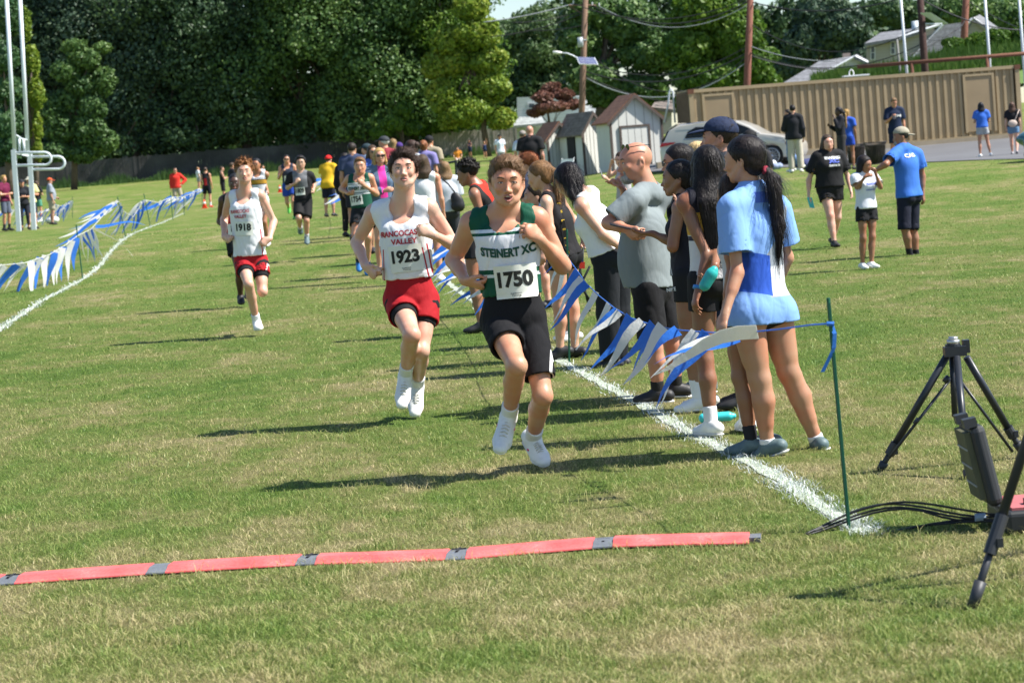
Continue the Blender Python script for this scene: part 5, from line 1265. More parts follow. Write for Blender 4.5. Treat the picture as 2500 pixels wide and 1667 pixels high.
    if face == 2: face_parts(root, hd, hl, hf, hu, q, sp.get('brow', (.05, .03, .02)), sp.get('iris', (.05, .04, .03)), sp.get('lips', (.42, .17, .14)), sp.get('mouth', 0), sp.get('closed', .25))
    elif face == 1:
        for sg in (-1, 1):
            S = SDF(); S.ell(hd+(hu*.006+hl*sg*.030+hf*.084)*q, np.array([.014, .012, .006])*q, hl, hf, hu, .003)
            S.cap(hd+(hu*.027+hl*sg*.017+hf*.092)*q, hd+(hu*.027+hl*sg*.045+hf*.080)*q, .004*q, .003*q, .002); vv, ff = S.mesh(.0035); link('eye', mesh_np('eye', vv, ff, 4, True), M('eye_far', (.045, .03, .025), .4, 0), root)
        S = SDF(); S.ell(hd+(-hu*.058+hf*.092)*q, np.array([.022, .010, .008+.008*sp.get('mouth', 0)])*q, hl, hf, hu, .003); vv, ff = S.mesh(.0035); link('lips', mesh_np('lips', vv, ff, 4, True), M('lips_far', tuple(np.array(sp['skin'])*np.array([.62, .38, .36])), .5, 0), root)
    def garment(name, S, mat, hh, par=None, rel=1):
        V, F = S.mesh(hh)
        if not len(V): return None
        V = relax(V.astype(float), F, rel, .4)
        d = V-pe; tc = np.stack([d@l, d@u, d@f], -1)
        return link(name, mesh_np(name, V, F, 4, True, {'tc': ('FLOAT_VECTOR', tc)}), mat, par or root), V, F
    out = {'root': root, 'body': body, 'fr': (l, f, u), 'J': J, 's': s}
    det = h < .016
    # ---------------- bottoms
    bt = sp.get('bottom')
    if bt:
        kind, mat, ln = bt[:3]; fl = bt[3] if len(bt) > 3 else .02; S = SDF(); i = .008*s
        S.ell(pe-pu*.01*s, np.array([.156*w*hw, .108*w, .115])*s+i, pl, pf, pu, .03)
        if fem or w > 1.05:
            for sg in (-1, 1): S.ell(pe+(pl*sg*.07*w-pf*.055*w-pu*.035)*s, np.array([.082, .075, .085])*s*wl+i, pl, pf, pu, .03)
        S.cap(pe+pu*.0, pe+pu*.14*s, .140*w*s+i, .128*w*s+i, .03, .74, pf)
        for k in 'LR':
            H_, K_, A_ = J['h'+k], J['k'+k], J['a'+k]; ml = sp.get('leg', 1.0)*wl
            if kind in ('shorts', 'pants'):
                lk = ln[0 if k == 'L' else 1] if hasattr(ln, '__len__') else ln; t = min(lk, 1.0); S.cap(H_-unit(K_-H_)*.02, lerp(H_, K_, t), (.088*ml*hw)*s+i, (.088*(1-t)+.056*t)*ml*s+i+fl, .012, cutb=(t < .999))
                if lk > 1: S.cap(K_, lerp(K_, A_, lk-1), .056*ml*s+i+fl, (.056*(2-lk)+.036*(lk-1))*ml*s+i+fl*1.3, .02, cutb=True)
            if kind == 'shorts' and det:
                r1 = (.088*(1-t)+.056*t)*ml*s+i+fl-.012; S.cap(lerp(H_, K_, t-.16), lerp(H_, K_, t+.15), r1*.93, r1, .004, op='s')
        S.plane(pe+pu*.12*s, pu)
        if det: S.wrinkle(.0034 if fl > .010 else .0015, 2.6, hash(label) % 97, (1, 1, .6), 1)
        g = garment('shorts' if kind == 'shorts' else 'trousers', S, mat, h)
        if g: out['bottom'] = g
        if sp.get('under'):
            S = SDF()
            for k in 'LR': H_, K_ = J['h'+k], J['k'+k]; S.cap(lerp(H_, K_, .1), lerp(H_, K_, sp['under']), .09*s*wl+.004, .070*s*wl+.005, cutb=True)
            garment('undershorts', S, cloth((.012, .012, .014)), h)
    tp = sp.get('top')
    if tp:
        kind, mat, hem = tp[:3]; loose = tp[3] if len(tp) > 3 else .012; S = SDF(); i = .009*s+loose*.35
        torso(S, i if kind in ('tee', 'long') else .0075*s, .035)
        S.cap(ch-u*.05*s, pe+u*(hem-.01)*s, (.130*w*hw)*s+i+loose*.3, (.136*w*hw)*s+i+loose*.7, .05, .76, f)
        if sp.get('belly'): S.ell(lerp(pe, ch, .50)+f*.045*s, np.array([.15*w, .10+.04*sp['belly'], .24])*s+i+.004, l, f, u, .06)
        for k in 'LR':
            if kind == 'tee': t = sp.get('slv', .62); S.cap(J['s'+k], lerp(J['s'+k], J['e'+k], t), .058*s*wl+i, .051*s*wl+i+loose*.75, .03, cutb=True); (S.cap(lerp(J['s'+k], J['e'+k], t-.15), lerp(J['s'+k], J['e'+k], t+.15), .044*s*wl+i+loose*.35, .044*s*wl+i+loose*.60, .004, op='s') if det else None)
            if kind == 'long': S.cap(J['s'+k], J['e'+k], .056*s*wl+i, .046*s*wl+i+loose*.5, .03); S.cap(J['e'+k], lerp(J['e'+k], J['w'+k], .94), .046*s*wl+i+loose*.5, .032*s+i+.006, .02, cutb=True)
        if hem < -.03:
            for k in 'LR': S.cap(J['h'+k], lerp(J['h'+k], J['k'+k], .22), (.088*sp.get('leg', 1.0)*wl*hw)*s+i+.003, (.084*sp.get('leg', 1.0)*wl*hw)*s+i+.003, .04)
        S.plane(pe+u*hem*s, -u)
        # neck opening
        if kind in ('tee', 'long'):
            S.ell(nk+u*.043*s+f*.016*s, np.array([.068, .068, .046])*s*(1+(wl-1)*.5), l, f, u, .01, 's')
        else:
            nd_ = sp.get('scoop', .085)
            S.ell(nk+u*.022*s+f*.075*s-u*nd_*.25*s, np.array([.082, .085, nd_+.012])*s, l, f, u, .008, 's')
            S.ell(nk+u*.050*s-f*.01*s, np.array([.080, .085, .052])*s, l, f, u, .008, 's')
            for k, sg in (('L', 1), ('R', -1)):
                o_ = sp.get('armhole', .040); c_ = J['s'+k]+l*sg*(.038)*s
                S.cap(c_+u*.06*s, c_-u*.075*s-l*sg*.0*s, o_*1.28*s+.010, o_*s+.010, .006, 1.6, f, op='s')
        S.plane(nk+u*.075*s, u)
        if det: S.wrinkle(sp.get('wr', .0035), 2.3, (hash(label)+5) % 89, (1, 1, .55), 1)
        if sp.get('trim'):
            T = SDF(); c0 = nk+u*.022*s+f*.075*s-u*nd_*.25*s
        g = garment(sp.get('topname', {'singlet': 'running_singlet', 'tank': 'tank_top', 'tee': 't_shirt', 'long': 'long_sleeve_shirt'}[kind]), S, mat, h)
        out['top'] = g
        if g and h < .03: out['bvh'] = BVHTree.FromPolygons([tuple(v) for v in g[1]], [tuple(int(x) for x in q_) for q_ in g[2]])
    # ---------------- feet
    for k in 'LR':
        K_, A_, T_ = J['k'+k], J['a'+k], J['t'+k]; shin = unit(K_-A_)
        d0 = unit(T_-A_); n0 = unit(shin-d0*np.dot(shin, d0)); base = A_-n0*.060*s; d1 = unit(T_-base); n1 = unit(np.cross(np.cross(d1, n0), d1)); sd_ = np.cross(d1, n1)
        Lf = max(np.linalg.norm(T_-base), .16*s)
        if sp.get('sock'):
            cs, tt = sp['sock']; S = SDF(); S.cap(A_-shin*.02, A_+shin*tt*s, .041*s, .043*s+.002*0+.03*tt*s*.3, .01, cutb=True)
            V, F = S.mesh(min(h, .010)); link('sock', mesh_np('sock', V, F, 4, True), cloth(cs, heather=.04), root)
        if sp.get('shoe') is not None:
            S = SDF(); hl_ = base-d1*.048*s+n1*.012*s; bl = base+d1*(Lf*.62)+n1*.004*s; tt = T_-d1*.035*s+n1*.006*s
            S.cap(hl_+n1*.012*s, bl, .036*s, .045*s, .02, .80, n1); S.cap(bl, tt, .045*s, .037*s, .02, .70, n1)
            S.cap(hl_+n1*.02*s, A_-n0*.012*s, .036*s, .041*s, .02); S.cap(A_-n0*.015*s+d1*.02*s, base+d1*Lf*.45+n1*.018*s, .038*s, .034*s, .03)
            S.plane(base-n1*.022*s, -n1)
            V, F = S.mesh(min(h, .009)); so = link('shoe', mesh_np('shoe', V, F, 4, True), sp['shoe'], root)
            if sp.get('sole') and h < .02:
                S = SDF(); S.cap(hl_-n1*.016*s-d1*.002, bl-n1*.010*s, .039*s, .0475*s, .02, .5, n1); S.cap(bl-n1*.010*s, tt-n1*.008*s, .0475*s, .038*s, .02, .5, n1); S.plane(base-n1*.028*s, -n1); S.plane(base-n1*.004*s, n1)
                V, F = S.mesh(min(h, .007)); link('sole', mesh_np('sole', V, F, 4, True), sp['sole'], so)
            if sp.get('accent') and h < .009:
                for sg in (-1, 1):
                    S = SDF(); S.ell(base+d1*Lf*.30+n1*.020*s+sd_*sg*.040*s, np.array([.024, .0075, .009])*s, unit(d1+n1*.35), sd_, unit(n1-d1*.35)); V, F = S.mesh(.003); link('shoe_stripe', mesh_np('shoe_stripe', V, F, 4, True), sp['accent'], so)
            if sp.get('lace') and h < .009:
                mb = MB()
                for j in range(6):
                    t = j/5; c_ = lerp(A_-n0*.012*s+d1*.055*s, base+d1*Lf*.66+n1*.030*s, t); c_ = c_+n1*(.012+.008*math.sin(t*3.1))*s
                    mb.tube([c_-sd_*.019*s-n1*.006, c_+n1*.006, c_+sd_*.019*s-n1*.006], .0032*s, 5)
                mb.build('shoelace', sp['lace'], so, smooth=True)
    if sp.get('beard'):
        S = SDF(); c = hd; S.ell(c+(-hu*.083+hf*.058)*q, np.array([.044, .044, .034])*q, hl, hf, hu, .02); S.cap(c+(-hu*.047-hl*.022+hf*.082)*q, c+(-hu*.047+hl*.022+hf*.082)*q, .008*q, .008*q, .01)
        for sg in (-1, 1): S.cap(c+(-hu*.060+hl*sg*.046+hf*.030)*q, c+(-hu*.010+hl*sg*.066-hf*.002)*q, .018*q, .012*q, .02)
        for sg in (-1, 1): S.cap(c+(-hu*.047+hl*sg*.024+hf*.080)*q, c+(-hu*.080+hl*sg*.024+hf*.072)*q, .008*q, .010*q, .01)
        S.ell(c+(-hu*.0565+hf*.095)*q, np.array([.017, .02, .007])*q, hl, hf, hu, .004, 's')
        V, F = S.mesh(min(h, .006)); V = V.astype(float); X, T = strands(V, F, 900 if h < .012 else 10, .010, .0007, -hu, 3, .8)
        link('beard', mesh_np('beard', np.concatenate([V, X]), np.concatenate([F.ravel(), T.ravel()+len(V)]), np.concatenate([np.full(len(F), 4), np.full(len(T), 3)]), True), hairmat(sp['beard'], .7), root)
    # ---------------- hair, hats, glasses
    if sp.get('hair'):
        hk = sp['hair']; hair_obj(root, hk[0], hk[1], hd, hl, hf, hu, q, J, min(h, .012) if face else h, seed=hash(label) % 1000, length=hk[2] if len(hk) > 2 else .3, tie=hk[3] if len(hk) > 3 else None, rough=sp.get('hrough', .42), nst=sp.get('nst'))
    if sp.get('hat'):
        k_ = sp['hat']; cap_obj(root, k_[0], k_[1], hd, hl, hf, hu, q, h, (-hf*.97-hu*.25) if len(k_) > 2 and k_[2] == 'back' else None)
    if sp.get('glasses'): glasses(root, hd, hl, hf, hu, q, *sp['glasses'][:1], clear=(len(sp['glasses']) > 1))
    return out
def hh(d): return float(np.clip(d*.00046, .0055, .024))
import zlib
def hash(x): return zlib.crc32(str(x).encode())      # stable between runs
PEOPLE = []
def person(label, hx, ty, by=None, d=None, yaw=0, arms=('down', 'down'), legs=('stand', 'stand'), lean=0, side=0, px=None, group=None, lift=0, H=None, drop=0, **sp):
    """hx, top: head-top pixel. by: pixel row where the feet meet the ground (or d: distance)."""
    if d is None:
        bx = hx+.0787*(by-ty); g = G(bx, by); d = float(g[1])
    p = P(hx, ty, d); gz = float(terr(p[0], d)); Hh = p[2]-gz
    lower = 0
    if H is None:
        H = Hh
        if legs[0] in ('rF', 'rB', 'rS') or legs[1] in ('rF', 'rB', 'rS'): H = Hh*1.04
        if legs[0] == 'sit': H = Hh/.50
        if legs[0] == 'kneel': H = Hh/.76
        if abs(lean) > 18: H = Hh/(.47+.53*math.cos(R(lean)))
    s = H/1.75; hh_ = hh(d)
    J = template(p[0], d, gz+lift, H, yaw, arms, legs, lean, side)
    # keep the head under its pixel
    hy = J['hd']; sh = p-(hy+np.array([0, 0, .115*s])); sh[1] = 0; sh[2] = 0 if not sp.get('snapz') else sh[2]
    ov = px or {}
    if not sp.get('noshift'):
        for k in J: J[k] = J[k]+sh
    for k, v in ov.items():
        J[k] = P(v[0], v[1], d+v[2]) if k[0] not in 'cdp' or k in ('pe', 'ch') else (np.array(v, float) if hasattr(v, '__len__') else v)
    sp.setdefault('head', (yaw, 0, 0)); PEOPLE.append((label, round(d, 1), round(H, 2)))
    return make_person(label, J, s, sp, hh_, group, sp.pop('face', 0))
# ================================================= PEOPLE
WHT = (.74, .75, .78); BLK = (.014, .014, .016); NAVY = (.015, .022, .05); SKL = (.53, .285, .180); SKP = (.62, .385, .285); SKT = (.43, .235, .145); SKB = (.27, .135, .078); SKD = (.075, .040, .028)
def shoe_m(name, col, v=.1): return M(name, col, .55, v, 40, .001)
WSH = shoe_m('white_shoe', (.78, .78, .76)); BSH = shoe_m('black_shoe', (.02, .02, .022)); GSH = shoe_m('grey_shoe', (.10, .15, .16), .3)
LACE = M('lace', (.62, .60, .54), .8, .2, 60); SOLEW = M('white_sole', (.7, .7, .68), .6, .1)
GREEN = (.006, .075, .042)
# --- runner in front, green and white singlet
sing = cloth(GREEN, [dict(v=(.275, .405), c=(.72, .72, .76), slope=0), dict(v=(.408, .416), c=GREEN), dict(v=(.420, .437), c=(.68, .72, .74)), dict(v=(.405, .418), c=GREEN),
     dict(v=(.235, .275), c=(.72, .72, .76)), dict(v=(.216, .231), c=(.006, .07, .04)), dict(v=(.196, .212), c=(.62, .66, .66))], .62)
pA = dict(hd=(1237, 447, -.06), nk=(1234, 524, 0), ch=(1240, 605, -.02), pe=(1253, 768, 0), sR=(1150, 545, .04), sL=(1312, 534, -.02), eR=(1108, 634, .20), wR=(1136, 686, -.02),
     eL=(1374, 650, .10), wL=(1318, 584, -.12), hR=(1216, 790, .02), hL=(1292, 786, .0), kR=(1262, 893, -.34), aR=(1243, 1010, .0), tR=(1218, 1106, -.15), kL=(1325, 966, -.16), aL=(1301, 1068, .16), tL=(1332, 1136, .02),
     dL=(-.62, -.45, .62), pL=(-.55, .62, -.1), cL=1.15, dR=(.75, -.35, -.30), pR=(.15, .35, .6), cR=(.75, 1.0, 1.1, 1.2))
A = person('teenage runner out in front in green and white singlet with race number 1750', 1237, 368, d=12.0, H=1.76, px=pA, yaw=0, noshift=True, face=2, group='runners in the race',
     skin=SKL, head=(2, -3, -2), q=1.09, mouth=.8, closed=.55, jaw=1.0, brow=(.10, .055, .03), hair=('swept', (.165, .095, .050), .6), nst=2600, top=('singlet', sing, .10, .004), scoop=.085, armhole=.034, bottom=('shorts', cloth((.012, .012, .014), [dict(au=(.186, .197), v=(-.5, .2), c=(.7, .7, .7))], .9), (.76, .52), .016),
     sock=((.74, .74, .76), .085), shoe=WSH, sole=SOLEW, lace=LACE, accent=M('pink_stripe', (.65, .05, .16), .5, 0), leg=.92, arm=1.06, wr=.007)
l, f, u = A['fr']; rt = A['root']; rv = A['bvh']
f2 = unit(f)
decal(rt, rv, 'STEINERT XC', P(1250, 614, 12), l, u, f2, .046, M('green_print', (.008, .06, .04), .6, 0), 'lettering', .05, .75, .005, rot=R(1.5), arc=1.0, width=.275)
bib(rt, rv, '1750', P(1269, 683, 12), l, u, f2, .205, .165, R(1.5), nh=.082, nw=.172)
# trim of the neckline, drawstring
def ring_on(root, bvh, c, l, f, u, rx, ry, mat, name, rad=.005, a0=-200, a1=20, n=36, off=.002):
    pts = []
    for a in np.linspace(R(a0), R(a1), n):
        p = c+l*math.cos(a)*rx+u*math.sin(a)*ry; hit = bvh.ray_cast(Vector(p+f*.3), Vector(-f), .6)
        if hit[0] is not None: pts.append(np.array(hit[0])+f*off)
    if len(pts) > 3:
        mb = MB(); mb.tube(pts, rad, 6); mb.build(name, mat, root, smooth=True)
TRIM = M('trim_white', (.78, .78, .80), .7, 0)
# --- second runner, white singlet 1923
w1923 = cloth(WHT, [dict(au=(.150, .158), v=(.02, .30), vs=.10, c=(.42, .02, .035)), dict(au=(.166, .173), v=(.02, .32), vs=.06, c=(.42, .02, .035)), dict(au=(.181, .187), v=(.02, .30), vs=.02, c=(.42, .02, .035))], .62)
pB = dict(hd=(986, 419, -.06), nk=(985, 506, 0), ch=(990, 585, -.02), pe=(1001, 722, 0), sR=(911, 519, .05), sL=(1048, 506, -.02), eR=(871, 592, .20), wR=(892, 650, -.03),
     eL=(1112, 601, .05), wL=(1059, 574, -.20), hR=(973, 738, 0), hL=(1037, 736, 0), kR=(1006, 818, -.36), aR=(990, 912, .0), tR=(980, 998, -.12), kL=(1028, 856, -.16), aL=(1019, 938, .22), tL=(1013, 1018, .10),
     dL=(-.75, -.35, .45), pL=(-.35, .75, -.1), cL=1.15, dR=(.45, -.40, -.55), pR=(.8, .3, .1), cR=1.25)
RED = (.36, .012, .018)
B_ = person('tall runner in white singlet and red shorts with race number 1923', 985, 363, d=14.9, H=1.78, px=pB, yaw=0, noshift=True, face=2, group='runners in the race',
     skin=SKP, head=(1, 9, -2), q=1.06, mouth=.25, closed=.45, jaw=.93, neck=1.10, brow=(.05, .03, .02), hair=('swept', (.050, .029, .020)), nst=2600, top=('singlet', w1923, .105, .014), scoop=.092, armhole=.030, bottom=('shorts', cloth(RED, [dict(au=(.186, .194), v=(-.5, .2), c=(.7, .7, .7))], .8), (.42, .40), .018), under=.50,
     sock=((.74, .74, .76), .10), shoe=WSH, sole=M('sole_blush', (.6, .5, .48), .6, .1), lace=LACE, arm=.95, leg=.95, wr=.0075)
l, f, u = B_['fr']; rt = B_['root']; rv = B_['bvh']
RDP = M('red_print', (.40, .012, .03), .6, 0)
decal(rt, rv, 'RANCOCAS', P(985, 568, 14.9), l, u, f, .036, RDP, 'lettering', .03, .85, .005, rot=R(2), width=.235)
decal(rt, rv, 'VALLEY', P(999, 586.5, 14.9), l, u, f, .034, RDP, 'lettering', .03, .85, .005, rot=R(2), width=.165)
bib(rt, rv, '1923', P(1003, 628, 14.9), l, u, f, .205, .165, R(3), nh=.082, nw=.172)
# --- third runner, 1918
pC = dict(hd=(597, 423, -.05), nk=(598, 477, 0), ch=(600, 520, -.02), pe=(611, 632, 0), sR=(562, 481, .05), sL=(636, 476, -.02), eR=(547, 535, .18), wR=(547, 580, -.02),
     eL=(668, 540, .08), wL=(658, 584, -.10), hR=(594, 642, 0), hL=(634, 640, 0), kR=(607, 694, -.34), aR=(626, 783, -.10), tR=(632, 803, -.24), kL=(641, 712, -.16), aL=(640, 700, .24), tL=(638, 722, .34),
     dL=(-.6, -.3, -.35), pL=(-.3, .9, 0), cL=1.2, dR=(.3, -.5, -.2), pR=(.7, .3, .1), cR=1.2)
C_ = person('curly red haired runner in white singlet and red shorts with race number 1918', 597, 388, d=24.6, H=1.78, px=pC, yaw=0, noshift=True, face=2, group='runners in the race',
     skin=SKP, head=(4, 6, 0), q=1.05, mouth=.2, jaw=.95, neck=1.05, brow=(.2, .1, .05), hair=('curly', (.20, .085, .030)), top=('singlet', cloth(WHT, [dict(u=(.150, .158), v=(.0, .30), c=(.42, .02, .035))], .62), .03, .020), scoop=.085, armhole=.032, bottom=('shorts', cloth(RED, [dict(au=(.186, .194), v=(-.5, .2), c=(.7, .7, .7))], .8), .42, .020), under=.55,
     sock=((.74, .74, .76), .085), shoe=WSH, sole=SOLEW, arm=.92, leg=.92, wr=.0075)
l, f, u = C_['fr']; rt = C_['root']; rv = C_['bvh']
decal(rt, rv, 'RANCOCAS', P(595, 515, 24.6), l, u, f, .036, RDP, 'lettering', .03, .85, .008, rot=R(1), width=.205)
decal(rt, rv, 'VALLEY', P(597, 527.5, 24.6), l, u, f, .034, RDP, 'lettering', .03, .85, .008, rot=R(1), width=.14)
bib(rt, rv, '1918', P(605, 556.5, 24.6), l, u, f, .19, .14, R(-2), nh=.078, nw=.160, small=None)
# ---------------------------------------------------------------- spectators at the rope, nearest first
LB = (.20, .37, .74); ROY = (.03, .10, .50)
tee12 = cloth(LB, [dict(v=(-.3, .30), u=(-.5, .045), slope=1.15, c=(.34, .38, .43)), dict(v=(.04, .19), u=(-.5, .03), c=(.60, .62, .66)), dict(v=(-1, .035), c=LB), dict(v=(.035, .235), u=(.03, .5), slope=-.25, c=ROY), dict(v=(.505, .56), u=(-.06, .06), c=(.08, .16, .6)),
     dict(v=(.04, .3), u=(-.5, -.135), c=(.14, .3, .72)), dict(au=(.160, .9), v=(.24, 1), c=LB)], .8)
p12 = dict(hd=(1817, 392, 0), nk=(1838, 474, 0), ch=(1843, 565, 0), pe=(1853, 742, 0), sL=(1784, 510, -.12), sR=(1900, 512, .12), eL=(1800, 664, -.16), wL=(1770, 768, -.26), eR=(1921, 628, .18), wR=(1893, 705, .30),
     hL=(1823, 772, -.06), hR=(1893, 770, .07), kL=(1853, 918, -.06), aL=(1874, 1085, -.04), tL=(1835, 1124, .02), kR=(1925, 908, .06), aR=(1994, 1075, .10), tR=(1982, 1106, .30), cL=.5)
W12 = person('woman in pale blue tee, long dark ponytail with red tie, nearest the finish line', 1817, 336, d=11.95, H=1.6, px=p12, noshift=True, face=2, group='spectators along the pennant rope', skin=SKT, fem=True,
     head=(-118, -4, 0), q=1.0, w=.99, leg=1.16, ws=1, hair=('pony', (.014, .010, .010), .40, -.07), hrough=.3, top=('tee', tee12, -.105, .024), slv=.70, bottom=('shorts', cloth(BLK), .12, .0), sock=((.72, .72, .74), .035), shoe=GSH, sole=SOLEW, closed=.3, wr=.0035)
# red hair tie
S = SDF(); hl, hf, hu = head_frame(-118, -4); c = P(1817, 392, 11.95)
S.ell(c+hu*-.068-hf*.106, np.array([.030, .018, .028]), hl, hf, hu); S.wrinkle(.004, 16, 3); V, F = S.mesh(.004)
link('hair_tie', mesh_np('hair_tie', V, F, 4, True), M('scrunchie', (.22, .01, .03), .8, .3, 60), W12['root'])
gold = cloth((.62, .62, .64), [dict(v=(.24, .36), c=(.55, .30, .03)), dict(v=(.36, .60), c=(.02, .02, .03)), dict(v=(.21, .235), c=(.03, .03, .06))], .65)
W9 = person('girl with very long loose dark hair holding a teal bottle', 1722, 353, by=1060, yaw=-160, arms=('down', 'phone'), head=(-158, 0, 0), px=dict(eL=(1728, 628, -.12), wL=(1704, 712, -.16), eR=(1752, 606, -.05), wR=(1745, 652, -.26), dR=(-.55, -.1, -.8), pR=(-.5, .6, .3), cR=.9), face=0, group='spectators along the pennant rope', skin=SKB, fem=True,
     w=.95, hair=('long', (.012, .009, .009), .60), hrough=.35, top=('tank', gold, .0, .012), bottom=('shorts', cloth(BLK), .38, .01), sock=((.72, .72, .74), .10), shoe=WSH, sole=SOLEW)
bd = MB(); w_ = W9['J']['wL']; e_ = W9['J']['eL']; bd.tube([w_+(e_-w_)*.06, w_+(e_-w_)*.15], .034, 12); bd.build('wristband', M('blue_band', (.05, .25, .6), .5), W9['root'], smooth=True)
p8 = dict(eL=(1642, 604, -.16), wL=(1650, 526, -.12), eR=(1652, 596, .0), wR=(1592, 570, .02), dL=(.25, 0, 1), pL=(-1, 0, .2), cL=.35, cR=.3, dR=(-1, 0, .05), pR=(.1, .2, .9))
zeb = cloth((.012, .012, .02), [dict(u=(.02, .4), v=(.02+.0, .18), c=(.012, .012, .02))]+[dict(u=(.02, .4), v=(.03+i*.030, .043+i*.030), slope=1.2, c=(.62, .62, .66)) for i in range(4)], .65)
W8 = person('girl clapping, dark hair tied back, black running kit with white slashes', 1652, 390, by=1002, yaw=-105, arms=('face', 'clap'), head=(-98, 0, 0), px=p8, face=2, group='spectators along the pennant rope', skin=SKB, fem=True, w=.95,
     hair=('pony', (.012, .009, .009), .18, -.04), hrough=.3, top=('tank', zeb, .0, .008), bottom=('shorts', cloth(BLK), .36, .006), sock=((.74, .74, .76), .15), shoe=WSH, sole=SOLEW)
l, f, u = W8['fr']; b_v, b_f = W8['bottom'][1], W8['bottom'][2]
bv = BVHTree.FromPolygons([tuple(v) for v in b_v], [tuple(int(x) for x in q) for q in b_f])
nn_ = unit([-.1, -1, 0]); decal(W8['root'], bv, 'NIKE', P(1640, 704, W8['J']['pe'][1]), unit([1, 0, .08]), np.array([-.08, 0, 1.]), nn_, .022, M('white_print', (.7, .7, .7), .6, 0), 'lettering', .03, .9, .004, width=.055)
W7 = person('person in black with dark rimmed glasses standing behind the clapping girl', 1652, 350, by=962, yaw=-95, arms=('fold', 'fold'), head=(-88, -4, 0), face=2, group='spectators along the pennant rope', skin=SKT, fem=True, w=.96,
     hair=('pony', (.014, .011, .010), .22, -.03), hrough=.3, glasses=((0), 'clear'), top=('tank', cloth((.012, .014, .03)), .0, .01), bottom=('shorts', cloth(BLK), .42, .01), sock=((.05, .05, .06), .06), shoe=GSH, sole=SOLEW)
gt = cloth((.205, .240, .250), [dict(u=(-.20, -.09), v=(.36, .40), w=(-.3, 0), c=(.55, .36, .05))], .85)
p5 = dict(hd=(1551, 397, 0), nk=(1585, 470, .02), ch=(1577, 565, 0), pe=(1590, 700, 0), sL=(1543, 492, -.17), sR=(1617, 482, .16), eL=(1487, 545, -.20), wL=(1531, 560, -.30), eR=(1520, 545, .22), wR=(1524, 470, .10),
     hL=(1580, 712, -.08), hR=(1612, 710, .09), kL=(1595, 842, -.08), aL=(1606, 955, -.06), tL=(1545, 978, -.04), kR=(1640, 836, .10), aR=(1651, 942, .12), tR=(1596, 962, .12), dR=(-.35, 0, .9), pR=(-.9, .1, -.3), cR=.9, cL=.8)
W5 = person('bald man with grey goatee in grey green tee and black shorts, sunglasses pushed up', 1551, 346, d=14.9, H=1.68, px=p5, noshift=True, head=(-72, -4, 0), face=2, group='spectators along the pennant rope', skin=(.50, .255, .165), w=1.05, belly=.55, q=1.08, jaw=1.12, chub=1.3, neck=1.08,
     hair=('bald', (.1, .1, .1)), beard=(.30, .28, .26), brow=(.10, .07, .05), top=('tee', gt, -.005, .018), slv=.80, bottom=('shorts', cloth(BLK), .86, .03), sock=((.02, .02, .02), .07), shoe=BSH, sole=SOLEW, wr=.0028, closed=.35, glasses=(.085,))
l, f, u = W5['fr']
p4 = dict(hd=(1388, 440, 0), nk=(1428, 480, 0), ch=(1452, 540, 0), pe=(1484, 622, 0), sL=(1420, 505, -.16), sR=(1446, 474, .15), eL=(1474, 574, -.20), wL=(1512, 602, -.18), eR=(1440, 560, .18), wR=(1495, 598, .15),
     hL=(1480, 638, -.08), hR=(1508, 634, .09), kL=(1484, 765, -.05), aL=(1490, 880, -.02), tL=(1450, 897, -.02), kR=(1510, 762, .10), aR=(1508, 876, .12), tR=(1468, 892, .12))
W4 = person('woman in white tank top and black trousers leaning forward over the rope', 1388, 405, by=899, H=1.62, px=p4, noshift=True, head=(-112, -34, 0), face=2, group='spectators along the pennant rope', skin=(.56, .34, .24), fem=True, w=1.14, q=1.03,
     hair=('bob', (.012, .009, .010), .14), hrough=.28, top=('tank', cloth((.72, .73, .75)), .03, .014), bottom=('pants', cloth((.016, .018, .022), rough=.9), 1.97, .024), shoe=BSH, wr=.005)
p2 = dict(hd=(1318, 430, 0), nk=(1344, 478, 0), ch=(1362, 535, 0), pe=(1378, 618, 0), sL=(1334, 496, -.14), sR=(1366, 488, .14), eL=(1345, 560, -.2), wL=(1330, 610, -.26), eR=(1400, 536, .24), wR=(1424, 580, .14),
     hL=(1364, 632, -.08), hR=(1388, 630, .08), kL=(1364, 745, -.05), aL=(1368, 852, -.03), tL=(1340, 872, -.02), kR=(1398, 745, .05), aR=(1404, 852, .06), tR=(1376, 870, .10))
W2 = person('girl in black tank top with light brown ponytail and yellow lettered lanyard', 1318, 398, by=878, H=1.6, px=p2, noshift=True, head=(-105, -12, 0), face=2, group='spectators along the pennant rope', skin=(.58, .36, .25), fem=True, w=.95,
     hair=('pony', (.20, .105, .045), .26, .03), top=('tank', cloth((.016, .015, .017)), -.03, .01), bottom=('shorts', cloth(BLK), .25, .0), shoe=BSH)
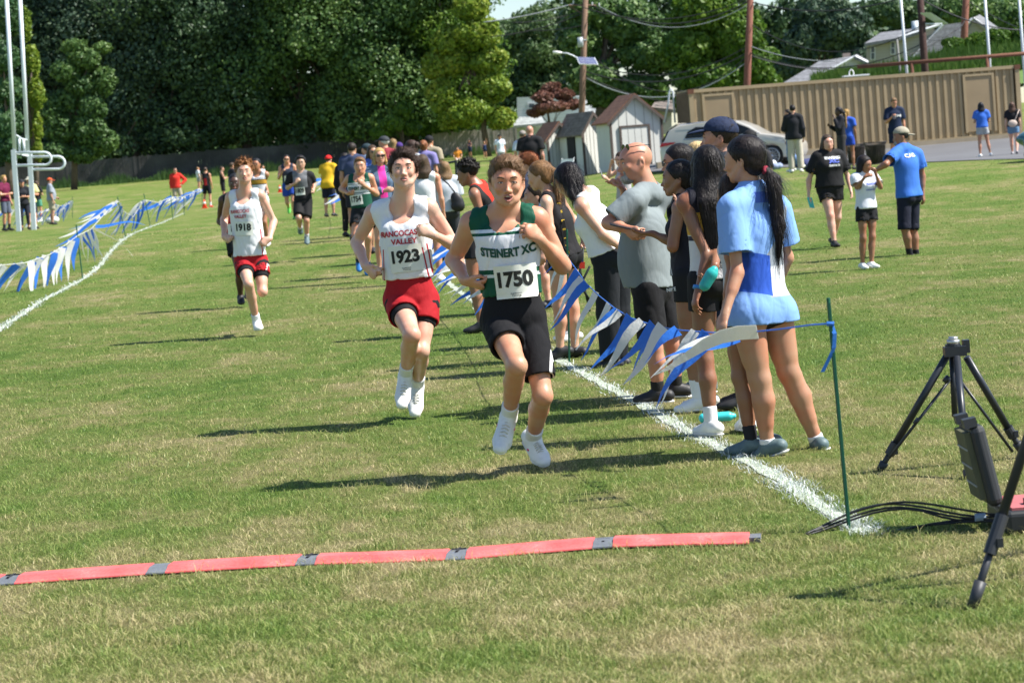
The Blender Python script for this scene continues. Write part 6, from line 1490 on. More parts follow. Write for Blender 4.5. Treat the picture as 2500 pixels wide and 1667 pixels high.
if W2.get('bvh'):
    l, f, u = W2['fr']; pts = [(1352, 470), (1366, 500), (1375, 540), (1380, 580), (1386, 612), (1392, 640)]
    mb = MB(); pr = []
    for a, b in pts:
        o = np.array([0, 0, HC]); dd = unit(ray(a, b)); hit = W2['bvh'].ray_cast(Vector(o), Vector(dd), 60)
        pr.append((np.array(hit[0]) if hit[0] is not None else P(a, b, W2['J']['ch'][1]-.10))-dd*.012)
    for a, b in zip(pr[:-1], pr[1:]): sd_ = np.array([.013, 0, .003]); mb.quad(a-sd_, a+sd_, b+sd_, b-sd_)
    ly = mb.build('lanyard', M('lanyard_yellow', (.02, .018, .015), .7, 0), W2['root'])
    k = 0; tv = text_mesh('PHILADELPHIA'[:0]+'H', .05, 1)[0]
    for i, ch_ in enumerate('ATHLETICS'):
        t = (i+.6)/9.2*(len(pr)-1); j = min(int(t), len(pr)-2); p_ = lerp(pr[j], pr[j+1], t-j)+np.array([0, -.004, 0])
        V, F = text_mesh(ch_, .05, 1.0); Wd = (V[:, :2]*.030); ax_ = unit(pr[j+1]-pr[j]); out = p_+np.outer(Wd[:, 0], ax_)+np.outer(Wd[:, 1], np.array([.98, 0, .1]))
        link('lanyard_letter', mesh_np('lanyard_letter', out, F, 3), M('gold_print', (.75, .50, .04), .6, 0), ly)
SG = 'spectators along the pennant rope'
def cr(label, hx, ty, **k):
    k.setdefault('group', 'spectators behind the runners'); return person(label, hx, ty, **k)
person('child with dark hair and light blue tee bending below the lanyard girl', 1303, 450, d=20.5, yaw=-80, lean=20, face=2, group=SG, skin=(.52, .30, .2), fem=True, w=.9, hair=('pony', (.03, .018, .012), .15), top=('tee', cloth((.35, .48, .68)), -.05, .01), bottom=('shorts', cloth(BLK), .4, .01), shoe=WSH)
person('man in navy ball cap with grey beard seen over the dark haired girls', 1752, 284, d=14.2, yaw=-100, head=(-98, 2, 0), face=2, group=SG, skin=(.48, .27, .19), w=1.05, hair=('short', (.05, .035, .025)), hat=('cap', (.018, .028, .065)), beard=(.22, .18, .15), top=('tee', cloth((.03, .035, .045)), -.06, .01), bottom=('shorts', cloth(NAVY), .9, .02), shoe=BSH)
person('fair haired spectator half hidden behind the glasses wearer', 1697, 344, d=19, yaw=-120, head=(-130, 0, 0), group=SG, skin=SKP, fem=True, hair=('bob', (.55, .40, .2), .12), top=('tee', cloth((.05, .05, .06)), -.05, .01), bottom=('shorts', cloth(BLK), .5, .01), shoe=BSH)
person('wavy brown haired spectator in dark socks standing behind the woman in pale blue', 1788, 420, by=1104, yaw=-120, head=(-140, 0, 0), group=SG, skin=SKB, fem=True, w=.95, hair=('long', (.045, .028, .02), .16), top=('tank', cloth((.50, .53, .58)), -.02, .012), bottom=('shorts', cloth((.03, .04, .09)), .45, .01), sock=((.02, .02, .025), .10), shoe=GSH)
person('pale man in a backward black cap, small behind the dark haired girls', 1829, 316, d=30, yaw=-20, head=(-10, 0, 0), face=1, group=SG, skin=SKP, hat=('cap', BLK, 'back'), hair=('short', (.08, .05, .03)), top=('tee', cloth((.03, .03, .035)), -.06, .01), bottom=('shorts', cloth(NAVY), .8, .02), shoe=BSH)
person('auburn haired spectator in navy just behind the leading runner', 1288, 371, d=25, yaw=-120, head=(-120, 0, 0), face=1, group=SG, skin=SKP, hair=('swept', (.24, .085, .035)), top=('tee', cloth((.02, .03, .06)), -.06, .01), bottom=('shorts', cloth(NAVY), .7, .02), shoe=BSH)
PH = person('woman in grey sleeveless dress shading her eyes and holding up a phone', 1514, 370, d=37, yaw=-70, arms=('fwd', 'face2'), head=(-70, -12, 0), face=1, group=SG, skin=SKP, fem=True, hair=('short', (.05, .03, .02)), px=dict(eL=(1500, 450, -.1), wL=(1482, 438, -.2), cL=.6), top=('tank', cloth((.40, .38, .40)), -.38, .02), topname='dress', bottom=('shorts', cloth(BLK), .3, 0), shoe=WSH)
# ---------------------------------------------------------------- knot of spectators left of centre
BL = ('stand', 'apart')
W12b = cr('woman in pale grey tee and charcoal leggings seen from behind with wavy light brown hair', 1083, 393, by=656, yaw=-165, head=(-170, 0, 0), arms=('fold', 'low'), skin=(.45, .25, .17), fem=True, w=1.16, hair=('bob', (.20, .12, .06), .18), top=('tee', cloth((.50, .54, .60)), -.02, .02), slv=.8, bottom=('pants', cloth((.035, .038, .045)), 1.9, .0), shoe=WSH)
p13 = dict(hd=(1141, 425, 0), nk=(1166, 456, 0), ch=(1190, 490, 0), pe=(1215, 560, 0), sL=(1158, 476, -.15), sR=(1180, 455, .15), eL=(1180, 535, -.15), wL=(1215, 560, -.1), eR=(1180, 530, .15), wR=(1220, 560, .1))
W13 = person('boy with black curly hair in red singlet craning toward the track', 1141, 392, d=22.5, H=1.72, px=p13, yaw=-100, lean=28, head=(-95, -12, 0), face=2, group=SG, skin=(.30, .15, .09), w=.92, noshift=True, hair=('curly', (.014, .011, .010)), top=('singlet', cloth((.50, .03, .015), [dict(au=(.10, .3), c=(.02, .02, .02))]), .0, .01), bottom=('shorts', cloth(BLK), .5, .02), shoe=BSH)
W6 = cr('blonde woman in sunglasses, denim jacket and pink top laughing toward the camera', 925, 358, d=35, yaw=15, arms=('low', 'fold'), head=(12, 0, 0), face=1, mouth=.4, skin=(.56, .32, .22), fem=True, hair=('long', (.42, .27, .10), .34), glasses=(0,), top=('long', cloth((.10, .15, .23), [dict(au=(.0, .055), v=(.1, .6), w=(0, .5), c=(.62, .04, .30))]), .02, .015), bottom=('shorts', cloth((.15, .22, .33)), .30, .01), shoe=BSH)
cr('man in slate blue tee with short dark hair, back to the camera', 858, 346, d=45, yaw=175, head=(170, 0, 0), skin=SKT, w=1.12, hair=('short', (.03, .022, .018)), top=('tee', cloth((.045, .06, .12)), -.08, .02), bottom=('shorts', cloth((.02, .02, .03)), .8, .02), shoe=BSH)
cr('person in black with a dark backpack beside the slate blue tee', 842, 372, d=46, yaw=150, skin=SKT, hair=('short', (.02, .016, .014)), top=('long', cloth((.016, .016, .02)), -.08, .03), bottom=('pants', cloth(BLK), 1.9, .01), shoe=BSH)
cr('person in dark teal cap and grey blue tee in the knot of spectators', 893, 350, d=46, yaw=-150, head=(-120, 0, 0), skin=SKL, hair=('short', (.10, .06, .03)), hat=('cap', (.03, .05, .06)), top=('tee', cloth((.14, .20, .27)), -.08, .02), bottom=('shorts', cloth(NAVY), .7, .02), shoe=BSH)
cr('brown haired woman in sunglasses and royal blue top between the caps', 908, 352, d=41, yaw=20, head=(20, 0, 0), face=1, skin=SKT, fem=True, hair=('bob', (.06, .035, .02), .15), glasses=(0,), top=('tee', cloth((.06, .12, .42)), -.04, .02), bottom=('shorts', cloth(BLK), .7, .02), shoe=BSH)
cr('white haired man in charcoal cap and maroon shirt, tallest of the knot', 935, 331, d=46, yaw=-160, head=(-115, 0, 0), skin=SKL, w=1.1, hair=('short', (.6, .58, .55)), hat=('cap', (.045, .05, .055)), top=('tee', cloth((.24, .03, .045)), -.08, .02), bottom=('pants', cloth((.1, .09, .07)), 1.9, .01), shoe=BSH)
cr('fair haired person behind the man in the maroon shirt', 958, 337, d=50, yaw=-170, skin=SKL, fem=True, hair=('bob', (.25, .16, .07), .12), top=('tee', cloth((.12, .09, .08)), -.08, .02), bottom=('pants', cloth(NAVY), 1.9, .01), shoe=BSH)
cr('person in purple cap and white shirt behind the tall runner', 973, 347, d=50, yaw=-170, skin=SKL, hair=('short', (.1, .07, .05)), hat=('cap', (.06, .03, .16)), top=('tee', cloth((.62, .60, .66)), -.08, .02), bottom=('pants', cloth(NAVY), 1.9, .01), shoe=BSH)
cr('brunette in pale grey blue tee leaning over between the caps', 1000, 336, d=38, yaw=-120, lean=12, head=(-115, -10, 0), face=1, skin=SKT, fem=True, hair=('bun', (.045, .025, .018)), top=('tee', cloth((.45, .50, .55)), -.06, .02), bottom=('pants', cloth(NAVY), 1.9, .01), shoe=BSH)
cr('auburn haired woman with hair up in a lavender top', 1033, 341, d=47, yaw=175, skin=SKL, fem=True, hair=('bun', (.20, .075, .03)), top=('tee', cloth((.20, .18, .40)), -.08, .02), bottom=('pants', cloth(NAVY), 1.9, .01), shoe=BSH)
cr('man in black cap and tan tee, back to the camera', 1047, 330, d=49, yaw=165, skin=SKL, w=1.08, hair=('short', (.06, .04, .03)), hat=('cap', BLK), top=('tee', cloth((.32, .27, .19)), -.08, .02), bottom=('pants', cloth((.06, .05, .04)), 1.9, .01), shoe=BSH)
cr('woman in white sleeveless top with straight brown hair, back to the camera', 1030, 375, d=32, yaw=175, skin=SKL, fem=True, hair=('long', (.07, .045, .028), .20), top=('tank', cloth((.72, .72, .74)), -.10, .015), bottom=('shorts', cloth((.3, .3, .32)), .5, .02), shoe=WSH)
cr('bald man in black tee standing in front of the small sheds', 1292, 304, d=50, yaw=170, head=(165, 0, 0), skin=(.45, .25, .18), w=1.18, belly=.5, hair=('bald', BLK), top=('tee', cloth((.013, .013, .015)), -.10, .03), bottom=('pants', cloth((.03, .03, .04)), 1.9, .02), shoe=BSH)
cr('person in white shirt and grey cap left of the bald man in black', 1275, 318, d=62, yaw=170, skin=SKL, hat=('cap', (.25, .22, .2)), hair=('short', (.1, .07, .05)), top=('tee', cloth((.55, .60, .70)), -.10, .03), bottom=('pants', cloth(NAVY), 1.9, .02), shoe=BSH)
cr('person in white tee with teal backpack straps and black cap near the board fence', 1219, 328, d=125, yaw=20, w=1.15, skin=SKL, hat=('cap', BLK), hair=('short', (.1, .07, .05)), top=('tee', cloth((.62, .66, .72), [dict(au=(.085, .12), v=(.1, .6), c=(.04, .2, .25))]), -.10, .03), bottom=('shorts', cloth((.3, .3, .33)), .9, .02), shoe=BSH)
cr('girl in navy kit walking by the board fence', 1145, 341, by=389, yaw=-40, skin=SKB, fem=True, hair=('bun', BLK), top=('tank', cloth((.02, .03, .09)), -.02, .01), bottom=('shorts', cloth(NAVY), .6, .01), shoe=BSH, arms=('phone', 'down'))
cr('girl in navy kit raising one arm by the board fence', 1182, 345, by=388, yaw=10, arms=('up', 'down'), skin=SKL, fem=True, hair=('bun', (.1, .06, .03)), top=('tank', cloth((.02, .035, .10)), -.02, .01), bottom=('shorts', cloth(NAVY), .5, .01), shoe=BSH)
cr('child in orange tee sitting on the grass by the board fence', 1116, 361, by=392, yaw=0, legs=('sit', 'sit'), arms=('thigh', 'thigh'), skin=SKT, hair=('short', (.04, .03, .02)), top=('tee', cloth((.62, .24, .03)), -.02, .02), bottom=('shorts', cloth((.5, .5, .5)), .6, .01), shoe=WSH)
# ---------------------------------------------------------------- other runners
RG = 'runners in the race'
st2 = cloth((.008, .07, .042), [dict(v=(.26, .375), c=(.66, .67, .70)), dict(v=(.385, .395), c=(.66, .67, .70)), dict(v=(.235, .248), c=(.66, .67, .70))], .65)
pD = dict(hd=(879, 407, 0), nk=(878, 432, 0), ch=(876, 455, 0), pe=(885, 515, 0), sR=(851, 437, .05), sL=(905, 434, 0), eR=(833, 462, .18), wR=(850, 473, -.05), eL=(920, 474, .10), wL=(889, 453, -.15), dL=(-.6, -.3, .7), pL=(-.4, .8, 0), cL=.6,
     hR=(873, 522, 0), hL=(901, 521, 0), kR=(868, 576, -.15), aR=(876, 640, .10), tR=(878, 664, .0), kL=(899, 580, -.22), aL=(897, 650, -.06), tL=(898, 672, -.2), cR=1.0, dR=(.6, -.5, -.1), pR=(.1, .3, .8))
D_ = person('runner in green and white singlet with race number 1754, behind the tall runner', 879, 378, d=33.5, H=1.72, px=pD, noshift=True, face=2, group=RG, skin=SKL, head=(0, 0, 0), q=1.06, mouth=.3, hair=('swept', (.16, .085, .04), .6), top=('singlet', st2, .04, .012), scoop=.075, bottom=('shorts', cloth((.014, .016, .02)), (.55, .55), .025), sock=((.03, .04, .08), .08), shoe=shoe_m('blue_shoe', (.02, .16, .45)))
l, f, u = D_['fr']; rt = D_['root']; rv = D_['bvh']
decal(rt, rv, 'STEINERT XC', P(873, 460, 33.5), l, u, f, .046, M('green_print', (.008, .06, .04), .6, 0), 'lettering', .05, .75, .012, rot=R(0), width=.24)
bib(rt, rv, '1754', P(874, 488, 33.5), l, u, f, .18, .14, R(5), nh=.085, nw=.15, small=None)
pE = dict(hd=(734, 398, 0), nk=(733, 424, 0), ch=(738, 447, 0), pe=(740, 490, 0), sR=(708, 431, .05), sL=(758, 428, 0), eR=(702, 459, .05), wR=(722, 447, -.2), eL=(766, 447, .12), wL=(766, 462, -.04), dR=(.6, 0, .6), pR=(.3, .8, 0), cR=1.0,
     hR=(730, 496, 0), hL=(750, 495, 0), kR=(729, 532, -.2), aR=(733, 556, .22), tR=(734, 572, .25), kL=(748, 538, -.15), aL=(749, 578, -.02), tL=(750, 597, -.18))
E_ = person('dark haired runner in black tee under grey singlet with race number 1809', 734, 377, d=40.5, H=1.66, px=pE, noshift=True, face=2, group=RG, skin=(.52, .33, .23), head=(3, -4, 0), q=1.02, mouth=.2, brow=(.02, .015, .01), hair=('swept', (.016, .013, .012)), slv=.8,
     top=('tee', cloth((.016, .016, .018), [dict(au=(0, .125), v=(.22, .6), w=(-.02, .5), c=(.17, .175, .19))]), .02, .01), bottom=('shorts', cloth((.012, .012, .013)), .86, .03), sock=((.55, .55, .58), .06), shoe=GSH)
bib(E_['root'], E_['bvh'], '1809', P(736, 467, 40.5), *[E_['fr'][i] for i in (0, 2, 1)], .17, .13, 0, nh=.085, nw=.15, small=None)
F_ = person('runner in dark slate singlet, sunglasses and royal blue shorts, far back', 699, 380, by=536, yaw=0, arms=('down', 'runF'), legs=('rS', 'rB'), head=(5, 0, 0), face=1, group=RG, skin=SKL, hair=('short', (.02, .016, .014)), glasses=(0,), top=('singlet', cloth((.035, .045, .075)), .04, .012), bottom=('shorts', cloth((.02, .06, .34)), .62, .03), shoe=shoe_m('lime_shoe', (.15, .6, .1)))
bib(F_['root'], F_['bvh'], '18', lerp(F_['J']['ch'], F_['J']['pe'], .5), *[F_['fr'][i] for i in (0, 2, 1)], .18, .14, 0, nh=.085, nw=.08, small=None)
H_ = person('dark skinned runner in red and black singlet, mostly hidden behind the curly haired runner', 572, 428, by=748, yaw=0, arms=('runB', 'runB'), legs=('rF', 'rS'), face=2, group=RG, skin=SKD, hair=('short', BLK), px=dict(eR=(536, 541, .18), wR=(560, 560, -.02), kR=(585, 665, -.15), aR=(587, 722, .0), tR=(590, 742, -.15)),
     top=('singlet', cloth((.50, .02, .02), [dict(v=(.40, .7), c=(.02, .02, .02))]), .0, .012), bottom=('shorts', cloth(BLK), .5, .03), shoe=BSH)
bib(H_['root'], H_['bvh'], '19', P(573, 560, H_['J']['pe'][1]), *[H_['fr'][i] for i in (0, 2, 1)], .16, .14, 0, nh=.085, nw=.07, small=None)
I_ = person('runner in white singlet with gold and black bands behind the curly haired runner', 625, 389, d=45, yaw=-10, arms=('runB', 'down'), legs=('rS', 'rB'), face=1, group=RG, skin=(.36, .18, .10), hair=('short', BLK), top=('singlet', cloth((.60, .61, .65), [dict(v=(.28, .36), c=(.40, .22, .03)), dict(v=(.27, .285), c=BLK), dict(v=(.36, .375), c=BLK), dict(v=(.39, .40), c=BLK)]), .0, .012), bottom=('shorts', cloth((.6, .6, .62)), .5, .03), shoe=WSH, px=dict(eL=(645, 445, .05), wL=(653, 464, -.1)))
# ---------------------------------------------------------------- across the field, left
LG = 'people on the far side of the course'
def lf(label, hx, ty, **k): k.setdefault('group', LG); return person(label, hx, ty, **k)
lf('man in red long sleeve top, sunglasses and khaki shorts with a hand on his hip', 427, 409, by=511, yaw=5, arms=('hips', 'down'), legs=('apart', 'stand'), face=1, skin=SKL, w=1.05, hair=('short', (.05, .03, .02)), glasses=(0,), top=('long', cloth((.60, .035, .025)), -.07, .02), bottom=('shorts', cloth((.36, .32, .24)), .85, .02), sock=((.5, .5, .5), .05), shoe=BSH)
lf('athlete in black and red singlet and black shorts, white socks, back to the camera', 501, 408, by=507, yaw=165, arms=('down', 'down'), legs=('apart', 'stand'), skin=SKL, hair=('short', (.06, .04, .03)), top=('singlet', cloth((.016, .016, .02), [dict(au=(0, .06), v=(0, .3), c=(.5, .03, .03))]), .0, .01), bottom=('shorts', cloth((.012, .013, .02)), .75, .02), sock=((.7, .7, .72), .14), shoe=shoe_m('red_shoe', (.6, .05, .04)))
lf('athlete in all black kit clapping, facing right', 541, 406, by=498, yaw=100, arms=('clap', 'clap'), skin=(.45, .25, .17), hair=('short', (.05, .03, .02)), top=('singlet', cloth((.014, .014, .018)), .0, .01), bottom=('shorts', cloth((.012, .012, .016)), .75, .02), sock=((.7, .7, .7), .04), shoe=BSH)
lf('athlete in black kit standing close behind the curly haired runner', 566, 396, d=80, yaw=120, skin=(.48, .27, .18), hair=('short', (.06, .04, .025)), top=('tee', cloth((.014, .014, .018)), .0, .02), bottom=('shorts', cloth((.012, .012, .016)), .75, .02), shoe=BSH)
lf('child in white top beyond the athletes near the shaded fence', 483, 413, d=135, yaw=120, H=1.3, skin=SKL, hair=('short', (.2, .12, .06)), top=('tee', cloth((.66, .68, .72)), .0, .02), bottom=('shorts', cloth((.3, .3, .3)), .6, .02), shoe=WSH)
lf('person in white right of the curly haired runner, near the fence', 641, 404, d=120, yaw=60, skin=SKL, hair=('short', (.10, .06, .03)), top=('tee', cloth((.66, .68, .72)), .0, .02), bottom=('shorts', cloth((.3, .3, .3)), .6, .02), shoe=WSH)
lf('blond youth in maroon tee and grey shorts at the left edge', 8, 427, by=564, yaw=60, head=(70, 0, 0), arms=('down', 'fold'), skin=SKL, hair=('swept', (.40, .26, .09), .6), top=('tee', cloth((.13, .012, .045)), -.04, .02), bottom=('shorts', cloth((.10, .12, .17)), .85, .02), sock=((.02, .02, .03), .14), shoe=BSH)
lf('woman in black tee and dark cap with folded arms behind the goal post', 52, 438, by=562, yaw=20, arms=('fold', 'fold'), face=1, skin=SKL, fem=True, w=1.05, hair=('short', (.03, .02, .02)), hat=('cap', (.03, .03, .035)), top=('tee', cloth((.014, .016, .022)), -.08, .03), slv=.8, bottom=('pants', cloth((.02, .022, .035)), 1.8, .0), shoe=BSH)
lf('person in cream sun hat and pale yellow tee between the goal posts', 70, 431, by=560, yaw=30, arms=('fold', 'down'), face=1, skin=SKL, hat=('bucket', (.62, .58, .48)), hair=('short', (.2, .15, .1)), top=('tee', cloth((.62, .60, .28)), -.08, .03), slv=.8, bottom=('shorts', cloth((.03, .035, .06)), .85, .02), sock=((.7, .7, .7), .05), shoe=BSH)
lf('dark haired person in black top and green shorts with white socks', 88, 441, by=543, yaw=150, arms=('down', 'fold'), skin=SKL, fem=True, hair=('bob', (.05, .03, .02), .15), top=('tee', cloth((.016, .016, .02)), -.02, .02), bottom=('shorts', cloth((.08, .26, .18)), .6, .02), sock=((.72, .72, .74), .12), shoe=WSH)
lf('man in orange cap, grey tee and khaki shorts watching', 121, 434, by=549, yaw=110, head=(100, -6, 0), arms=('low', 'down'), skin=(.48, .27, .19), w=1.1, belly=.6, hat=('cap', (.55, .09, .03)), hair=('short', (.05, .04, .03)), top=('tee', cloth((.26, .29, .34)), -.04, .03), slv=.8, bottom=('shorts', cloth((.36, .32, .24)), .85, .03), shoe=BSH)
W_y = lf('man in yellow tee and red cap bending to the pennants', 800, 377, d=60, yaw=160, lean=14, arms=('low', 'low'), skin=(.5, .28, .19), w=1.1, hat=('cap', (.62, .02, .02)), hair=('short', (.05, .04, .03)), top=('tee', cloth((.62, .38, .02)), -.16, .04), bottom=('shorts', cloth((.012, .014, .03)), .9, .03), shoe=BSH)
# ---------------------------------------------------------------- right side of the field
RS = 'people on the right of the field'
def rg(label, hx, ty, **k): k.setdefault('group', RS); return person(label, hx, ty, **k)
WE = rg('woman in black tee printed EWING and black shorts walking over the grass', 2018, 322, by=604, yaw=14, head=(10, -2, 0), arms=('down', 'low'), legs=('wB', 'wF'), face=2, skin=(.60, .37, .28), fem=True, w=1.28, leg=.98, chub=1, hair=('long', (.07, .045, .03), .20), glasses=(.065,), top=('tee', cloth((.013, .013, .015)), .0, .03), slv=.72, bottom=('shorts', cloth((.012, .012, .014)), .44, .02), shoe=BSH, sock=((.02, .02, .02), .03),
     px=dict(eR=(1975, 440, 0), wR=(1974, 478, -.05), eL=(2070, 432, .1), wL=(2078, 470, -.05)))
l, f, u = WE['fr']; WP = M('white_print', (.7, .7, .7), .6, 0); BP = M('blue_print', (.05, .10, .5), .6, 0); q5 = lambda a, b: P(a, b, WE['J']['pe'][1])
decal(WE['root'], WE['bvh'], 'EWING', q5(2026, 386), l, u, f, .040, WP, 'lettering', .05, 1.1, .008, width=.24)
decal(WE['root'], WE['bvh'], 'XC', q5(2026, 394), l, u, f, .060, BP, 'lettering', .06, 1.1, .008, width=.16)
decal(WE['root'], WE['bvh'], '2022', q5(2027, 405), l, u, f, .030, WP, 'lettering', .05, 1.1, .010, width=.17)
WGi = rg('girl in white printed tee and black shorts held by the man in blue', 2108, 381, by=656, yaw=25, head=(50, -16, 0), arms=('face2', 'face2'), legs=('cross', 'stand'), face=2, skin=(.30, .15, .085), fem=True, w=.92, hair=('long', (.014, .010, .010), .17), top=('tee', cloth((.66, .68, .76)), -.02, .02), slv=.7, bottom=('shorts', cloth((.013, .013, .016)), .42, .02), sock=((.7, .7, .75), .02), shoe=WSH,
     px=dict(eR=(2092, 458, -.1), wR=(2112, 432, -.22), eL=(2150, 458, -.05), wL=(2138, 424, -.15), dR=(.8, -.1, .3), dL=(-.2, 0, 1), cL=.7, cR=.6))
l, f, u = WGi['fr']
decal(WGi['root'], WGi['bvh'], 'EWING', P(2120, 449, WGi['J']['pe'][1]), l, u, f, .028, BP, 'lettering', .05, 1.0, .008, width=.15)
decal(WGi['root'], WGi['bvh'], 'HOCKEY', P(2118, 464, WGi['J']['pe'][1]), l, u, f, .018, BP, 'lettering', .03, 1.0, .008, width=.15)
pM = dict(hd=(2199, 334, 0), nk=(2205, 362, 0), ch=(2212, 402, 0), pe=(2218, 476, 0), sL=(2184, 378, -.12), sR=(2240, 377, .12), eL=(2162, 402, -.28), wL=(2138, 416, -.20), eR=(2252, 430, .18), wR=(2253, 474, .14), dL=(-1, .05, -.2), cL=.8, dR=(.1, -.1, -1), pR=(-.6, .4, 0), cR=.5,
     hL=(2207, 488, -.06), hR=(2228, 487, .06), kL=(2208, 555, -.1), aL=(2222, 625, -.04), tL=(2190, 641, -.02), kR=(2228, 556, .05), aR=(2238, 630, .06), tR=(2208, 646, .12))
WM = person('man in royal blue tee and backward camouflage cap reaching out to the girl', 2198, 307, d=30.5, H=1.68, px=pM, noshift=True, head=(-88, -3, 0), face=2, group=RS, skin=(.30, .155, .095), w=1.08, hair=('short', (.03, .025, .02)), beard=(.30, .28, .26), hat=('cap', (.34, .31, .24), 'back'), top=('tee', cloth((.045, .16, .56)), -.03, .03), slv=.62, bottom=('shorts', cloth((.012, .014, .028)), 1.02, .02), sock=((.015, .015, .02), .12), shoe=BSH, sole=BSH)
l, f, u = WM['fr']
if WM.get('bvh'): decal(WM['root'], WM['bvh'], 'CAO', P(2225, 379, 30.4), -l, u, -f, .052, WP, 'lettering', .04, 1.0, .010, width=.17)
rg('youth in black long sleeve top and beige trousers, back to the camera', 1934, 255, by=422, yaw=175, arms=('fold', 'down'), skin=(.5, .3, .2), hair=('short', (.012, .010, .010)), top=('long', cloth((.016, .017, .022)), -.10, .03), bottom=('pants', cloth((.48, .44, .36)), 1.95, .03), shoe=WSH)
rg('person in blue jeans half hidden behind the beige trousers', 1921, 266, by=420, yaw=-90, skin=(.5, .3, .2), hair=('short', (.016, .012, .012)), top=('long', cloth((.016, .017, .022)), -.06, .02), bottom=('pants', cloth((.13, .22, .42)), 1.95, .025), shoe=WSH, legs=('wB', 'stand'))
rg('tall girl in black jacket and charcoal trousers with dark braids by the litter bins', 2046, 261, d=61, yaw=-80, arms=('face', 'phone'), skin=SKD, fem=True, hair=('pony', (.012, .010, .012), .35), top=('long', cloth((.014, .015, .022)), .03, .015), bottom=('pants', cloth((.035, .033, .036)), 1.95, .02), shoe=BSH)
rg('person in royal blue with golden braid just behind the girl in black', 2066, 266, d=62, yaw=160, skin=SKB, fem=True, hair=('pony', (.32, .19, .06), .42), top=('tee', cloth(ROY), -.02, .015), bottom=('shorts', cloth((.02, .06, .4)), .5, .02), shoe=BSH)
WT = rg('youth in navy tee with white letters looking down at a phone by the container', 2181, 238, d=63, yaw=0, arms=('down', 'phone'), head=(5, -20, 0), face=1, skin=SKL, hair=('swept', (.20, .12, .06), .6), top=('tee', cloth((.012, .022, .055)), -.12, .03), slv=.8, bottom=('shorts', cloth(NAVY), .8, .02), shoe=BSH)
l, f, u = WT['fr']
if WT.get('bvh'): decal(WT['root'], WT['bvh'], 'TCNJ', P(2187, 284, WT['J']['ch'][1]), l, u, f, .07, WP, 'lettering', .05, 1.0, .014, width=.25)
rg('person in royal blue tee and pale grey shorts walking away over the asphalt', 2394, 250, by=384, yaw=178, arms=('phone', 'phone'), legs=('stand', 'apart'), skin=(.42, .23, .15), fem=True, hair=('bob', (.012, .012, .016), .06), top=('tee', cloth((.04, .14, .55)), .0, .03), bottom=('shorts', cloth((.34, .36, .38)), .45, .03), shoe=WSH, sock=((.7, .7, .7), .03))
WB = rg('woman in black tee and denim shorts with cross body bag walking at the right edge', 2470, 247, by=378, yaw=165, arms=('down', 'down'), legs=('wF', 'wB'), skin=SKP, fem=True, w=1.05, hair=('long', (.09, .05, .035), .18), top=('tee', cloth((.014, .014, .017)), .0, .02), bottom=('shorts', cloth((.12, .22, .36)), .42, .02), shoe=shoe_m('grey_pink_shoe', (.3, .28, .3)))
# ================================================= FIELD EQUIPMENT
MW = M('goal_white', (.60, .66, .70), .4, .06, 2)
d = 76.0
gr = empty('goal_post', gp(50, d), 'white football goal with two tall uprights and looped side rails at the left', 'goal post')
def V2(x, y, dd=0): return at(x, y, d+dd)
m2 = MB(); m2.tube([V2(14, -40), V2(36, 368)], .065, 10); m2.build('upright', MW, gr, smooth=True)
m2 = MB(); m2.tube([V2(47, -40, .6), V2(68, 372, .6)], .065, 10); m2.build('upright', MW, gr, smooth=True)
for x0, y0, x1, y1, dd in ((33, 366, 46, 561, 0), (72, 374, 83, 559, .6)):
    m2 = MB(); a, b = V2(x0, y0, dd), V2(x1, y1, dd); m2.prism([a+[-.07, -.07, 0], a+[.07, -.07, 0], a+[.07, .07, 0], a+[-.07, .07, 0]], b-a-[0, 0, .1]); m2.build('post', MW, gr)
m2 = MB(); m2.prism([V2(38, 370), V2(74, 378, .6), V2(74, 384, .6), V2(38, 376)], (0, .1, 0)); m2.build('crossbar', MW, gr)
m2 = MB(); m2.tube([V2(40, 331), V2(52, 339, .3), V2(68, 343, .6)], .03, 6)
for x_, y_, z_ in ((46, 336, 371), (57, 341, 374)): m2.tube([V2(x_, y_, .2), V2(x_+3, z_, .2)], .045, 6)
m2.build('ladder_rail', MW, gr, smooth=True)
for x0, x1, ya, yb, dd in ((40, 125, 373, 403, 0), (76, 158, 383, 413, .6)):
    yc, rr_ = (ya+yb)/2, (yb-ya)/2; pts = [V2(x0, ya, dd), V2(x1-rr_, ya-.5, dd)]+[V2(x1-rr_+rr_*math.sin(t), yc-rr_*math.cos(t), dd) for t in np.linspace(.3, math.pi-.3, 8)]+[V2(x1-rr_, yb, dd), V2(x0+2, yb+1, dd)]
    m2 = MB(); m2.tube(pts, .042, 8); m2.build('loop_rail', MW, gr, smooth=True)

STK = M('stake_green', (.008, .095, .055), .5, .1, 5); BLUEF = None
def flag_mat(name, col):
    m, nt, bs = newmat(name); bs.inputs['Base Color'].default_value = (*col, 1); bs.inputs['Roughness'].default_value = .35
    t = nd(nt, 'ShaderNodeBsdfTranslucent'); t.inputs[0].default_value = (*col, 1); mx = nd(nt, 'ShaderNodeMixShader'); mx.inputs[0].default_value = .35
    nt.links.new(bs.outputs[0], mx.inputs[1]); nt.links.new(t.outputs[0], mx.inputs[2]); nt.links.new(mx.outputs[0], nt.nodes['Material Output'].inputs[0]); bump(nt, bs, noise(nt, 40, 3, geo_pos(nt)).outputs[0], .4, .01); return m
FB = flag_mat('pennant_blue', (.05, .23, .74)); FW = flag_mat('pennant_white', (.80, .80, .76))
def stake(label, tx, ty, bx, by, d=None, r_=.0085):
    g_ = G(bx, by) if d is None else gp(bx, d); t = P(tx, ty, g_[1]); root = tag_mb(label, g_, t, r_); return g_, t
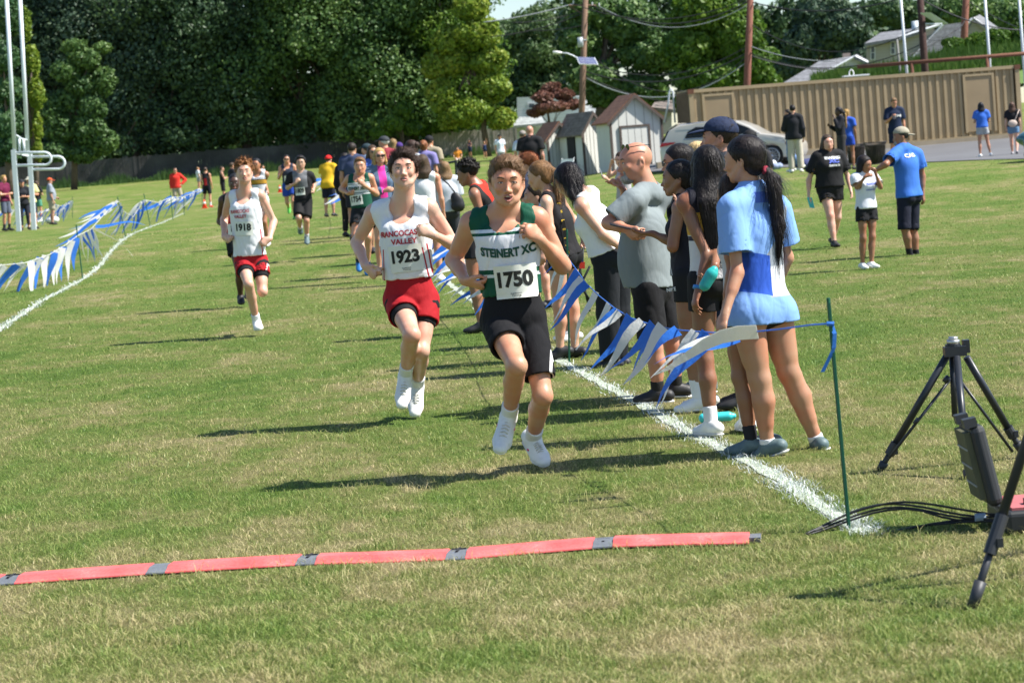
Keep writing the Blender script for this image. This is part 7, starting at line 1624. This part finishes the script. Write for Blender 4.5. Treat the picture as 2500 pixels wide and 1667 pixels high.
def tag_mb(label, g_, t, r_):
    m2 = MB(); b = g_+(g_-t)*.12; m2.tube([b, g_, t], r_, 6)
    m2.box(lerp(g_, t, .5), (r_*1.1, r_*3.4, np.linalg.norm(t-g_)*.96), M3=np.stack([np.array([1, 0, 0]), unit(np.cross(t-g_, [1, 0, 0])), unit(t-g_)], 1))
    k = tag(m2.build('garden_stake', STK, None, g_), label, 'stake', 'green stakes holding the pennants'); return k
def pennants(label, pts, flags, seed, cordr=.004, wind=None, cordcol=FB):
    """pts: world polyline of the cord; flags: (t, length, width, dirvec, colour)"""
    pts = [np.array(p) for p in pts]; root = empty('pennant_string', pts[0], label, 'pennants', 'strings of blue and white pennants')
    m2 = MB(); m2.tube(pts, cordr, 5); m2.build('cord', cordcol, root, smooth=True)
    seg = np.array([np.linalg.norm(b-a) for a, b in zip(pts[:-1], pts[1:])]); cum = np.concatenate([[0], np.cumsum(seg)]); r = np.random.default_rng(seed)
    def on(t):
        s_ = t*cum[-1]; i = min(int(np.searchsorted(cum, s_, 'right'))-1, len(seg)-1); return lerp(pts[i], pts[i+1], (s_-cum[i])/seg[i]), unit(pts[i+1]-pts[i])
    for (t, ln, wd, dv, c_) in flags:
        p, tg = on(t); dv = unit(dv); V = []; n = 7; wd = wd*(.50 if cordr > .0056 else .85); tw = r.uniform(-.5, .5); ph = r.uniform(0, 6)
        for i in range(n):
            q = i/(n-1); w_ = wd*(1-q**1.6)*.62+.0015; ctr = p+dv*ln*q+np.array([0, 0, -1])*ln*.10*q*q+np.cross(dv, tg)*ln*.05*math.sin(q*5+ph)
            pa_ = tg-dv*np.dot(tg, dv); pv_ = np.cross(dv, [0, 1., 0]); pv_ = pv_*(1 if np.dot(pv_, pa_) >= 0 else -1); a0_ = unit(pa_*.8+unit(pv_)*.75)
            ax_ = unit(a0_*math.cos(tw*q*1.6)+np.cross(dv, a0_)*math.sin(tw*q*1.6+.15))
            V += [ctr-ax_*w_, ctr+ax_*w_]
        V = np.array(V); F = [(2*i, 2*i+1, 2*i+3, 2*i+2) for i in range(n-1)]
        nrm = np.array([0, 1., 0]); V2_ = np.concatenate([V, V+nrm*.0012]); k = len(V); F2 = F+[(a+k, d_+k, c2+k, b+k) for a, b, c2, d_ in F]
        m2 = MB(); m2.add(V2_, F2); m2.build('pennant', FB if c_ == 'b' else FW, root, smooth=True)
    return root
SG2 = 'green stake in the turf '
# right hand rope ------------------------------------------------------
gS1, tS1 = stake('nearest green stake, beside the woman in pale blue, with a hanging blue ribbon end', 2022, 727, 2073, 1291)
k1 = P(2027, 790, gS1[1])
gS2, tS2 = stake('green stake behind the lanyard girl at the second rope fixing', 1384, 560, 1390, 885)
dA, dB = gS1[1], gS2[1]
k2 = P(1381, 635, dB)
cord = []
for (x, y), t in zip(((2027, 790), (1980, 793), (1900, 804), (1820, 812), (1740, 812), (1660, 806), (1600, 796), (1540, 776), (1500, 752), (1460, 720), (1430, 690), (1405, 655), (1385, 628), (1371, 606)), np.linspace(0, 1, 14)):
    cord.append(P(x, y, 1/((1-t)/dA+t/dB)))
fl = []
def tri(tpx, tip, wd, c_, push=0): # attachment cord index & tip pixel
    i = min(range(len(cord)), key=lambda k: abs(proj(cord[k])[0]-tpx)); a = None
    best = None
    for k in range(len(cord)-1):
        x0, x1 = proj(cord[k])[0], proj(cord[k+1])[0]
        if min(x0, x1) <= tpx <= max(x0, x1): f_ = (tpx-x0)/(x1-x0); a = lerp(cord[k], cord[k+1], f_); tt = (k+f_)
    if a is None: return
    e = P(tip[0], tip[1], a[1]+push); ln = np.linalg.norm(e-a)
    L_ = np.cumsum([0]+[np.linalg.norm(q-p_) for p_, q in zip(cord[:-1], cord[1:])]); k = int(tt); s_ = L_[k]+(L_[k+1]-L_[k])*(tt-k)
    fl.append((s_/L_[-1], ln, wd, e-a+np.array([0, 0, ln*.10]), c_))
for a in ((1850, (1600, 902), .075, 'w'), (1800, (1604, 895), .10, 'b'), (1765, (1592, 912), .05, 'w'), (1725, (1612, 988), .11, 'b'), (1700, (1606, 986), .06, 'w'), (1655, (1575, 880), .08, 'b'), (1625, (1530, 932), .085, 'w'), (1612, (1536, 930), .06, 'b'),
          (1600, (1480, 918), .09, 'b'), (1572, (1470, 905), .07, 'w'), (1545, (1452, 900), .10, 'b'), (1510, (1415, 852), .06, 'w'), (1505, (1420, 868), .05, 'b'), (1490, (1416, 850), .05, 'w'), (1450, (1408, 830), .055, 'w'), (1436, (1346, 798), .08, 'b'), (1425, (1340, 792), .085, 'w'), (1412, (1340, 750), .07, 'b'),
          (1392, (1348, 738), .06, 'w'), (1380, (1346, 700), .05, 'w'), (1376, (1330, 668), .04, 'b')): tri(*a)
pennants('pennants blown to the left along the rope in front of the spectators', cord, fl, 4, .0036)
rib = [P(2030, 792, dA), P(2038, 815, dA-.02), P(2036, 850, dA-.02), P(2026, 872, dA-.01), P(2008, 908, dA)]
m2 = MB()
for a, b in zip(rib[:-1], rib[1:]): m2.quad(a+[-.008, 0, 0], a+[.008, 0, .002], b+[.008, 0, 0], b+[-.008, 0, 0])
m2.tube([P(2018, 790, dA-.01), P(2036, 790, dA-.01)], .010, 6); tag(m2.build('ribbon_end', FB, None, rib[0]), 'loose blue ribbon end tied to the nearest green stake', 'ribbon')
gS3, tS3 = stake('green stake between the two leading runners', 1148, 560, 1155, 750)
c2 = [P(1371, 606, dB), P(1330, 640, dB+.5), P(1290, 655, dB+1.5), P(1220, 655, 22.5), P(1150, 625, gS3[1])]
pennants('pennants between the stakes behind the leading runner', c2, [(t, .55, .10, (-.9, -.1, -.35+.2*math.sin(t*20)), 'bw'[i % 2]) for i, t in enumerate(np.linspace(.05, .95, 12))], 5)
c3 = [P(1150, 625, gS3[1]), P(1120, 600, 30), P(1085, 590, 33), P(1062, 560, 36)]
pennants('pennants just behind the tall runner toward the phone group', c3, [(t, .5, .12, (-.8, -.1, -.4), 'wb'[i % 2]) for i, t in enumerate(np.linspace(.05, .95, 10))], 6)
# mass of pennants on three stakes in front of the yellow shirt
st = [stake(f'green stake {w_} the knot of pennants by the yellow shirt', *q) for w_, q in (('left of', (790, 440, 791, 480)), ('under the middle of', (812, 440, 813, 490)), ('right of', (834, 440, 835, 498)))]
c4 = [P(786, 437, st[0][0][1]), P(812, 445, st[1][0][1]), P(836, 440, st[2][0][1]), P(880, 470, 46)]
pennants('bunched pennants in front of the man in yellow', c4, [(t, .55+.2*math.sin(i), .16, (-.85+.3*math.sin(i*2), -.2, -.22+.15*math.cos(i*3)), 'bw'[i % 2]) for i, t in enumerate(np.linspace(.0, .9, 34))], 7)
# left hand course rope ---------------------------------------------------
LS = [('first green stake on the left course line, nearest', 186, 549, 202, 682), ('second green stake on the left course line', 287, 481, 307, 580), ('third green stake on the left course line', 351, 473, 367, 553), ('fourth green stake on the left course line', 416, 470, 422, 537), ('fifth green stake on the left course line', 448, 465, 450, 526), ('sixth green stake, beside the back turned athlete', 493, 460, 494, 505)]
ls = [stake(l_, a, b, c_, d_, None, .011) for l_, a, b, c_, d_ in LS]
def k_at(i, x, y): return P(x, y, ls[i][0][1])
dL0 = ls[0][0][1]
c5 = [P(-60, 655, dL0-4), P(0, 648, dL0-3), P(60, 642, dL0-2.3), P(120, 622, dL0-1.2), P(160, 598, dL0-.5), P(190, 575, dL0)]
f5 = [(t, ln, .20, (dx, -.15, dz), c_) for t, ln, dx, dz, c_ in [(.10, .5, -.3, -.6, 'w'), (.20, .45, -.25, -.7, 'w'), (.27, .5, -.35, -.6, 'w'), (.36, .75, -.65, -.8, 'b'), (.42, .5, -.5, -.5, 'w'), (.50, .70, -.45, -.9, 'b'), (.47, .62, .10, -.9, 'w'), (.58, .6, -.35, -.9, 'w'), (.60, .55, -.3, -.9, 'b'), (.67, .55, -.2, -.9, 'w'), (.74, .55, -.25, -1, 'b'), (.77, .55, -.15, -1, 'w'), (.82, .58, -.18, -1, 'w'), (.84, .52, -.15, -1, 'b'), (.93, .62, -.2, -1, 'w'), (.97, .5, -.1, -1, 'b')]]
pennants('pennants hanging along the left course line from the picture edge to the first stake', c5, f5, 8, .006, cordcol=FW)
c6 = [P(190, 575, dL0), P(222, 560, dL0+4), P(262, 515, dL0+9), P(290, 492, ls[1][0][1])]
pennants('pennants between the first and second stake of the left course line', c6, [(t, .5, .17, (.25+.2*math.sin(i*2.), -.1, -1), 'wb'[i % 2]) for i, t in enumerate(np.linspace(.03, .30, 7))]+[(.33, .95, .13, (.9, 0, -.75), 'w'), (.35, .95, .12, (1, 0, .0), 'b')]+[(t, .9, .18, (-.9, -.2, -.35+.1*math.sin(i)), 'bw'[i % 2]) for i, t in enumerate(np.linspace(.4, .98, 10))], 9, .007, cordcol=FW)
c7 = [P(290, 492, ls[1][0][1]), P(300, 515, 58), P(325, 530, 61), P(352, 488, ls[2][0][1])]
pennants('pennants between the second and third stake of the left course line', c7, [(t, .75, .2, (-.55+.3*math.sin(i*3.), -.1, -.8), 'wb'[i % 2]) for i, t in enumerate(np.linspace(.03, .98, 12))], 10, .008, cordcol=FW)
c8 = [P(352, 488, ls[2][0][1]), P(385, 495, 70), P(417, 483, ls[3][0][1]), P(448, 480, ls[4][0][1]), P(494, 462, ls[5][0][1])]
pennants('pennants along the far stretch of the left course line', c8, [(t, .85, .22, (-.75+.4*math.sin(i*1.7), -.1, -.45+.25*math.sin(i)), 'wb'[i % 2]) for i, t in enumerate(np.linspace(.02, .99, 30))], 11, .009, cordcol=FW)
g9 = [stake('green stake at the far left, right of the orange cap', 177, 480, 177, 532, None, .012), stake('green stake between the goal legs', 56, 508, 57, 548, None, .012)]
c9 = [P(-40, 545, 84), P(0, 520, 83), P(30, 512, 82), P(57, 508, 82), P(85, 520, 84), P(110, 515, 86), P(135, 500, 88), P(155, 505, 90), P(177, 490, g9[0][0][1])]
pennants('pennants in front of the group at the goal', c9, [(t, .75, .2, (-.6+.4*math.sin(i*1.7), -.1, -.6+.2*math.sin(i)), 'wb'[i % 2]) for i, t in enumerate(np.linspace(.02, .99, 40))], 12, .009, cordcol=FW)
# cones
for lb, px, py in (('small orange cone behind the curly haired runner', 548, 498), ('small orange cone left of the royal blue shorts', 684, 470), ('small orange cone behind number 1809', 757, 460), ('small orange cone by the white socks', 500, 509)):
    g_ = G(px, py); rt = empty('traffic_cone', g_, lb, 'cone', 'small orange cones'); m2 = MB(); m2.tube([g_+[0, 0, .02], g_+[0, 0, .36]], [.10, .025], 14); m2.build('cone_body', M('cone_orange', (.75, .08, .03), .5, 0), rt, smooth=True)
    m2 = MB(); m2.box(g_+[0, 0, .012], (.25, .25, .03)); m2.build('base', M('cone_orange', (.75, .08, .03), .5, 0), rt); m2 = MB(); m2.tube([g_+[0, 0, .18], g_+[0, 0, .26]], [.068, .050], 14); m2.build('stripe', M('cone_white', (.7, .7, .7), .5, 0), rt, smooth=True)
# dark frame stand behind the grey tee woman
bf = P(1113, 400, 52); rt = empty('barrier_frame', gp(1112, 52), 'dark metal frame standing beyond the woman with the sling bag', 'frame'); m2 = MB(); m2.tube([P(1113, 392, 52), P(1117, 470, 52)], .035, 6); m2.tube([P(1085, 400, 52), P(1113, 394, 52)], .03, 6); m2.tube([P(1118, 425, 52), P(1145, 450, 52)], .03, 6); m2.build('frame', M('black_metal', (.015, .02, .022), .5, 0), rt)

# ================================================= TIMING MAT
mt = empty('timing_mat', (MAT_A+MAT_B)/2, 'low pink red rubber timing mat with grey joints lying across the finish', 'timing mat')
RBm, rnt, rbs = newmat('red_rubber'); rp = geo_pos(rnt); rn = noise(rnt, 7, 4, rp); rn2 = noise(rnt, 90, 2, rp)
rr2 = ramp(rnt, mth(rnt, 'ADD', mth(rnt, 'MULTIPLY', rn.outputs[0], .7), mth(rnt, 'MULTIPLY', rn2.outputs[0], .3)), [(.35, (.66, .085, .080)), (.6, (.80, .15, .14)), (.72, (.80, .27, .24))]); rnt.links.new(rr2.outputs[0], rbs.inputs['Base Color']); rbs.inputs['Roughness'].default_value = .55; bump(rnt, rbs, rn2.outputs[0], .3, .004)
GRB = M('grey_rubber', (.13, .145, .165), .7, .35, 25, .004)
def mat_piece(name, a, b, w0, w1, hgt, mat):
    n = 10; V = []; prof = [(-.13, .0), (-.128, .006), (-.095, .012*1), (-.05, hgt), (.05, hgt), (.095, .012), (.128, .006), (.13, 0)]
    prof = [(x*(w0)*.78, z*.85) for x, z in prof]
    for i in range(n+1):
        t = i/n; c = lerp(a, b, t); wob = .006*math.sin((c[0])*1.7)+.004*math.sin(c[0]*5)
        for x, z in prof: q = c+mn*(x+wob); V.append([q[0], q[1], float(terr(q[0], q[1]))+z+.004+.004*math.sin(c[0]*3.1)])
    k = len(prof); F = [(i*k+j, i*k+j+1, (i+1)*k+j+1, (i+1)*k+j) for i in range(n) for j in range(k-1)]
    m2 = MB(); m2.add(V, F); m2.add([V[j] for j in range(k)], [tuple(range(k))]); m2.add([V[n*k+j] for j in range(k)], [tuple(range(k-1, -1, -1))]); return m2.build(name, mat, mt)
jpx = [(-100, 1428), (29, 1419), (396, 1394), (757, 1370), (1120, 1356), (1476, 1332), (1830, 1321)]; jp = [G(*q) for q in jpx]
for i in range(len(jp)-1):
    a, b = jp[i], jp[i+1]; dd_ = unit(b-a); e0_ = .042
    mn_b = mn; mat_piece('mat_section', a+dd_*e0_, b-dd_*(e0_ if i < len(jp)-2 else 0), 1.0, 1.0, .030, RBm)
    m2 = MB(); 
for q in jp[:-1]:
    o = mat_piece('mat_joint', q-md*.040, q+md*.040, 1.0, 1.0, .024, GRB)
    m2 = MB(); m2.box(q+[0, 0, .0255], (.010, .09, .004), math.atan2(md[1], md[0])); m2.box(q+mn*.02+[0, 0, .0258], (.060, .008, .004), math.atan2(md[1], md[0])); m2.build('groove', M('groove', (.02, .02, .025), .8, 0), o)
m2 = MB(); q = jp[-1]; m2.box(q+md*.02+[0, 0, .012], (.05, .10, .02), math.atan2(md[1], md[0])); m2.build('cable_plug', GRB, mt)

# ================================================= TRIPODS, CASE, CABLES
BK = M('tripod_black', (.020, .024, .032), .38, .2, 12); BK2 = M('tripod_collar', (.03, .033, .04), .5, .1)
def leg(root, a, b, c, r0=.0155):
    m2 = MB(); m2.tube([a, lerp(a, b, .78)], r0, 12); k = m2.build('leg', BK, root, smooth=True)
    m2 = MB(); m2.tube([lerp(a, b, .76), lerp(a, b, .86)], r0*1.35, 12); m2.box(lerp(a, b, .83)+np.array([.018, -.01, 0]), (.02, .03, .03)); m2.build('leg_clamp', BK2, k, smooth=False)
    m2 = MB(); m2.tube([lerp(a, b, .84), lerp(a, b, .98)], r0*.8, 10); m2.tube([lerp(a, b, .93), b], [r0*1.3, r0*1.1], 10); m2.build('foot', BK2, k, smooth=True); return k
fa, fb = G(2148, 1148), G(2364, 1170); d1 = (fa[1]+fb[1])/2; fc = G(2468, 1100)
tr = empty('tripod', G(2330, 1130), 'black camera tripod without a camera standing on the grass at the right', 'tripod')
ap = P(2333, 878, d1+.15); T0 = P(2330, 835, d1+.15); dt = d1+.15
leg(tr, P(2312, 868, dt), fa, 0, .017); leg(tr, P(2336, 872, dt-.03), fb, 0, .017)
lg3 = P(2480, 1110, dt+.12); lg3[2] = max(lg3[2], .10); leg(tr, P(2360, 872, dt+.03), lg3+np.array([.03, .03, -.06]), 0, .017)
m2 = MB(); m2.tube([P(2328, 866, dt), P(2326, 840, dt)], [.038, .036], 16); m2.box(P(2331, 857, dt-.01), (.10, .06, .045)); m2.box(P(2358, 845, dt), (.03, .04, .06)); m2.build('spider', BK, tr)
m2 = MB(); m2.tube([P(2327, 840, dt), P(2327, 829, dt)], .030, 16); m2.tube([P(2327, 831, dt), P(2327, 822, dt)], .022, 16); m2.build('head_plate', M('steel', (.5, .5, .48), .3, 0, metal=.8), tr, smooth=True)
m2 = MB(); m2.tube([P(2324, 868, dt+.03), P(2331, 1016, dt+.03)], .014, 10); m2.build('centre_column', BK, tr, smooth=True)
m2 = MB(); m2.tube([P(2318, 928, dt+.02), P(2170, 1118, (fa[1]+dt)/2-.1)], .0075, 8); m2.tube([P(2345, 930, dt+.02), P(2472, 1102, dt+.1)], .0075, 8); m2.tube([P(2306, 922, dt), P(2316, 930, dt)], .018, 8); m2.tube([P(2232, 1035, dt-.04), P(2243, 1021, dt-.04)], .011, 8); m2.build('brace', BK, tr, smooth=True)
t2 = empty('tripod', G(2380, 1482), 'leg of a second black tripod, nearer the camera, cut off by the right edge', 'tripod')
nb = G(2372, 1486); dn_ = nb[1]
# tripod whose head stands beyond the edge of the picture
hd2 = nb+np.array([.62, .32, 1.25]); leg_top = P(2500, 1095, dn_+.12); vv = unit(leg_top-nb); hd2 = nb+vv*1.35
leg(t2, hd2, nb, 0, .0165); leg(t2, hd2, np.array([hd2[0]+.55, hd2[1]+.25, 0]), 0, .0165); leg(t2, hd2, np.array([hd2[0]-.0, hd2[1]+.75, 0]), 0, .0165)
m2 = MB(); m2.tube([hd2-[0, 0, .06], hd2+[0, 0, .07]], .045, 16); m2.build('spider', BK, t2, smooth=True); m2 = MB(); m2.tube([hd2+[0, 0, .07], hd2+[0, 0, .10]], .03, 14); m2.build('head_plate', M('steel', (.5, .5, .48), .3, 0, metal=.8), t2, smooth=True)
# open equipment case: base box + upright lid
cs = G(2478, 1300); dc = cs[1]; case = empty('equipment_case', cs, 'open black equipment case with upright lid beside the tripods', 'equipment case')
PLB = M('case_black', (.022, .024, .026), .5, .15, 8)
S = SDF(); 
bx = MB(); b0 = P(2448, 1245, dc); x0, zt = b0[0], b0[2]
bx.box((x0+.26, dc+.13, zt/2), (.52, .38, zt)); bb = bx.build('case_base', PLB, case); md_ = bb.modifiers.new('b', 'BEVEL'); md_.width = .02; md_.segments = 3
m2 = MB(); m2.box((x0+.26, dc+.13, zt+.004), (.46, .32, .012)); m2.build('foam_tray', M('pink_panel', (.45, .12, .12), .6, .2), case)
m2 = MB(); m2.box((x0+.13, dc+.05, zt+.02), (.07, .05, .02)); m2.build('switch_block', M('black_metal', (.015, .02, .022), .5, 0), case)
# lid: thick slab leaning back toward the left
la, lb_ = P(2440, 1240, dc), P(2388, 1040, dc+.05); ld = unit(lb_-la); ln = np.linalg.norm(lb_-la); nrm_ = unit(np.cross(ld, [0, 1, 0])); M3 = np.stack([nrm_, np.array([0, 1, 0]), ld], 1)
m2 = MB(); m2.box(lerp(la, lb_, .5)+nrm_*.0+[0, .16, 0], (.062, .26, ln), M3=M3); lid = m2.build('lid', PLB, case); md_ = lid.modifiers.new('b', 'BEVEL'); md_.width = .028; md_.segments = 3
m2 = MB(); m2.box(lerp(la, lb_, .52)-nrm_*(-.040 if nrm_[0] < 0 else .040)+[0, .15, 0], (.026, .20, ln*.82), M3=M3); inner = m2.build('lid_lining', M('lining', (.085, .085, .045), .8, .5, 9), lid)
for t in (.28, .5, .72): m2 = MB(); m2.box(lerp(la, lb_, t)-nrm_*(-.054 if nrm_[0] < 0 else .054)+[0, .15, 0], (.005, .19, .006), M3=M3); m2.build('strap', M('strap_grey', (.3, .3, .3), .7, 0), inner)
for y_ in (.06, .22): m2 = MB(); m2.box(lb_+ld*.012+nrm_*.02+[0, y_, 0], (.05, .05, .035), M3=M3); m2.build('latch', PLB, lid)
# cables
CB = M('cable_black', (.014, .014, .016), .45, 0)
def cable(label, pix, r_=.0045):
    pts = []
    for (x, y, z) in pix:
        g_ = G(x, y+z); pts.append(P(x, y, g_[1]))
    P_ = np.array(pts)
    for _ in range(1):
        new = [P_[0]]
        for a, b in zip(P_[:-1], P_[1:]): new += [lerp(a, b, .25), lerp(a, b, .75)]
        P_ = np.array(new+[P_[-1]])
    m2 = MB(); m2.tube(list(P_), r_, 6); tag(m2.build('cable', CB, None, pts[0], True), label, 'cable', 'black cables from the mat to the case')
cab = [[(1965, 1304, 2), (2010, 1283, 12), (2060, 1258, 28), (2120, 1238, 45), (2190, 1224, 60), (2260, 1228, 58), (2340, 1242, 45), (2400, 1252, 35), (2450, 1258, 30)],
       [(1972, 1302, 2), (2030, 1272, 18), (2090, 1244, 38), (2160, 1228, 52), (2240, 1234, 50), (2330, 1254, 36), (2400, 1262, 28), (2450, 1257, 30)],
       [(1975, 1300, 3), (2040, 1276, 16), (2110, 1250, 34), (2180, 1236, 46), (2250, 1243, 42), (2330, 1262, 28), (2400, 1266, 24), (2440, 1270, 22)],
       [(2090, 1307, 1), (2150, 1302, 2), (2230, 1286, 8), (2300, 1274, 16), (2370, 1266, 22), (2440, 1270, 20)],
       [(2095, 1308, 1), (2170, 1300, 2), (2250, 1284, 8), (2320, 1276, 14), (2390, 1272, 18), (2445, 1272, 20)],
       [(1970, 1306, 0), (2020, 1290, 8), (2080, 1268, 22), (2150, 1246, 38), (2230, 1240, 44), (2320, 1268, 22), (2380, 1270, 18), (2440, 1268, 22)]]
CL_ = ('highest of the black cables arching from the mat end to the case', 'second highest of the black cables arching to the case', 'third of the arching black cables, counted from the top', 'upper of the two flat lying black cables right of the nearest stake', 'lower of the two flat lying black cables right of the nearest stake', 'lowest of the arching black cables near the nearest stake')
for i, c_ in enumerate(cab): cable(CL_[i], c_)
g_ = P(2393, 1262, G(2393, 1290)[1]); m2 = MB(); m2.tube([g_-[.02, 0, 0], g_+[.02, 0, 0]], .016, 8); tag(m2.build('cable_tie', M('tape_blue_grey', (.3, .38, .48), .5, 0), None, g_), 'pale blue tape wrapped round the black cables near the case', 'tape')

# ================================================= THINGS PEOPLE CARRY
def phone(label, c, xd, yd, col=(.02, .02, .025), scr=None, s=1):
    c = np.array(c); z_ = unit(np.cross(xd, yd)); M3 = np.stack([unit(xd), unit(yd), z_], 1); m2 = MB(); m2.box(c, (.075*s, .155*s, .010*s), M3=M3); o = m2.build('phone', M('phone_case', col, .35, 0), None, c); tag(o, label, 'phone'); md_ = o.modifiers.new('b', 'BEVEL'); md_.width = .006; md_.segments = 2
    return o
w = W9['J']['wR']; c = P(1729, 683, w[1]-.03)
S = SDF(); ax = unit(P(1744, 664, w[1])-P(1720, 704, w[1])); S.cap(c-ax*.035, c+ax*.035, .030, .033, .01); S.cap(c+ax*.03, c+ax*.06, .028, .022, .01); V, F = S.mesh(.004); o = link('water_bottle', mesh_np('water_bottle', V, F, 4, True), M('teal_bottle', (.03, .42, .40), .35, .05), None, c); tag(o, 'teal drinks bottle held by the girl with very long hair', 'bottle')
g_ = G(1748, 1032); c = g_+np.array([0, -.02, .034]); S = SDF(); S.cap(c-[.07, 0, 0], c+[.07, 0, 0], .028, .028, .01); S.cap(c+[.07, 0, 0], c+[.10, 0, 0], .018, .016, .01); V, F = S.mesh(.005); o = link('water_bottle', mesh_np('water_bottle', V, F, 4, True), M('aqua_bottle', (.05, .55, .58), .35, .05), None, c); tag(o, 'aqua bottle lying in the grass by the white shoes', 'bottle')
w = W5['J']['wL']; phone('dark phone held by the bald man in the grey green tee', w+np.array([-.03, -.03, .02]), [0, 1, 0.1], [1, 0, -.30]) 
w = WE['J']['wR']; phone('teal phone in the hand of the woman in black EWING tee', w+np.array([.02, -.04, -.10]), [1, .2, -.2], [-.2, 0, 1.], (.03, .45, .45), s=1.0)
w = PH['J']['wL']; phone('pale phone held out by the woman shading her eyes', w+np.array([-.08, 0, .10]), [0, 1, .1], [-.3, 0, 1.], (.5, .52, .56))
w = WT['J']['wR']; phone('dark phone the youth in navy is looking at', w+np.array([.04, -.10, .0]), [1, 0, 0], [0, .6, .7])
# sling bag
J = W12b['J']; c = P(1117, 493, J['pe'][1]-.16); bag = empty('sling_bag', c, 'black sling bag hanging across the back of the woman in pale grey tee', 'bag'); S = SDF(); S.ell(c, (.09, .055, .15), unit([1, 0, .35]), [0, 1, 0], unit([-.35, 0, 1]), .01); S.ell(c+[0, 0, -.06], (.10, .06, .08)); V, F = S.mesh(.010); link('pouch', mesh_np('pouch', V, F, 4, True), M('bag_black', (.014, .014, .016), .5, .1), bag)
m2 = MB(); pts = [P(1110, 470, J['pe'][1]-.20), P(1095, 450, J['pe'][1]-.19), P(1080, 437, J['pe'][1]-.17), P(1072, 432, J['pe'][1]-.10)]
for a, b in zip(pts[:-1], pts[1:]): m2.tube([a, b], .012, 6)
m2.build('strap', M('bag_black', (.014, .014, .016), .5, .1), bag, smooth=True)
J = WB['J']; c = P(2472, 302, J['pe'][1]-.20); bag = empty('cross_body_bag', c, 'beige cross body bag on the back of the woman at the right edge', 'bag'); S = SDF(); S.ell(c, (.13, .05, .10)); V, F = S.mesh(.015); link('pouch', mesh_np('pouch', V, F, 4, True), M('bag_beige', (.5, .40, .34), .6, .1), bag)
m2 = MB(); m2.tube([c+[.06, 0, .06], P(2484, 278, c[1]), P(2488, 268, c[1]+.1)], .016, 6); m2.build('strap', M('bag_beige', (.5, .40, .34), .6, .1), bag)
# bags on the grass by the car, white bag by the khaki shorts
for lb, px, py, cl, sz in (('white drawstring bag on the grass beneath the car', 1880, 408, (.6, .62, .66), .2), ('navy kit bag on the grass right of the beige trousers', 1968, 414, (.04, .05, .14), .28), ('pale blue bag on the grass left of the jeans', 1895, 414, (.25, .3, .45), .18), ('white folded bag beside the man in the orange cap', 128, 545, (.62, .62, .62), .22)):
    g_ = G(px, py); S = SDF(); S.ell(g_+[0, 0, sz*.5], (sz*1.2, sz, sz*.6), k=.05); S.ell(g_+[sz*.6, 0, sz*.7], (sz*.5, sz*.5, sz*.4), k=.05); S.wrinkle(.02, 1.5, 3); V, F = S.mesh(.03); o = link('kit_bag', mesh_np('kit_bag', V, F, 4, True), M('bag_cloth', cl, .8, .3, 10), None, g_); tag(o, lb, 'bag', 'bags left on the grass')
# folded camp chair between the lanyard girl and the white tank top
g_ = gp(1418, 19.5); ccx = empty('camp_chair', g_, 'folded camp chair with red and navy fabric behind the lanyard girl', 'camp chair'); m2 = MB()
for a, b in (((1400, 590), (1440, 760)), ((1425, 600), (1400, 770)), ((1405, 680), (1445, 740)), ((1440, 650), (1395, 740))): m2.tube([P(*a, 19.3), P(*b, 19.4)], .010, 6)
m2.build('frame', M('black_metal', (.015, .02, .022), .5, 0), ccx, smooth=True)
for a, cl in (((1402, 600, 1420, 622), (.30, .03, .02)), ((1400, 618, 1425, 640), (.03, .04, .14)), ((1400, 640, 1428, 656), (.6, .04, .02))): m2 = MB(); m2.prism([P(a[0], a[3], 19.2), P(a[2], a[3], 19.2), P(a[2], a[1], 19.2), P(a[0], a[1], 19.2)], (0, .04, 0)); m2.build('fabric', M('chair_fabric', cl, .8, .2, 30), ccx)
